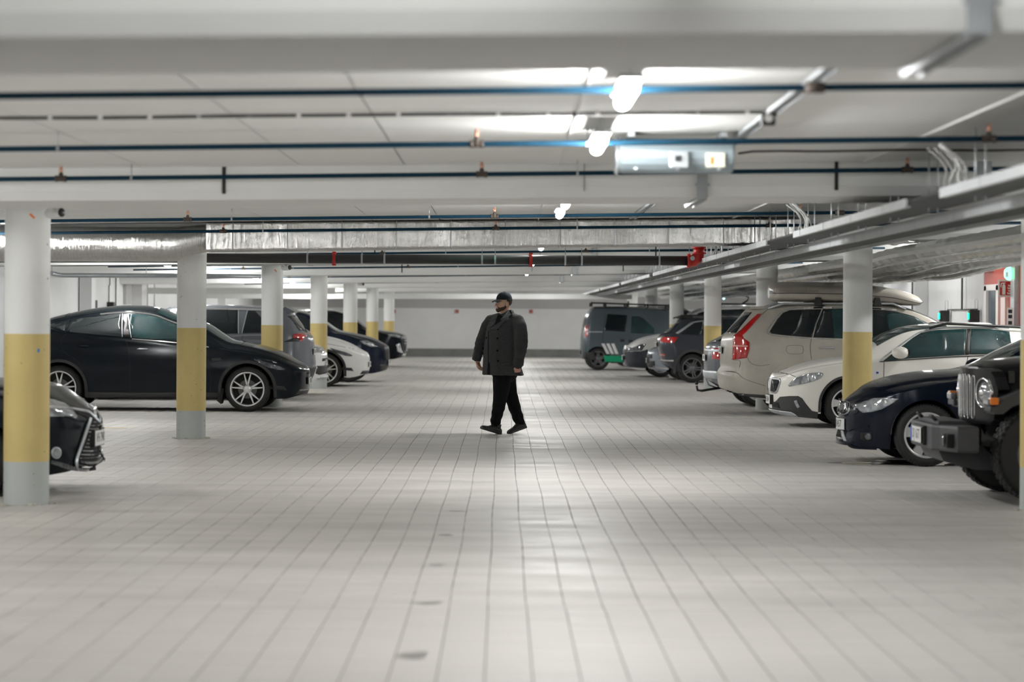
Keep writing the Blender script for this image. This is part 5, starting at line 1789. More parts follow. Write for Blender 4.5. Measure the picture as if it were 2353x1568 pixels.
# headlamp, grille, cladding
c.pp(zv((375, 918), (420, 850), (500, 790), (620, 752), (760, 735), (825, 745), (810, 790), (740, 835), (620, 870), (480, 895)), 'headlamp', M_lens, .007, res=5, round_=1)
c.pp(zv((625, 785), (642, 785), (645, 850), (630, 850)), 'lamp_strip', M_chrome, .012)
c.pp(zv((180, 800), (290, 812), (296, 850), (258, 970), (230, 1000), (165, 985), (165, 930)), 'grille_frame', M_galv, .010, res=5)
c.pp(zv((192, 822), (276, 832), (280, 860), (246, 955), (222, 980), (176, 968), (178, 930)), 'grille', M_under, .016, res=5)
for k in range(5):
    c.pb(zv((190 + k * 2, 850 + k * 26), (272 - k * 7, 856 + k * 26)), .005, 'grille_mesh', M_lensdark, .019)
c.pb(zv((205, 840), (228, 965)), .012, 'grille_bar', M_chrome, .021)
c.pp(zv((190, 1130), (245, 1085), (285, 1040), (400, 1030), (510, 1030), (560, 1060), (600, 1120), (680, 1215), (755, 1230), (750, 1315), (600, 1300), (510, 1290), (470, 1240), (190, 1190)), 'bumper_cladding', M_cladding, .008, res=6)
c.pp(zv((150, 1188), (260, 1205), (430, 1228), (480, 1258), (520, 1292), (420, 1280), (260, 1245), (165, 1215)), 'skid_plate', M_galv, .014, res=6)
c.pb(zv((480, 1085), (495, 1130), (520, 1172)), .04, 'fog_lamp_strip', M_lens, .014)
c.pp(zv((195, 1100), (270, 1110), (290, 1180), (200, 1160)), 'lower_grille', M_under, .012)
c.pb(zv((480, 792), (400, 760), (290, 740)), .008, 'bonnet_seam', M_seam, .002)
c.pp(zv((1478, 728), (1508, 730), (1506, 752), (1478, 752)), 'blue_badge', mat('blue_badge', (.03, .08, .4), .4), .006, both=True)
arch_trim(c, M_cladding, .035, .008)
sill_trim(c, M_cladding, .2, .33)
zp = P(1774, 917, Ym)[2]
plate_obj(c.root, c.front_x(0, zp) - .03, 0, zp, 'ZH 15384', -1, w=.50, h=.115, curve=.02)
MB().box((c.front_x(0, zp) + .005, 0, zp), (.06, .52, .135)).build('plate_holder', M_trimblk, c.root, bevel=.006)
for sg in (1, -1):
    o = MB().tube([(2.15, sg * .60, c.top(2.15) - .05), (2.4, sg * .585, c.top(2.4) + .0), (3.4, sg * .57, c.top(3.4) + .0), (3.65, sg * .57, c.top(3.65) - .05)], .018, 8).build('roof_rail', M_trimblk, c.root)

# ================= beige estate with roof box (right)
Ym = 38.35
zx = Z(1640, 630, 4.525)
spec = dict(L=4.95, W=1.92, wheels=[.87, 3.84], arch=.40, rw=.365, rim_r=.245, rf=.7, rr=.42, pr=2.6, style='double', dr=1.25,
    top_px=zx((600, 322), (900, 300), (1350, 288), (1600, 300), (1900, 332), (2150, 418), (2300, 508)),
    top=[(0, .92), (.2, 1.02), (.8, 1.12), (1.28, 1.17), (4.95, 1.66), (4.5, 1.69)],
    belt=[(0, .82), (1.2, 1.10), (2.3, 1.13), (3.3, 1.18), (4.2, 1.25), (4.95, 1.27)], bottom=[(0, .32), (.4, .22), (4.3, .24), (4.7, .30), (4.95, .40)],
    wroof=[(0, .8), (1.2, .8), (2.0, .66), (3.8, .66), (4.95, .70)], crown=[(0, .06), (1.2, .07), (2.0, .07), (4.95, .06)],
    front=[(.3, .05), (.6, 0), (1.0, .1)], rear=[(.25, .22), (.32, .12), (.42, .02), (.55, .0), (.66, .0), (.70, .05), (.83, .04), (1.18, .06), (1.25, .12), (1.4, .24), (1.55, .37), (1.66, .45)],
    low=[(.15, .93), (.35, .975), (.62, 1.0), (.95, .995), (1.25, .955)],
    screen=(1.3, 2.05), windows=[], seams=[], handles=[], rear_glass=(1.27, 1.60, .68))
c = std_car('r_rear', 3.43, Ym, 'dusty beige estate parked tail out under a long roof box, beside the cream white hatchback', PM_beige, spec)
M_seamsoft = mat('soft_panel_gap', (0.10, 0.09, 0.08), .8)
c.pp(zx((580, 610), (590, 585), (660, 470), (720, 405), (790, 378), (1000, 370), (1120, 368), (1060, 520), (1020, 660), (760, 640), (600, 620)), 'quarter_window', M_glass, .005)
c.pb(zx((545, 600), (560, 560), (640, 450), (720, 385), (800, 362), (1120, 352), (1500, 352), (1900, 375)), .020, 'window_trim', M_chrome, .008)
c.pb(zx((545, 600), (570, 632), (760, 655), (1020, 672), (1500, 685), (1800, 700)), .014, 'window_trim', M_chrome, .008)
c.pp(zx((1135, 366), (1500, 358), (1640, 362), (1640, 680), (1035, 660), (1070, 520)), 'rear_door_window', M_glass, .005)
c.pp(zx((1215, 370), (1500, 362), (1640, 366), (1640, 672), (1250, 668), (1235, 500)), 'rear_door_pane', M_glassteal, .009)
c.pp(zx((1655, 372), (1780, 378), (1900, 392), (2080, 440), (2240, 520), (2180, 560), (1900, 700), (1655, 690)), 'front_window', M_glass, .005)
c.pp(zx((1790, 440), (1850, 400), (1960, 415), (2080, 450), (2230, 525), (2060, 590), (1850, 680), (1830, 600)), 'front_door_pane', M_glassteal, .009)
c.pb(zx((1018, 672), (1002, 730), (1005, 800), (1018, 890)), .008, 'door_seam', M_seamsoft, .002)
c.pb(zx((755, 760), (775, 742), (915, 742), (932, 765), (932, 810), (915, 832), (780, 832), (757, 810)), .005, 'fuel_flap_seam', M_seamsoft, .002, closed=True)
tl = zx((455, 418), (500, 415), (470, 455), (380, 560), (300, 640), (310, 665), (372, 710), (372, 780), (345, 872), (190, 893), (205, 830), (205, 700), (215, 640), (290, 580), (400, 470))
c.pp(tl, 'tail_lamp', M_redlens, .010, res=5)
c.pb(zx((205, 748), (355, 752)), .02, 'lamp_strip', mat('pale_red_lens', (.75, .35, .33), .15, coat=1), .016)
c.pb(zx((600, 325), (560, 370), (500, 420)), .006, 'tailgate_seam', M_seamsoft, .002, both=False)
c.pb(zx((205, 640), (200, 800), (190, 900), (280, 890), (275, 960), (240, 1010)), .007, 'tailgate_seam', M_seamsoft, .002, both=False)
c.pb(zx((350, 870), (380, 930), (480, 960), (580, 940)), .006, 'bumper_seam', M_seamsoft, .002)
c.pb(zx((85, 1010), (240, 1015), (300, 1090), (540, 1165)), .006, 'bumper_seam', M_seamsoft, .002)
arch_trim(c, PM_beige, .075, .014, 'wheel_arch_flare', .30)
x_, y_, z_ = c.cast(*zx((1170, 772))[0], 0)
handle_part(c, c.root, x_, z_, M_galv, .24); handle_part(c, c.root, x_ - 1.05, z_ - .02, M_galv, .24)
ztop = 1.665
mb = MB().prism([(4.30, 1.695), (4.47, 1.688), (4.56, 1.655), (4.50, 1.645), (4.25, 1.65)], -.62, .62)
mb.build('roof_spoiler', PM_beige, c.root, bevel=.006)
plate_obj(c.root, c.front_x(0, 1.0, True) + .01, 0, 1.0, 'EC 62038', 1)
for sg in (1, -1):
    MB().prism([(4.62, .30), (4.78, .33), (4.76, .36), (4.60, .345)], sg * .45, sg * .70).build('exhaust_trim', M_trimblk, c.root)
c.patch([(3.9, .235), (4.7, .30), (4.72, .34), (3.95, .30)], 'bumper_cladding', M_cladding, c.root, .008)
for sg in (1, -1):
    MB().tube([(2.1, sg * .67, c.top(2.1) - .05), (2.3, sg * .665, c.top(2.3) + .01), (4.0, sg * .66, c.top(4.0) + .01), (4.25, sg * .66, c.top(4.25) - .05)], .018, 8).build('roof_rail', M_galv, c.root)
# roof box: separate thing resting on bars
yb = Ym - .28
def rbx(px, py):
    X, _, z = P(px, py, yb - .40); return X, z
top_l = [rbx(*p) for p in zx((600, 105), (650, 85), (900, 78), (1340, 82), (1660, 112), (1900, 150), (2100, 205), (2180, 250), (2195, 290))]
bot_l = [rbx(*p) for p in zx((600, 250), (650, 285), (900, 290), (1340, 300), (1660, 312), (1900, 322), (2100, 328), (2180, 325), (2195, 290))]
ft = smooth_fn([(a, b) for a, b in top_l]); fb = smooth_fn([(a, b) for a, b in bot_l])
xa, xb_ = top_l[0][0], top_l[-1][0]
seam_z = lambda X: ft(X) - (ft(X) - fb(X)) * (.58 if X < xb_ - .5 else .58 + .2 * (X - xb_ + .5) / .5)
rows_u, rows_l = [], []
n = 44
for i in range(n + 1):
    t = i / n
    X = xa + (xb_ - xa) * t
    e = min(1, (1 - (1 - min(t / .06, 1)) ** 2) * .9 + .1) * min(1, (1 - (1 - min((1 - t) / .18, 1)) ** 2) * .5 + .5)
    w = .40 * math.sqrt(e)
    zs, zt_, zb_ = seam_z(X), ft(X), fb(X)
    rows_u.append([(X, yb - w * math.cos(a), zs + (zt_ - zs) * math.sin(a) ** .7 if math.sin(a) > 0 else zs) for a in [PI * k / 20 for k in range(21)]])
    rows_l.append([(X, yb - w * math.cos(a), zs - (zs - zb_) * (math.sin(a) ** .45 if math.sin(a) > 0 else 0)) for a in [PI * k / 20 for k in range(21)]])
rb = empty('roof_box', (0, 0, 0), 0, 'long beige roof box carried on the roof of the beige estate', 'roof box')
mu = MB().grid(rows_u)
for R_ in (rows_u[0], rows_u[-1]): mu.add(R_, [tuple(range(len(R_)))])
mu.build('lid', PM_beige, rb)
ml = MB().grid(rows_l)
for R_ in (rows_l[0], rows_l[-1]): ml.add(R_, [tuple(range(len(R_)))])
ml.build('tray', PM_beige, rb)
MB().tube([(r_[0][0], r_[0][1] - .002, r_[0][2]) for r_ in rows_u], .006, 6).build('lid_seam', M_cladding, rb)
MB().box((xa - .0, yb - .30, seam_z(xa) - .0), (.05, .06, .05)).build('latch', M_galv, rb, bevel=.01)
Xt, _, Zt = P(1832, 669, yb - .42)
text_mesh('permagruppen.com', .085, 'printed_lettering', mat('faded_print', (.33, .30, .26), .5), rb, Matrix.Translation((Xt, yb - .405, Zt - .0)) @ Matrix.Rotation(PI / 2, 4, 'X'), .002)
# bars and feet belong to the rack
rk = empty('roof_rack', (0, 0, 0), 0, 'pair of black roof bars with chunky feet holding the long beige box', 'roof rack')
for q, (px, py) in enumerate(((1880, 690), (2016, 694))):
    X = P(px, py, Ym - .68)[0]
    zr_ = P(px, 700, Ym - .68)[2]
    for yy in (-.68, .66):
        MB().prism([(X - .07, zr_ - .03), (X + .07, zr_ - .03), (X + .04, zr_ + .11), (X - .045, zr_ + .11)], Ym + yy - .05, Ym + yy + .05, bevel=.015).build('foot', M_trimblk, rk)
    MB().box((X, Ym - .01, zr_ + .075), (.07, 1.3, .025)).build('cross_bar', M_trimblk, rk)

# ================= grey hatch with tow bar, just beyond the beige estate
Ym = 42.0
z6 = Z(1400, 640, 5.8825)
spec = dict(L=4.4, W=1.80, wheels=[.9, 3.55], arch=.37, rw=.32, rim_r=.22, rf=.7, rr=.45, dr=1.2,
    top=[(0, .8), (.3, .93), (1.1, 1.02), (1.8, 1.36), (2.3, 1.46), (3.2, 1.46), (3.9, 1.40), (4.4, 1.33)],
    belt=[(0, .7), (1.1, .95), (4.4, 1.05)], bottom=[(0, .3), (.4, .2), (4.1, .24), (4.4, .42)],
    wroof=[(0, .7), (1.2, .7), (2.0, .56), (4.4, .58)], crown=[(0, .05), (2, .07), (4.4, .06)],
    front=[(.3, .05), (.6, 0), (.9, .1)], rear=[(.25, .2), (.45, .05), (.5, .0), (.72, .0), (1.02, .03), (1.1, .12), (1.22, .34), (1.4, .55)],
    screen=(1.1, 2.0), windows=[(1.5, 2.3, .4, .03), (2.4, 3.2, .0, -.1)], seams=[(2.35, .95)], handles=[(2.2, .9)], rear_glass=(1.10, 1.34, .60))
c = std_car('r_rear', (1620 - CX) * Ym / FOC, Ym, 'blue-grey car tail with tow ball between the beige estate and the fourth right column', PM_grey, spec)
c.patch([(-.8, .46), (.8, .46), (.8, .60), (-.8, .60)], 'bumper_panel', M_galv, c.root, .02, where='rear', res=.08)
c.patch([(-.8, .93), (.8, .93), (.8, .97), (-.8, .97)], 'trim_strip', M_galv, c.root, .012, where='rear', res=.08)
c.patch([(3.95, .78), (4.33, .80), (4.33, 1.0), (4.05, .98)], 'tail_lamp', M_redlens, c.root, .008)
tb_ = MB().tube([(4.1, 0, .30), (4.45, 0, .24), (4.52, 0, .25), (4.54, 0, .33)], .022, 8)
tb_.ball((4.54, 0, .37), .03)
tb_.build('tow_bar', M_trimblk, c.root)
MB().tube([(4.38, -.3, .5), (4.30, -.35, .33), (4.15, -.4, .28)], .015, 6).build('bumper_strut', M_galv, c.root)
plate_obj(c.root, c.front_x(0, .82, True) + .008, 0, .82, 'NF 40186', 1)

# ================= dark crossover, tail out
Ym = 56.9
spec = dict(L=4.23, W=1.82, wheels=[.85, 3.45], arch=.38, rw=.34, rim_r=.235, rf=.7, rr=.45, dr=1.3, style='double', rim_m=M_alloydark, rim_rot=.7,
    top=[(0, .85), (.2, .98), (1.1, 1.08), (1.7, 1.42), (2.1, 1.55), (2.7, 1.575), (3.3, 1.56), (3.9, 1.52), (4.23, 1.49)],
    belt=[(0, .75), (1.1, 1.02), (3.0, 1.08), (4.23, 1.12)], bottom=[(0, .35), (.4, .22), (3.9, .26), (4.23, .42)],
    wroof=[(0, .75), (1.2, .74), (1.9, .58), (4.23, .60)], crown=[(0, .05), (2, .07), (4.23, .06)],
    front=[(.3, .05), (.6, 0), (.95, .1)], rear=[(.25, .25), (.35, .2), (.55, .08), (.7, .04), (.88, .0), (1.0, .02), (1.12, .10), (1.25, .32), (1.49, .53)],
    screen=(1.15, 1.95), windows=[(1.5, 2.25, .4, .03), (2.35, 3.05, .02, -.03), (3.12, 3.72, .0, -.32)], seams=[(2.3, 1.05), (3.08, 1.05)], handles=[(2.2, 1.0)], rear_glass=(1.16, 1.42, .60))
c = std_car('r_rear', (1509 - CX) * Ym / FOC, Ym, 'dark grey crossover parked tail out with dark alloy wheels, left of the fourth right column', PM_dgrey, spec, clad=M_cladding, roof_rack=1)
c.pp(z6((700, 795), (930, 795), (880, 870), (760, 872), (690, 850)), 'tail_lamp', M_redlens, .010)
c.pp(z6((900, 740), (1100, 600), (1160, 580), (1280, 570), (1280, 580), (1150, 600), (930, 750)), 'window_trim', M_galv, .010)
c.pb(z6((690, 1095), (760, 1110), (870, 1112)), .03, 'bumper_trim', M_chrome, .012)
c.pp(z6((690, 1020), (760, 1025), (755, 1050), (695, 1045)), 'rear_reflector', M_redlens, .010)
MB().prism([(3.45, 1.575), (3.75, 1.535), (3.72, 1.49), (3.4, 1.50)], -.56, .56).build('roof_spoiler', M_trimblk, c.root)
plate_obj(c.root, c.front_x(0, .9, True) + .008, 0, .88, 'EH 71549', 1)

# ================= silver-blue hatch nose under the crossover's tail
Ym = 59.25
spec = dict(L=4.2, W=1.78, wheels=[.82, 3.4], arch=.36, rw=.32, rim_r=.22, rf=.7, rr=.5,
    top=[(0, .72), (.15, .80), (.6, .90), (1.1, .98), (1.7, 1.28), (2.1, 1.42), (3.0, 1.44), (3.8, 1.3), (4.2, 1.1)],
    belt=[(0, .62), (1.1, .9), (4.2, 1.0)], bottom=[(0, .26), (.4, .2), (4, .22), (4.2, .4)],
    wroof=[(0, .7), (1.1, .7), (1.9, .56), (4.2, .58)], crown=[(0, .05), (2, .07), (4.2, .06)],
    front=[(.2, .1), (.35, .0), (.6, .0), (.8, .1)], rear=[(.3, .08), (.6, 0), (1.0, .05)],
    screen=(1.1, 1.95), windows=[(1.5, 2.3, .4, .03), (2.4, 3.1, .0, -.1)], seams=[(2.35, .9)], handles=[(2.2, .88)], mirror=(1.5, .84, .98))
c = std_car('r_front', (1488 - CX) * Ym / FOC, Ym, 'silver-blue car nose poking out behind the tail of the dark grey crossover', PM_silver, spec)
c.patch([(.15, .60), (.5, .68), (.62, .76), (.3, .72)], 'headlamp', M_lens, c.root, .01, round_=1)
c.patch([(-.6, .30), (.6, .30), (.6, .46), (-.6, .46)], 'lower_grille', M_trimblk, c.root, .008, where='front')
c.patch([(-.5, .52), (.5, .52), (.5, .62), (-.5, .62)], 'grille', M_trimblk, c.root, .008, where='front')
c.band([(.1, .32), (.3, .28), (.5, .27)], .04, 'chrome_strip', M_chrome, c.root, .012)
plate_obj(c.root, c.front_x(0, .45) - .01, 0, .46, 'UF 93025', -1)

# ================= white people carrier, nose to the lane
Ym = 62.1
zy = z6
spec = dict(L=4.7, W=1.85, wheels=[.9, 3.7], arch=.38, rw=.33, rim_r=.22, rf=.6, rr=.3,
    top_px=zy((235, 905), (300, 862), (400, 812), (680, 750)),
    top=[(0, .80), (1.05, 1.12), (1.5, 1.50), (1.9, 1.74), (2.3, 1.82), (3.5, 1.84), (4.4, 1.82), (4.7, 1.78)],
    belt=[(0, .72), (.5, .92), (1.1, 1.04), (4.7, 1.08)], bottom=[(0, .24), (.4, .18), (4.4, .2), (4.7, .3)],
    wroof=[(0, .72), (1.1, .76), (1.9, .66), (4.7, .70)], crown=[(0, .05), (2, .08), (4.7, .07)],
    front=[(.2, .08), (.35, .0), (.6, .0), (.85, .05), (.9, .1)], rear=[(.3, .05), (.6, 0), (1.6, .12)],
    screen=(1.08, 1.95), windows=[(1.5, 2.3, .35, .03), (2.4, 3.3, .0, .0), (3.4, 4.3, 0, -.1)], seams=[(2.35, 1.0)], handles=[(2.2, .95)], mirror=(1.45, .9, 1.1))
c = std_car('r_front', (1433 - CX) * Ym / FOC, Ym, 'pale people carrier with grey bumper, nose between the dark van and the crossover', PM_white, spec)
c.pp(zy((235, 925), (330, 935), (430, 890), (500, 885), (470, 930), (440, 975), (230, 985)), 'headlamp', M_lensdark, .01)
c.pp(zy((205, 985), (430, 985), (520, 960), (540, 1100), (500, 1215), (190, 1195), (180, 1090)), 'grey_bumper', M_cladding if False else PM_dgrey, .012)
c.patch([(-.5, .58), (.5, .58), (.5, .70), (-.5, .70)], 'grille', M_trimblk, c.root, .014, where='front')
plate_obj(c.root, c.front_x(0, .45) - .02, 0, .48, 'AS 58213', -1)

bk = empty('bike_carrier', (6.0, 62.1, 1.84), 0, 'black bike carrier arm standing on the roof of the pale people carrier', 'carrier')
MB().tube([(-.7, -.45, .03), (.8, -.45, .03)], .02, 8).build('rail', M_trimblk, bk)
MB().tube([(.1, -.45, .03), (.24, -.45, .12), (.28, -.45, .20), (.16, -.45, .25)], .022, 8).build('arm', M_trimblk, bk)
MB().box((.16, -.45, .25), (.12, .05, .06)).build('clamp', M_trimblk, bk, bevel=.01)
for x in (-.5, .6):
    MB().box((x, -.45, .03), (.16, .08, .08)).build('wheel_tray', M_trimblk, bk, bevel=.01)

# ================= dark grey van, tail to the lane, with stripes
Ym = 69.9
zn = Z(1300, 620, 5.2275)
def van_spec():
    return dict(L=4.5, W=1.86, wheels=[1.1, 4.02], arch=.35, rw=.325, rim_r=.22, rf=.6, rr=.25, pr=2.6, dr=.8, rim_m=M_alloydark,
    top=[(0, .85), (.2, .98), (.9, 1.10), (1.12, 1.16), (1.6, 1.53), (1.95, 1.72), (2.3, 1.79), (3.2, 1.83), (4.2, 1.82), (4.5, 1.76)],
    belt=[(0, .75), (.9, 1.02), (1.3, 1.12), (4.5, 1.16)], bottom=[(0, .3), (.4, .2), (4.2, .24), (4.5, .34)],
    wroof=[(0, .75), (1.2, .76), (2.0, .68), (4.5, .72)], crown=[(0, .05), (2, .08), (4.5, .07)],
    front=[(.3, .05), (.6, 0), (.95, .1)], rear=[(.2, .08), (.35, .0), (.75, .0), (1.2, .05), (1.55, .13), (1.75, .26)],
    screen=(1.15, 1.98), windows=[], seams=[(2.55, 1.1)], handles=[], mirror=(1.65, .92, 1.14), mirror_m=M_trimblk, rear_glass=(1.2, 1.55, .6))
spec = van_spec()
c = std_car('r_rear', (1334 - CX) * Ym / FOC, Ym, 'dark grey delivery van with three white stripes and green block, farthest car on the right', PM_van, spec, cat='van', name='van')
c.pp(zn((500, 535), (742, 548), (712, 745), (460, 732)), 'side_window', M_glass, .008)
c.pp(zn((792, 560), (880, 560), (935, 590), (1060, 705), (1075, 772), (782, 762)), 'front_window', M_glassteal, .008)
M_stripe = mat('white_sticker', (.75, .75, .75), .5); M_gstr = mat('green_sticker_block', (0.0, .33, .16), .5)
for k in range(3):
    d = 58 * k
    c.pp(zn((428 + d, 888), (466 + d, 888), (530 + d * .9, 1015), (492 + d * .9, 1015)), 'white_stripe', M_stripe, .008, both=True)
c.pp(zn((455, 1032), (720, 1042), (720, 1110), (470, 1106)), 'green_block', M_gstr, .010)
c.pb(zn((245, 748), (440, 748)), .02, 'door_rail', M_galv, .010)
for p in ((680, 850), (778, 858)):
    x_, y_, z_ = c.cast(*zn(p)[0], .0)
    for sg in (1, -1): MB().box((x_, sg * (y_ + .0), z_), (.13, .03, .07)).build('door_handle', M_trimblk, c.root, bevel=.01)
c.pb(zn((480, 540), (450, 740), (440, 900)), .012, 'door_seam', M_seam, .002)
c.patch([(4.32, .95), (4.42, .95), (4.40, 1.30), (4.30, 1.28)], 'tail_lamp', M_redlens, c.root, .01)
c.patch([(4.1, .28), (4.45, .32), (4.46, .52), (4.12, .50)], 'bumper_cladding', M_cladding, c.root, .012)
sill_trim(c, M_cladding, .2, .3)
rr = MB()
for sg in (1, -1):
    rr.tube([(1.9, sg * .6, 1.86), (4.2, sg * .6, 1.93)], .02, 8)
for x in (2.0, 2.6, 3.2, 3.8, 4.2):
    rr.tube([(x, -.66, 1.87 + (x - 1.9) * .03), (x, .66, 1.87 + (x - 1.9) * .03)], .018, 8)
    for sg in (1, -1): rr.box((x, sg * .6, 1.83 + (x - 1.9) * .02), (.05, .05, .12))
rr.build('roof_rack', M_trimblk, c.root)
plate_obj(c.root, c.front_x(0, .5, True) + .008, 0, .5, 'EB 17364', 1)

spec = van_spec(); spec['windows'] = [(1.5, 2.4, .4, .0), (2.55, 3.4, 0, 0)]
spec['wroof'] = [(0, .8), (1.2, .82), (2.0, .76), (4.5, .80)]
c = std_car('r_rear', 3.3, 74.6, 'black boxy vehicle behind the dark grey van, only its roof and side showing', PM_black, spec, roof_rack=1)
for x in (1.2, 1.6, 2.1, 2.9):
    MB().tube([(x + 1.0, -.5, 1.80), (x + 1.0, -.5, 2.02)], .03, 6).build('rack_post', M_trimblk, c.root)
c.patch([(1.5, 1.1), (1.56, 1.1), (1.66, 1.6), (1.6, 1.6)], 'window_trim', M_galv, c.root, .012)

# ================= black off-roader at the right edge
def offroader():
    Ym = 20.42
    root = empty('off_road_car', (3.47, Ym, 0), 0, 'black off-roader with seven-slot grille and chunky tyres at the right edge', 'car')
    M_p = paint('matt_black_paint', (0.010, 0.010, 0.011), .3, .1)
    M_bump = mat('dark_grey_plastic_bumper', (0.045, 0.046, 0.05), .55, bump=.2, bscale=120)
    zj = Z(1900, 820, 4.126)
    # bonnet
    rows = []
    st = [(.50, .50, 1.085), (.60, .56, 1.135), (.9, .60, 1.17), (1.3, .64, 1.20), (1.65, .66, 1.22)]
    for x, w, zt in st:
        sec = [(-w - .01, .78), (-w, zt - .09), (-w + .03, zt - .04), (-w + .10, zt - .005), (-.2, zt + .02), (.2, zt + .02), (w - .10, zt - .005), (w - .03, zt - .04), (w, zt - .09), (w + .01, .78)]
        rows.append([(x, y, z) for y, z in sec])
    b = MB().grid(rows)
    b.add(rows[0], [tuple(range(10))]); b.add(rows[-1], [tuple(range(10))])
    b.build('bonnet', M_p, root)
    # cabin, doors
    cab = MB().prism([(1.60, .52), (1.60, 1.20), (1.98, 1.74), (2.1, 1.80), (4.15, 1.80), (4.2, .55)], -.76, .76, bevel=.03)
    cab.build('cabin', M_p, root)
    MB().prism([(1.655, 1.235), (1.995, 1.715), (1.985, 1.72), (1.645, 1.24)], -.66, .66).build('windscreen', M_glassteal, root)
    for sg in (1, -1):
        MB().prism([(1.78, 1.22), (2.05, 1.66), (2.85, 1.68), (2.85, 1.22)], sg * .755, sg * .768).build('side_window', M_glass, root)
        MB().prism([(2.95, 1.22), (2.95, 1.68), (3.9, 1.68), (3.9, 1.22)], sg * .755, sg * .768).build('side_window', M_glass, root)
    fr = MB().tube([(1.60, -.72, 1.22), (2.0, -.70, 1.76), (2.0, .70, 1.76), (1.60, .72, 1.22)], .022, 8)
    fr.build('windscreen_frame', M_p, root)
    # body tub side behind the wing
    MB().box((1.55, 0, .75), (.9, 1.30, .45)).build('wing_inner', M_p, root)
    # grille: swept plate with seven slots
    gx = .42
    def bend(mb):
        mb.v = [(v[0] + .31 * v[1] * v[1], v[1], v[2]) for v in mb.v]
        return mb
    topz = smooth_fn([(0, 1.10), (.5, 1.10), (.62, 1.07), (.68, .97), (.70, .93)]); botz = smooth_fn([(0, .64), (.6, .645), (.66, .70), (.70, .90)])
    ys = [-.70 + 1.40 * i / 28 for i in range(29)]
    g = MB()
    ring = lambda y: [(gx, y, botz(abs(y))), (gx, y, topz(abs(y))), (gx + .10, y, topz(abs(y)) + .004), (gx + .10, y, botz(abs(y)))]
    g.grid([ring(y) for y in ys], close=True, smooth=False)
    bend(g).build('grille_panel', M_p, root)
    for k in range(7):
        y = (k - 3) * .104
        zt = 1.055 - abs(k - 3) * .006
        sl = []
        for q in range(13):
            a = PI * q / 12; sl.append((y + .030 * math.cos(a), zt - .03 + .03 * math.sin(a)))
        for q in range(13):
            a = PI + PI * q / 12; sl.append((y + .030 * math.cos(a), .71 + .03 * math.sin(a)))
        fo = bend(MB().tube([(gx - .003, a, b_) for a, b_ in sl + [sl[0]]], .0045, 6, caps=False)).build('grille_slot_ring', M_chrome, root)
        bend(MB().prism(sl, gx - .003, gx + .006, axis='x')).build('grille_slot', M_under, fo)
    for sg in (1, -1):
        c_ = (gx - .002, sg * .515, .90)
        r_ = bend(MB().lathe([(.112, .01), (.112, -.014), (.118, -.018), (.123, -.012), (.123, .01)], c_, 'x', 36)).build('headlamp_ring', M_chrome, root)
        bend(MB().lathe([(.112, -.012), (.095, .004), (.088, .002)], c_, 'x', 32)).build('lamp_bowl', M_trimblk, r_)
        bend(MB().lathe([(0, -.030), (.045, -.024), (.075, -.012), (.09, .002)], c_, 'x', 28)).build('headlamp', M_lens, r_)
        bend(MB().lathe([(0, -.036), (.022, -.034), (.028, -.026)], c_, 'x', 20)).build('lamp_projector', M_chrome, r_)
    # wings (flat flares) with lamps
    for sg in (1, -1):
        y0, y1 = (.60, .94)
        fl = [(.50, .80), (.56, .86), (.72, .93), (1.2, .955), (1.42, .93), (1.62, .70), (1.72, .55), (1.66, .53), (1.55, .66), (1.38, .86), (1.15, .89), (.80, .87), (.62, .80), (.55, .74), (.50, .74)]
        f = MB().prism(fl, sg * y0, sg * y1, bevel=.018).build('wheel_flare', M_bump, root)
        MB().box((.475, sg * .80, .835), (.05, .20, .055)).build('day_lamp', M_lens, f, bevel=.012)
        MB().box((.50, sg * .885, .845), (.07, .11, .06)).build('turn_lamp', M_amber, f, bevel=.012)
        MB().box((.50, sg * .80, .78), (.07, .26, .05)).build('lamp_shelf', M_bump, f, bevel=.01)
        MB().prism([(.60, .70), (1.45, .80), (1.60, .62), (1.7, .45), (1.5, .45), (.7, .50)], sg * .44, sg * .46).build('wheel_housing', M_under, f)
        # bonnet latch
        l = MB().box((.70, sg * .615, 1.03), (.05, .03, .10)).build('bonnet_latch', M_trimblk, root, bevel=.008)
        mirror_part(root, 1.72, .80, 1.24, M_trimblk, sg, 1.1)
    # bumper
    bm1 = MB()
    prof = [(-.72, 0), (-.42, 0)]
    out = [(.02, -.56), (.02, .56), (.20, .92), (.32, .92), (.30, .56), (.26, -.56), (.32, -.92), (.20, -.92)]
    pl = [(.07, -.50), (.07, .50), (.12, .60), (.21, .90), (.38, .92), (.38, .6), (.32, .5), (.32, -.5), (.38, -.6), (.38, -.92), (.21, -.90), (.12, -.60)]
    bm1.prism(pl, .425, .635, axis='z', bevel=.018)
    bm1.build('front_bumper', M_bump, root, bevel=.006)
    MB().prism([(.13, -.48), (.13, .48), (.36, .5), (.36, -.5)], .63, .665, axis='z').build('bumper_top', M_bump, root, bevel=.006)
    for sg in (1, -1):
        yy = sg * .74
        MB().prism([(.10, .49), (.10, .60), (.22, .61), (.22, .49)], sg * .66, sg * .84).build('fog_lamp_pocket', M_under, root, xf=Matrix.Translation((.035, 0, -.03)), bevel=.01)
        MB().lathe([(0, -.01), (.035, -.008), (.04, 0)], (.125, sg * .73, .52), 'x', 18).build('fog_lamp', M_lensdark, root)
        MB().tube([(.14, sg * .36, .66), (.10, sg * .36, .70), (.10, sg * .30, .70), (.14, sg * .30, .66)], .012, 8).build('tow_hook', M_trimblk, root)
    MB().prism([(.12, .46), (.18, .33), (.45, .26), (.7, .26), (.5, .46)], -.45, .45).build('skid_plate', M_bump, root)
    MB().box((.05, 0, .545), (.03, .52, .16)).build('plate_holder', M_trimblk, root, bevel=.006, xf=Matrix.Translation((.005, 0, -.01)))
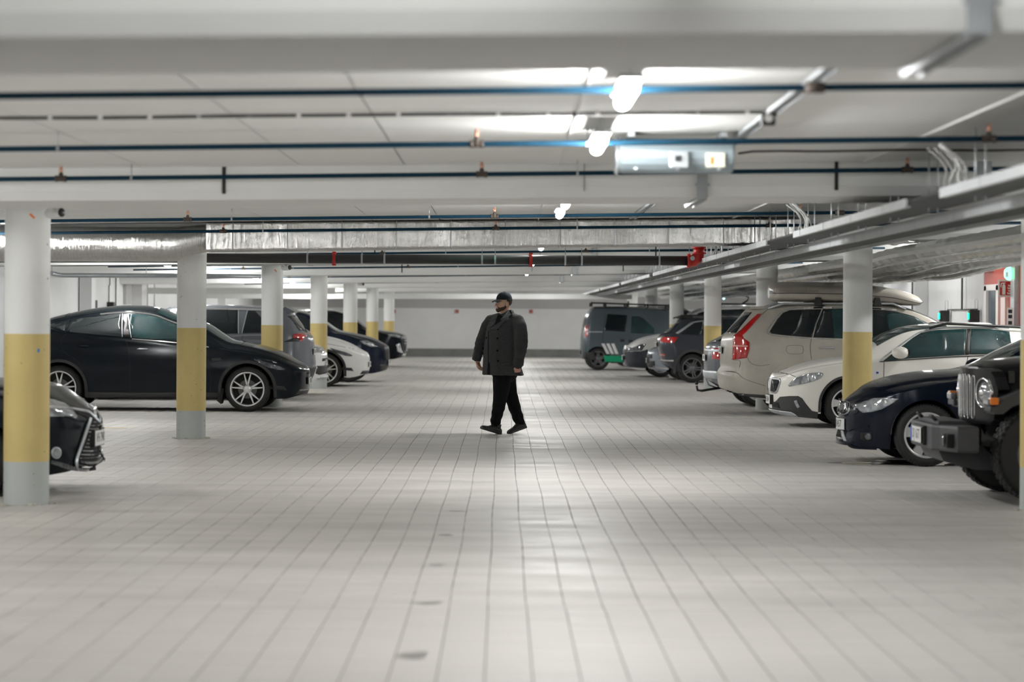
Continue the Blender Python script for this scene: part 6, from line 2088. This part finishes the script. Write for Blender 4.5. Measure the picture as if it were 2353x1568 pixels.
    p = plate_obj(root, .040, 0, .535, 'DJ 1677', -1, w=.48, h=.13)
    MB().box((.023, .222, .535), (.004, .035, .125)).build('blue_band', mat('plate_blue', (.02, .09, .5), .5), p)
    # under parts
    MB().box((2.4, 0, .52), (3.4, 1.25, .22)).build('chassis', M_under, root)
    MB().tube([(.92, -.65, .40), (.92, .65, .40)], .045, 12).build('front_axle', M_under, root)
    MB().ball((.92, .2, .40), .13).build('differential', M_under, root)
    for sg in (1, -1):
        MB().tube([(.78, sg * .42, .36), (.80, sg * .42, .75)], .03, 8).build('shock_absorber', M_galv, root)
        MB().lathe([(.055, 0), (.06, .03), (.055, .06), (.06, .09), (.055, .12), (.06, .15), (.055, .18), (.06, .21)], (.98, sg * .45, .45), 'z', 14).build('coil_spring', M_trimblk, root)
    for xc in (.93, 3.94):
        for sg in (1, -1):
            y = sg * .80
            t = make_wheel(root, xc, y, .405, .405, .255, .24, sg, 'wide', M_alloydark, 5, .5)
            tm = MB()
            for k in range(44):
                a = 2 * PI * k / 44
                for yy, wv, o in ((-.105, .055, 0), (-.035, .05, .5), (.035, .05, 0), (.105, .055, .5)):
                    aa = a + o * 2 * PI / 44
                    tm.box((math.cos(aa) * .403, yy, math.sin(aa) * .403), (.016, wv, .034), rot=Matrix.Rotation(-aa, 3, 'Y'))
            o = tm.build('tread_blocks', M_rubber, t, fix=False); o['kind'] = 'stuff'
            t.location = (xc, y, .412)
    for sg in (1, -1):
        MB().prism([(1.9, .42), (3.3, .42), (3.3, .50), (1.9, .50)], sg * .80, sg * .90).build('side_step', M_bump, root)
    return root
offroader()
# ================================================================ the walking man
from mathutils.bvhtree import BVHTree
PY = 31.05
zp_ = Z(1040, 640, 4.127)
def Q(zx, zy, dy=0.0):
    """crop coordinates -> world, at depth PY + dy"""
    px, py = zp_((zx, zy))[0]
    return Vector(P(px, py, PY + dy))

def capsule(mb, pts, rs, n=14):
    mb.tube(pts, list(rs), n, caps=True)
    for p, r in zip(pts, rs):
        mb.ball(tuple(p), r, n, 8)

def remesh_obj(mb, name, m, parent, voxel, smooth_it=3, fac=.5, disp=None):
    o = mb.build(name, m, None, fix=False)
    md = o.modifiers.new('r', 'REMESH'); md.mode = 'VOXEL'; md.voxel_size = voxel; md.use_smooth_shade = True
    if smooth_it:
        sm = o.modifiers.new('s', 'SMOOTH'); sm.factor = fac; sm.iterations = smooth_it
    dg = bpy.context.evaluated_depsgraph_get(); dg.update()
    me = bpy.data.meshes.new_from_object(o.evaluated_get(dg))
    o.modifiers.clear(); old = o.data; o.data = me; bpy.data.meshes.remove(old)
    me.name = name
    if not me.materials: me.materials.append(m)
    me.polygons.foreach_set('use_smooth', [True] * len(me.polygons))
    if disp:
        co = np.empty(len(me.vertices) * 3); me.vertices.foreach_get('co', co); co = co.reshape(-1, 3)
        no = np.array([v.normal[:] for v in me.vertices])
        for i in range(len(co)):
            co[i] += no[i] * disp(Vector(co[i]), Vector(no[i]))
        me.vertices.foreach_set('co', co.ravel()); me.update()
    if parent:
        o.parent = parent
        me.transform(Matrix.Translation(-parent.location))
    return o

man = empty('person', (0, PY, 0), 0, 'heavyset bearded man in dark cap and charcoal double-breasted coat walking left across the lane', 'person')
M_skin = mat('skin', (0.56, 0.32, 0.235), .5, var=.10, vscale=25, bump=.1, bscale=120)
M_coat = mat('charcoal_wool', (0.050, 0.050, 0.052), .92, spec=.2, var=.14, vscale=40, bump=.5, bscale=300)
M_coat2 = mat('charcoal_wool_lapel', (0.058, 0.058, 0.061), .92, spec=.2, var=.14, vscale=40, bump=.5, bscale=300)
M_trous = mat('black_jeans', (0.007, 0.007, 0.008), .9, spec=.15)
M_shirt = mat('black_shirt', (0.006, 0.006, 0.007), .9, spec=.15)
M_shoe = mat('black_leather_shoe', (0.014, 0.014, 0.015), .45)
M_sole = mat('dark_rubber_sole', (0.03, 0.03, 0.032), .7)
M_cap = mat('dark_navy_cap', (0.010, 0.014, 0.020), .85, spec=.2)
M_brim = mat('cap_brim', (0.028, 0.034, 0.042), .7, spec=.3)
M_beard = mat('brown_beard', (0.060, 0.030, 0.018), .9, var=.3, vscale=80, bump=.8, bscale=260)
M_hair = mat('short_brown_hair', (0.06, 0.035, 0.022), .9, bump=.8, bscale=260)
M_eye = mat('eye_white', (.6, .58, .55), .2)
M_iris = mat('iris_dark', (.02, .02, .02), .2)
M_lip = mat('lip', (0.42, 0.18, 0.15), .5)

# --- body: one surface (head, neck, trunk, arms with hands, legs, feet)
hc = Q(482, 232)                     # middle of the head
HY = math.radians(27)                # head turned this much from profile towards the viewer
fw = Vector((-math.cos(HY), -math.sin(HY), 0)); lt = Vector((fw.y, -fw.x, 0))   # lt: towards the far side
if lt.y < 0: lt = -lt
up = Vector((0, 0, 1))
def H(f, s, u): return hc + fw * f + lt * s + up * u
B = MB()
def ball_o(c, r, F=fw, S=lt):
    """ellipsoid with axes (forward, side, up)"""
    n, m = 20, 12
    vs, fs = [], []
    for j in range(m + 1):
        ph = PI * j / m
        for k in range(n):
            a = 2 * PI * k / n
            vs.append(c + F * (r[0] * math.sin(ph) * math.cos(a)) + S * (r[1] * math.sin(ph) * math.sin(a)) + up * (r[2] * math.cos(ph)))
    for j in range(m):
        for k in range(n):
            k2 = (k + 1) % n
            fs.append((j * n + k, (j + 1) * n + k, (j + 1) * n + k2, j * n + k2))
    B.add(vs, fs, True)
ball_o(H(-.012, 0, .030), (.098, .081, .096))         # skull
ball_o(H(.020, 0, -.030), (.075, .072, .075))         # face
ball_o(H(.030, 0, -.080), (.058, .060, .040))         # jaw
ball_o(H(.068, 0, -.097), (.026, .030, .022))         # chin
ball_o(H(.082, 0, -.002), (.016, .050, .014))         # brow
ball_o(H(.060, .035, -.030), (.030, .026, .026)); ball_o(H(.060, -.035, -.030), (.030, .026, .026))   # cheeks
capsule(B, [H(.092, 0, -.004), H(.104, 0, -.022), H(.114, 0, -.036)], (.009, .011, .014), 10)          # nose
ball_o(H(.100, .012, -.040), (.010, .008, .008)); ball_o(H(.100, -.012, -.040), (.010, .008, .008))
capsule(B, [H(.090, -.016, -.062), H(.094, 0, -.061), H(.090, .016, -.062)], (.006, .008, .006), 8)    # lips
capsule(B, [H(.088, -.014, -.072), H(.092, 0, -.073), H(.088, .014, -.072)], (.006, .008, .006), 8)
for s_ in (1, -1):                                                                                     # ears
    pts = [H(-.012 + .020 * math.cos(a), s_ * (.083 + .006 * math.sin(a)), -.020 + .032 * math.sin(a)) for a in [PI * 2 * k / 10 for k in range(11)]]
    capsule(B, pts, [.007] * 11, 8)
    ball_o(H(-.008, s_ * .082, -.016), (.018, .009, .026))
nk0 = Q(505, 395, .0); nk1 = H(-.018, 0, -.070)
capsule(B, [nk0, nk0.lerp(nk1, .5), nk1], (.085, .068, .066), 18)
# trunk (under the coat)
TF = math.radians(42)
tf = Vector((-math.cos(TF), -math.sin(TF), 0)); tl = Vector((-tf.y, tf.x, 0))
if tl.y > 0: tl = -tl                                  # tl: towards his left = near side
for (zx, zy, a, b) in ((490, 470, .17, .10), (472, 560, .21, .15), (465, 700, .22, .17), (470, 780, .20, .14)):
    c_ = Q(zx, zy)
    ball_o(c_, (b, a, .14), tf, tl)
def arm(sh, el, wr, r0=.055, r1=.05, r2=.032):
    capsule(B, [sh, sh.lerp(el, .5), el, el.lerp(wr, .5), wr], (r0, r0 * .95, r1, r1 * .85, r2), 14)
shN, elN, wrN = Q(622, 415, -.19), Q(655, 625, -.23), Q(622, 812, -.27)
shF, elF, wrF = Q(350, 405, .19), Q(255, 620, .18), Q(228, 765, .10)
arm(shN, elN, wrN); arm(shF, elF, wrF)
capsule(B, [Q(500, 440), shN], (.06, .05), 12); capsule(B, [Q(470, 440), shF], (.06, .05), 12)
def hand(wr, dirv, palm_n, thumb_side, curl, spread=.0185, L=1.0):
    """wr wrist, dirv along the hand, palm_n out of the palm, thumb_side towards the thumb"""
    d = dirv.normalized(); n = palm_n.normalized(); t = thumb_side.normalized()
    capsule(B, [wr, wr + d * .03], (.029, .026), 12)
    for k in range(4):                                  # palm as four joined metacarpals
        o = (1.5 - k) * spread
        capsule(B, [wr + d * .02 + t * o * .7, wr + d * .088 + t * o], (.015, .0125), 10)
    lens = (.070, .078, .073, .058)
    for k in range(4):
        o = (1.5 - k) * spread * 1.06
        p0 = wr + d * (.092 - .004 * abs(k - 1)) + t * o
        a = 0.0; p = p0; pts = [p0]; rs = [.0100]
        for j, fr in enumerate((.45, .30, .25)):
            a += curl[j] * (1 + .08 * k)
            v = d * math.cos(a) + n * math.sin(a)
            p = p + v * lens[k] * fr * L
            pts.append(p); rs.append((.0092, .0085, .0072)[j])
        capsule(B, pts, rs, 10)
    q0 = wr + d * .028 + t * .026
    q1 = q0 + (t * .55 + d * .75 + n * .3).normalized() * .038
    q2 = q1 + (t * .10 + d * .85 + n * .5).normalized() * .030
    q3 = q2 + (-t * .15 + d * .8 + n * .6).normalized() * .024
    capsule(B, [q0, q1, q2, q3], (.015, .0115, .0100, .0082), 10)
# near (left) hand: half closed, back of the hand to the viewer, thumb forward (image left)
hand(wrN + Vector((0, 0, -.01)), Vector((-.10, -.05, -1)), Vector((.15, 1, 0)), Vector((-1, .1, -.1)), (1.15, 1.1, .7))
# far (right) hand: relaxed, thumb forward
hand(wrF + Vector((.004, 0, -.01)), Vector((.28, -.05, -1)), Vector((.9, -.45, .2)), Vector((-.55, -.8, -.2)), (.35, .4, .3))
# legs
hipN, knN, anN = Q(468, 880, -.08), Q(452, 1130, -.13), Q(405, 1392, -.12)
hipF, knF, anF = Q(508, 880, .06), Q(556, 1120, .08), Q(640, 1385, .12)
for a_, b_, c_ in ((hipN, knN, anN), (hipF, knF, anF)):
    capsule(B, [a_, a_.lerp(b_, .5), b_, b_.lerp(c_, .4), c_], (.085, .085, .065, .058, .040), 16)
ftN = (Q(418, 1448, -.12), Q(300, 1412, -.22))
ftF = (Q(660, 1405, .12), Q(560, 1445, .03))
for (h_, t_), an in ((ftN, anN), (ftF, anF)):
    capsule(B, [an, h_.lerp(t_, .08) + up * .02, h_.lerp(t_, .6) + up * .01], (.036, .030, .020), 12)
body = remesh_obj(B, 'body', M_skin, man, .0046, 2, .5)

def cam_poly(px_poly, bvh, name, m, parent, off=.006, res=3.0, skirt=.012, world_off=None):
    """trace a flat piece on the photo and lay it on an existing surface of the man"""
    bm = Car._mesh_poly(None, px_poly, res)
    bnd = [e for e in bm.edges if len(e.link_faces) == 1]
    r = bmesh.ops.extrude_edge_only(bm, edges=bnd)
    sk = {v for v in r['geom'] if isinstance(v, bmesh.types.BMVert)}
    bm.verts.index_update()
    o = Vector((0, 0, CH)); out = []; last = None
    for v in bm.verts:
        p = Vector(P(v.co.x, v.co.z, PY)); d = (p - o).normalized()
        hit, nrm, idx, dist = bvh.ray_cast(o + d * 29, d)
        if hit is None:
            hit, nrm, idx, dist = bvh.find_nearest(p + Vector((0, -.2, 0)))
        if nrm.dot(d) > 0: nrm = -nrm
        out.append(hit + nrm * (off - (skirt if v in sk else 0)) - man.location)
    faces = [tuple(v.index for v in f.verts) for f in bm.faces]
    bm.free()
    return MB().add(out, faces, True).build(name, m, parent)
def bvh_of(objs):
    vs, fs = [], []
    for o in objs:
        b = len(vs)
        off = man.location if o.parent else Vector()
        vs += [v.co + off for v in o.data.vertices]
        fs += [tuple(b + i for i in p.vertices) for p in o.data.polygons]
    return BVHTree.FromPolygons(vs, fs)

# --- coat: trunk and sleeves in one cloth surface
K = MB()
rings = [(300, 535, .060, .055, 0), (322, 528, .085, .075, 0), (345, 515, .140, .095, 0), (372, 503, .205, .120, 0), (400, 495, .240, .140, 0), (450, 482, .250, .165, 0), (520, 474, .252, .185, 0), (600, 468, .258, .198, 0),
         (680, 463, .266, .208, 0), (760, 462, .278, .215, 0), (830, 466, .295, .225, 0), (890, 474, .315, .235, 0), (918, 478, .325, .240, 0)]
rows = []
for zy, zx, a, b, _ in rings:
    c_ = Q(zx, zy)
    row = []
    for k in range(48):
        t = 2 * PI * k / 48
        sq = 1 + .04 * math.cos(4 * t)
        dz = 0.0
        if zy >= 900:   # hem drops a little at the back
            dz = .02 * math.sin(t * 1.0) * 0
        row.append(c_ + tl * (a * math.cos(t) * sq) + tf * (b * math.sin(t) * sq) + up * dz)
    rows.append(row)
K.grid(rows, close=True)
K.add(rows[0], [tuple(range(48))]); K.add(rows[-1], [tuple(range(48))])
capsule(K, [Q(560, 375, -.06), Q(622, 402, -.17), Q(640, 455, -.21), Q(648, 530, -.23), Q(650, 610, -.24), Q(640, 700, -.26), Q(628, 760, -.27), Q(622, 815, -.27)], (.070, .082, .088, .090, .090, .080, .070, .062), 20)
capsule(K, [Q(440, 378, .06), Q(362, 398, .17), Q(330, 450, .19), Q(300, 530, .19), Q(266, 612, .18), Q(246, 690, .14), Q(230, 752, .10)], (.070, .076, .078, .076, .072, .062, .054), 20)
def coat_disp(p, n):
    q = p - Vector((0, PY, 0))
    v = noise.noise(Vector((q.x * 5, q.y * 5, q.z * 2.2))) * .007 + noise.noise(Vector((q.x * 14, q.y * 14, q.z * 7 + 3))) * .003
    # bend creases at the elbows and cuffs
    for c, s_ in ((Q(655, 640, -.24), 42), (Q(250, 640, .17), 46)):
        d = (p - c).length
        if d < .16: v += .0045 * math.sin((p.z - c.z) * s_ * 2 + (p.x - c.x) * 30) * (1 - d / .16)
    return v
coat = remesh_obj(K, 'coat', M_coat, man, .0085, 5, .5, coat_disp)
bv = bvh_of([coat])
# opening of the coat: shirt, lapels, collar, front edge, buttons, pockets, cuffs
cam_poly(zp_((440, 335), (470, 360), (500, 350), (478, 400), (452, 425), (412, 440), (405, 410), (425, 365)), bv, 'shirt', M_shirt, man, .004)
cam_poly(zp_((500, 340), (545, 300), (572, 312), (560, 350), (530, 375), (535, 402), (510, 408), (470, 400), (455, 395), (478, 372)), bv, 'collar', M_coat2, coat, .014)
cam_poly(zp_((470, 400), (505, 408), (470, 440), (440, 480), (360, 492), (345, 488), (400, 455), (440, 425)), bv, 'lapel', M_coat2, coat, .013)
cam_poly(zp_((425, 340), (385, 360), (345, 395), (350, 405), (395, 402), (420, 385), (428, 362)), bv, 'collar', M_coat2, coat, .012)
cam_poly(zp_((395, 402), (418, 390), (410, 430), (375, 462), (345, 470), (362, 430)), bv, 'lapel', M_coat2, coat, .011)
cam_poly(zp_((335, 500), (341, 500), (340, 700), (343, 885), (338, 885), (335, 700)), bv, 'front_edge', M_shirt, coat, .003, skirt=.008)
cam_poly(zp_((338, 800), (352, 800), (354, 915), (336, 922), (330, 900)), bv, 'front_gap', M_trous, coat, .006, skirt=.008)
for (bx_, by_) in ((352, 455), (322, 565), (292, 665), (280, 765), (425, 570), (424, 685), (432, 785), (430, 480)):
    px, py = zp_((bx_, by_))[0]
    p = Vector(P(px, py, PY)); o_ = Vector((0, 0, CH)); d = (p - o_).normalized()
    hit, nrm, _, _ = bv.ray_cast(o_ + d * 29, d)
    if hit:
        q = nrm.to_track_quat('Z', 'Y').to_matrix().to_4x4()
        mw = Matrix.Translation(hit + nrm * .003 - man.location) @ q
        MB().lathe([(0, .004), (.010, .005), (.0135, .003), (.0135, -.004)], (0, 0, 0), 'z', 16).build('button', M_shirt, coat, xf=mw)
for pa, pb_, ra, rb_ in ((Q(626, 775, -.27), Q(622, 826, -.27), .072, .068), (Q(237, 728, .11), Q(225, 775, .09), .062, .058)):
    rr_ = MB().tube([pa - man.location, pb_ - man.location], [ra, rb_], 28, caps=False)
    rr_.tube([pb_ - man.location, pb_ + (pa - pb_) * .3 - man.location], [rb_, rb_ * .8], 28, caps=True)
    rr_.build('cuff', M_coat2, coat)
cam_poly(zp_((455, 812), (540, 806), (541, 822), (456, 828)), bv, 'pocket_flap', M_coat2, coat, .005)
cam_poly(zp_((573, 430), (575, 430), (571, 560), (577, 690), (575, 690), (569, 560)), bv, 'sleeve_seam', M_coat, coat, .002, skirt=.006)

# --- trousers
T_ = MB()
capsule(T_, [Q(490, 880, -.01), Q(470, 920, -.08), Q(463, 1010, -.11), Q(452, 1130, -.13), Q(432, 1240, -.13), Q(410, 1350, -.12), Q(408, 1392, -.115)], (.17, .125, .115, .092, .080, .068, .060), 20)
capsule(T_, [Q(500, 880, .03), Q(512, 930, .06), Q(530, 1010, .08), Q(552, 1110, .08), Q(588, 1220, .10), Q(622, 1325, .12), Q(640, 1368, .125)], (.17, .12, .108, .088, .080, .072, .060), 20)
def tr_disp(p, n):
    return noise.noise(Vector((p.x * 9, p.y * 9, p.z * 7))) * .006 + .003 * math.sin(p.z * 60 + p.x * 20) * (1 if p.z < .35 else .3)
remesh_obj(T_, 'trousers', M_trous, man, .0085, 3, .5, tr_disp)

# --- shoes
def shoe(heel, toe, width=.052):
    d = (toe - heel); L_ = d.length; d.normalize()
    side = Vector((-d.y, d.x, 0)).normalized(); u = side.cross(d).normalized()
    if u.z < 0: u = -u
    S = MB()
    secs = [(-.05, .030, .055), (-.02, .038, .075), (.03, .040, .085), (.09, .042, .080), (.14, .048, .055), (.20, .050, .042), (.245, .040, .034), (.27, .022, .024)]
    f = L_ / .23
    rows = []
    for s_, w, h in secs:
        c0 = heel + d * s_ * f
        rows.append([c0 + side * (w * math.cos(t)) + u * (max(0, math.sin(t)) ** .75 * h if math.sin(t) > 0 else 0) for t in [PI * k / 14 for k in range(15)]])
    S.grid(rows)
    S.add(rows[0], [tuple(range(15))]); S.add(rows[-1], [tuple(range(15))])
    for r in range(len(rows) - 1):
        S.add([rows[r][0], rows[r][-1], rows[r + 1][-1], rows[r + 1][0]], [(0, 1, 2, 3)])
    off = lambda v: v - man.location
    S.v = [tuple(Vector(v) - man.location) for v in S.v]
    s_o = S.build('shoe', M_shoe, man)
    R_ = MB(); rows = []
    for s_, w, h in secs:
        c0 = heel + d * s_ * f
        w2 = w + .005; t0 = .0 if s_ > 0 else .0
        rows.append([off(c0 - side * w2 + u * .012), off(c0 - side * w2 - u * .014), off(c0 + side * w2 - u * .014), off(c0 + side * w2 + u * .012)])
    R_.grid(rows, close=True, smooth=False)
    R_.add(rows[0], [(0, 1, 2, 3)]); R_.add(rows[-1], [(0, 1, 2, 3)])
    R_.build('sole', M_sole, s_o)
    MB().tube([off(heel + d * .015 * f + u * .05), off(heel + d * .022 * f + u * .105)], [.040, .046], 20).build('shoe_collar', M_shoe, s_o)
    lc = MB()
    for k in range(4):
        c0 = heel + d * (.075 + k * .022) * f + u * (.084 - k * .010)
        lc.tube([off(c0 - side * .028), off(c0 + u * .004), off(c0 + side * .028)], .003, 6)
    lc.build('laces', M_sole, s_o)
    return s_o
hN = Q(425, 1462, -.12); hN.z = .022
tN = hN + Vector((-.175, -.115, .060))
shoe(hN, tN)
toe_F = Q(545, 1448, .04); toe_F.z = .020
hF = toe_F + Vector((.165, .09, .055))
shoe(hF, toe_F + (toe_F - hF) * .0)

# --- face details, beard, hair, cap
def loc(v): return v - man.location
for s_ in (1, -1):
    e0 = H(.076, s_ * .030, -.006)
    e = MB(); e.ball(tuple(loc(e0)), (.011, .011, .007), 12, 8)
    eo = e.build('eye', M_eye, man)
    i_ = MB(); i_.ball(tuple(loc(H(.0855, s_ * .029, -.006))), (.0045, .0045, .005), 10, 6); i_.build('iris', M_iris, eo)
    lid = MB(); lid.tube([loc(H(.080, s_ * .018, -.001)), loc(H(.086, s_ * .030, .003)), loc(H(.078, s_ * .043, -.002))], .0032, 6); lid.build('eyelid', M_skin, eo)
    bw = MB(); bw.tube([loc(H(.094, s_ * .014, .012)), loc(H(.094, s_ * .030, .018)), loc(H(.082, s_ * .046, .013))], [.0045, .005, .003], 6); bw.build('eyebrow', M_beard, man)
ms = MB(); ms.tube([loc(H(.092, -.02, -.067)), loc(H(.0985, 0, -.0665)), loc(H(.092, .02, -.067))], .0028, 6); ms.build('mouth', M_lip, man)
bb = MB(); B0 = B
B = MB()
for a in [k / 12 for k in range(13)]:
    an = (a - .5) * 2 * 1.45
    r_ = .066
    base = H(.028, 0, -.086)
    ball_o(base + fw * (r_ * .78 * math.cos(an)) + lt * (r_ * 1.0 * math.sin(an)) + up * (.018 * (1 - math.cos(an)) - .004), (.020, .020, .022))
for a in (-1, 1):
    for k in range(4):
        ball_o(H(.010 - .008 * k, a * (.070 + .002 * k), -.060 + .020 * k), (.014, .012, .016))
ball_o(H(.074, 0, -.100), (.026, .030, .024))
for k in range(7):
    t = (k - 3) / 3
    ball_o(H(.092 - .016 * t * t, t * .028, -.052 - .010 * t * t), (.007, .008, .006))
beard = remesh_obj(B, 'beard', M_beard, man, .0045, 2, .5, lambda p, n: noise.noise(p * 90) * .003)
B = MB()
ball_o(H(-.022, 0, .018), (.096, .088, .080))
hair = remesh_obj(B, 'hair', M_hair, man, .005, 1, .5, lambda p, n: noise.noise(p * 80) * .002)
# drop hair that would cover the face
bm = bmesh.new(); bm.from_mesh(hair.data)
dead = [v for v in bm.verts if ((v.co + man.location) - hc).dot(fw) > -.005 or ((v.co + man.location) - hc).z < -.035]
bmesh.ops.delete(bm, geom=dead, context='VERTS'); bm.to_mesh(hair.data); bm.free()
cp = MB(); rows = []
for j in range(13):
    ph = PI / 2 * j / 12
    ring = []
    for k in range(32):
        a = 2 * PI * k / 32
        rr = math.cos(ph) ** .85 if j < 12 else .0
        ring.append(loc(H(-.012 + .108 * rr * math.cos(a), .091 * rr * math.sin(a), .036 + .004 * math.cos(a) + .106 * math.sin(ph) * (1 - .06 * math.cos(a)))))
    rows.append(ring)
cp.grid(rows, close=True)
cap = cp.build('cap', M_cap, man)
br = MB(); top_, bot_ = [], []
for i in range(9):
    t = i / 8
    rt, rb = [], []
    for k in range(17):
        a = (k / 16 - .5) * 2
        x = .070 + .078 * t * (1 - .28 * a * a) + .026 * (1 - a * a) ** .5 * (1 - t)
        y = a * .082 * (1 - .08 * t)
        z = .034 - .010 * a * a * (1 + t) - .012 * t
        rt.append(loc(H(x, y, z + .003))); rb.append(loc(H(x, y, z - .002)))
    top_.append(rt); bot_.append(rb)
br.grid(top_); br.grid(bot_)
br.grid([top_[-1], bot_[-1]]); br.grid([[r[0] for r in top_], [r[0] for r in bot_]]); br.grid([[r[-1] for r in top_], [r[-1] for r in bot_]])
br.build('brim', M_brim, cap)
MB().ball(tuple(loc(H(-.012, 0, .142))), (.008, .008, .004), 10, 6).build('cap_button', M_cap, cap)
MB().tube([loc(H(-.012 +     .1085 * math.cos(a), .0915 * math.sin(a), .042 + .004 * math.cos(a))) for a in [2 * PI * k / 32 for k in range(33)]], .0022, 6, caps=False).build('cap_seam', M_brim, cap)
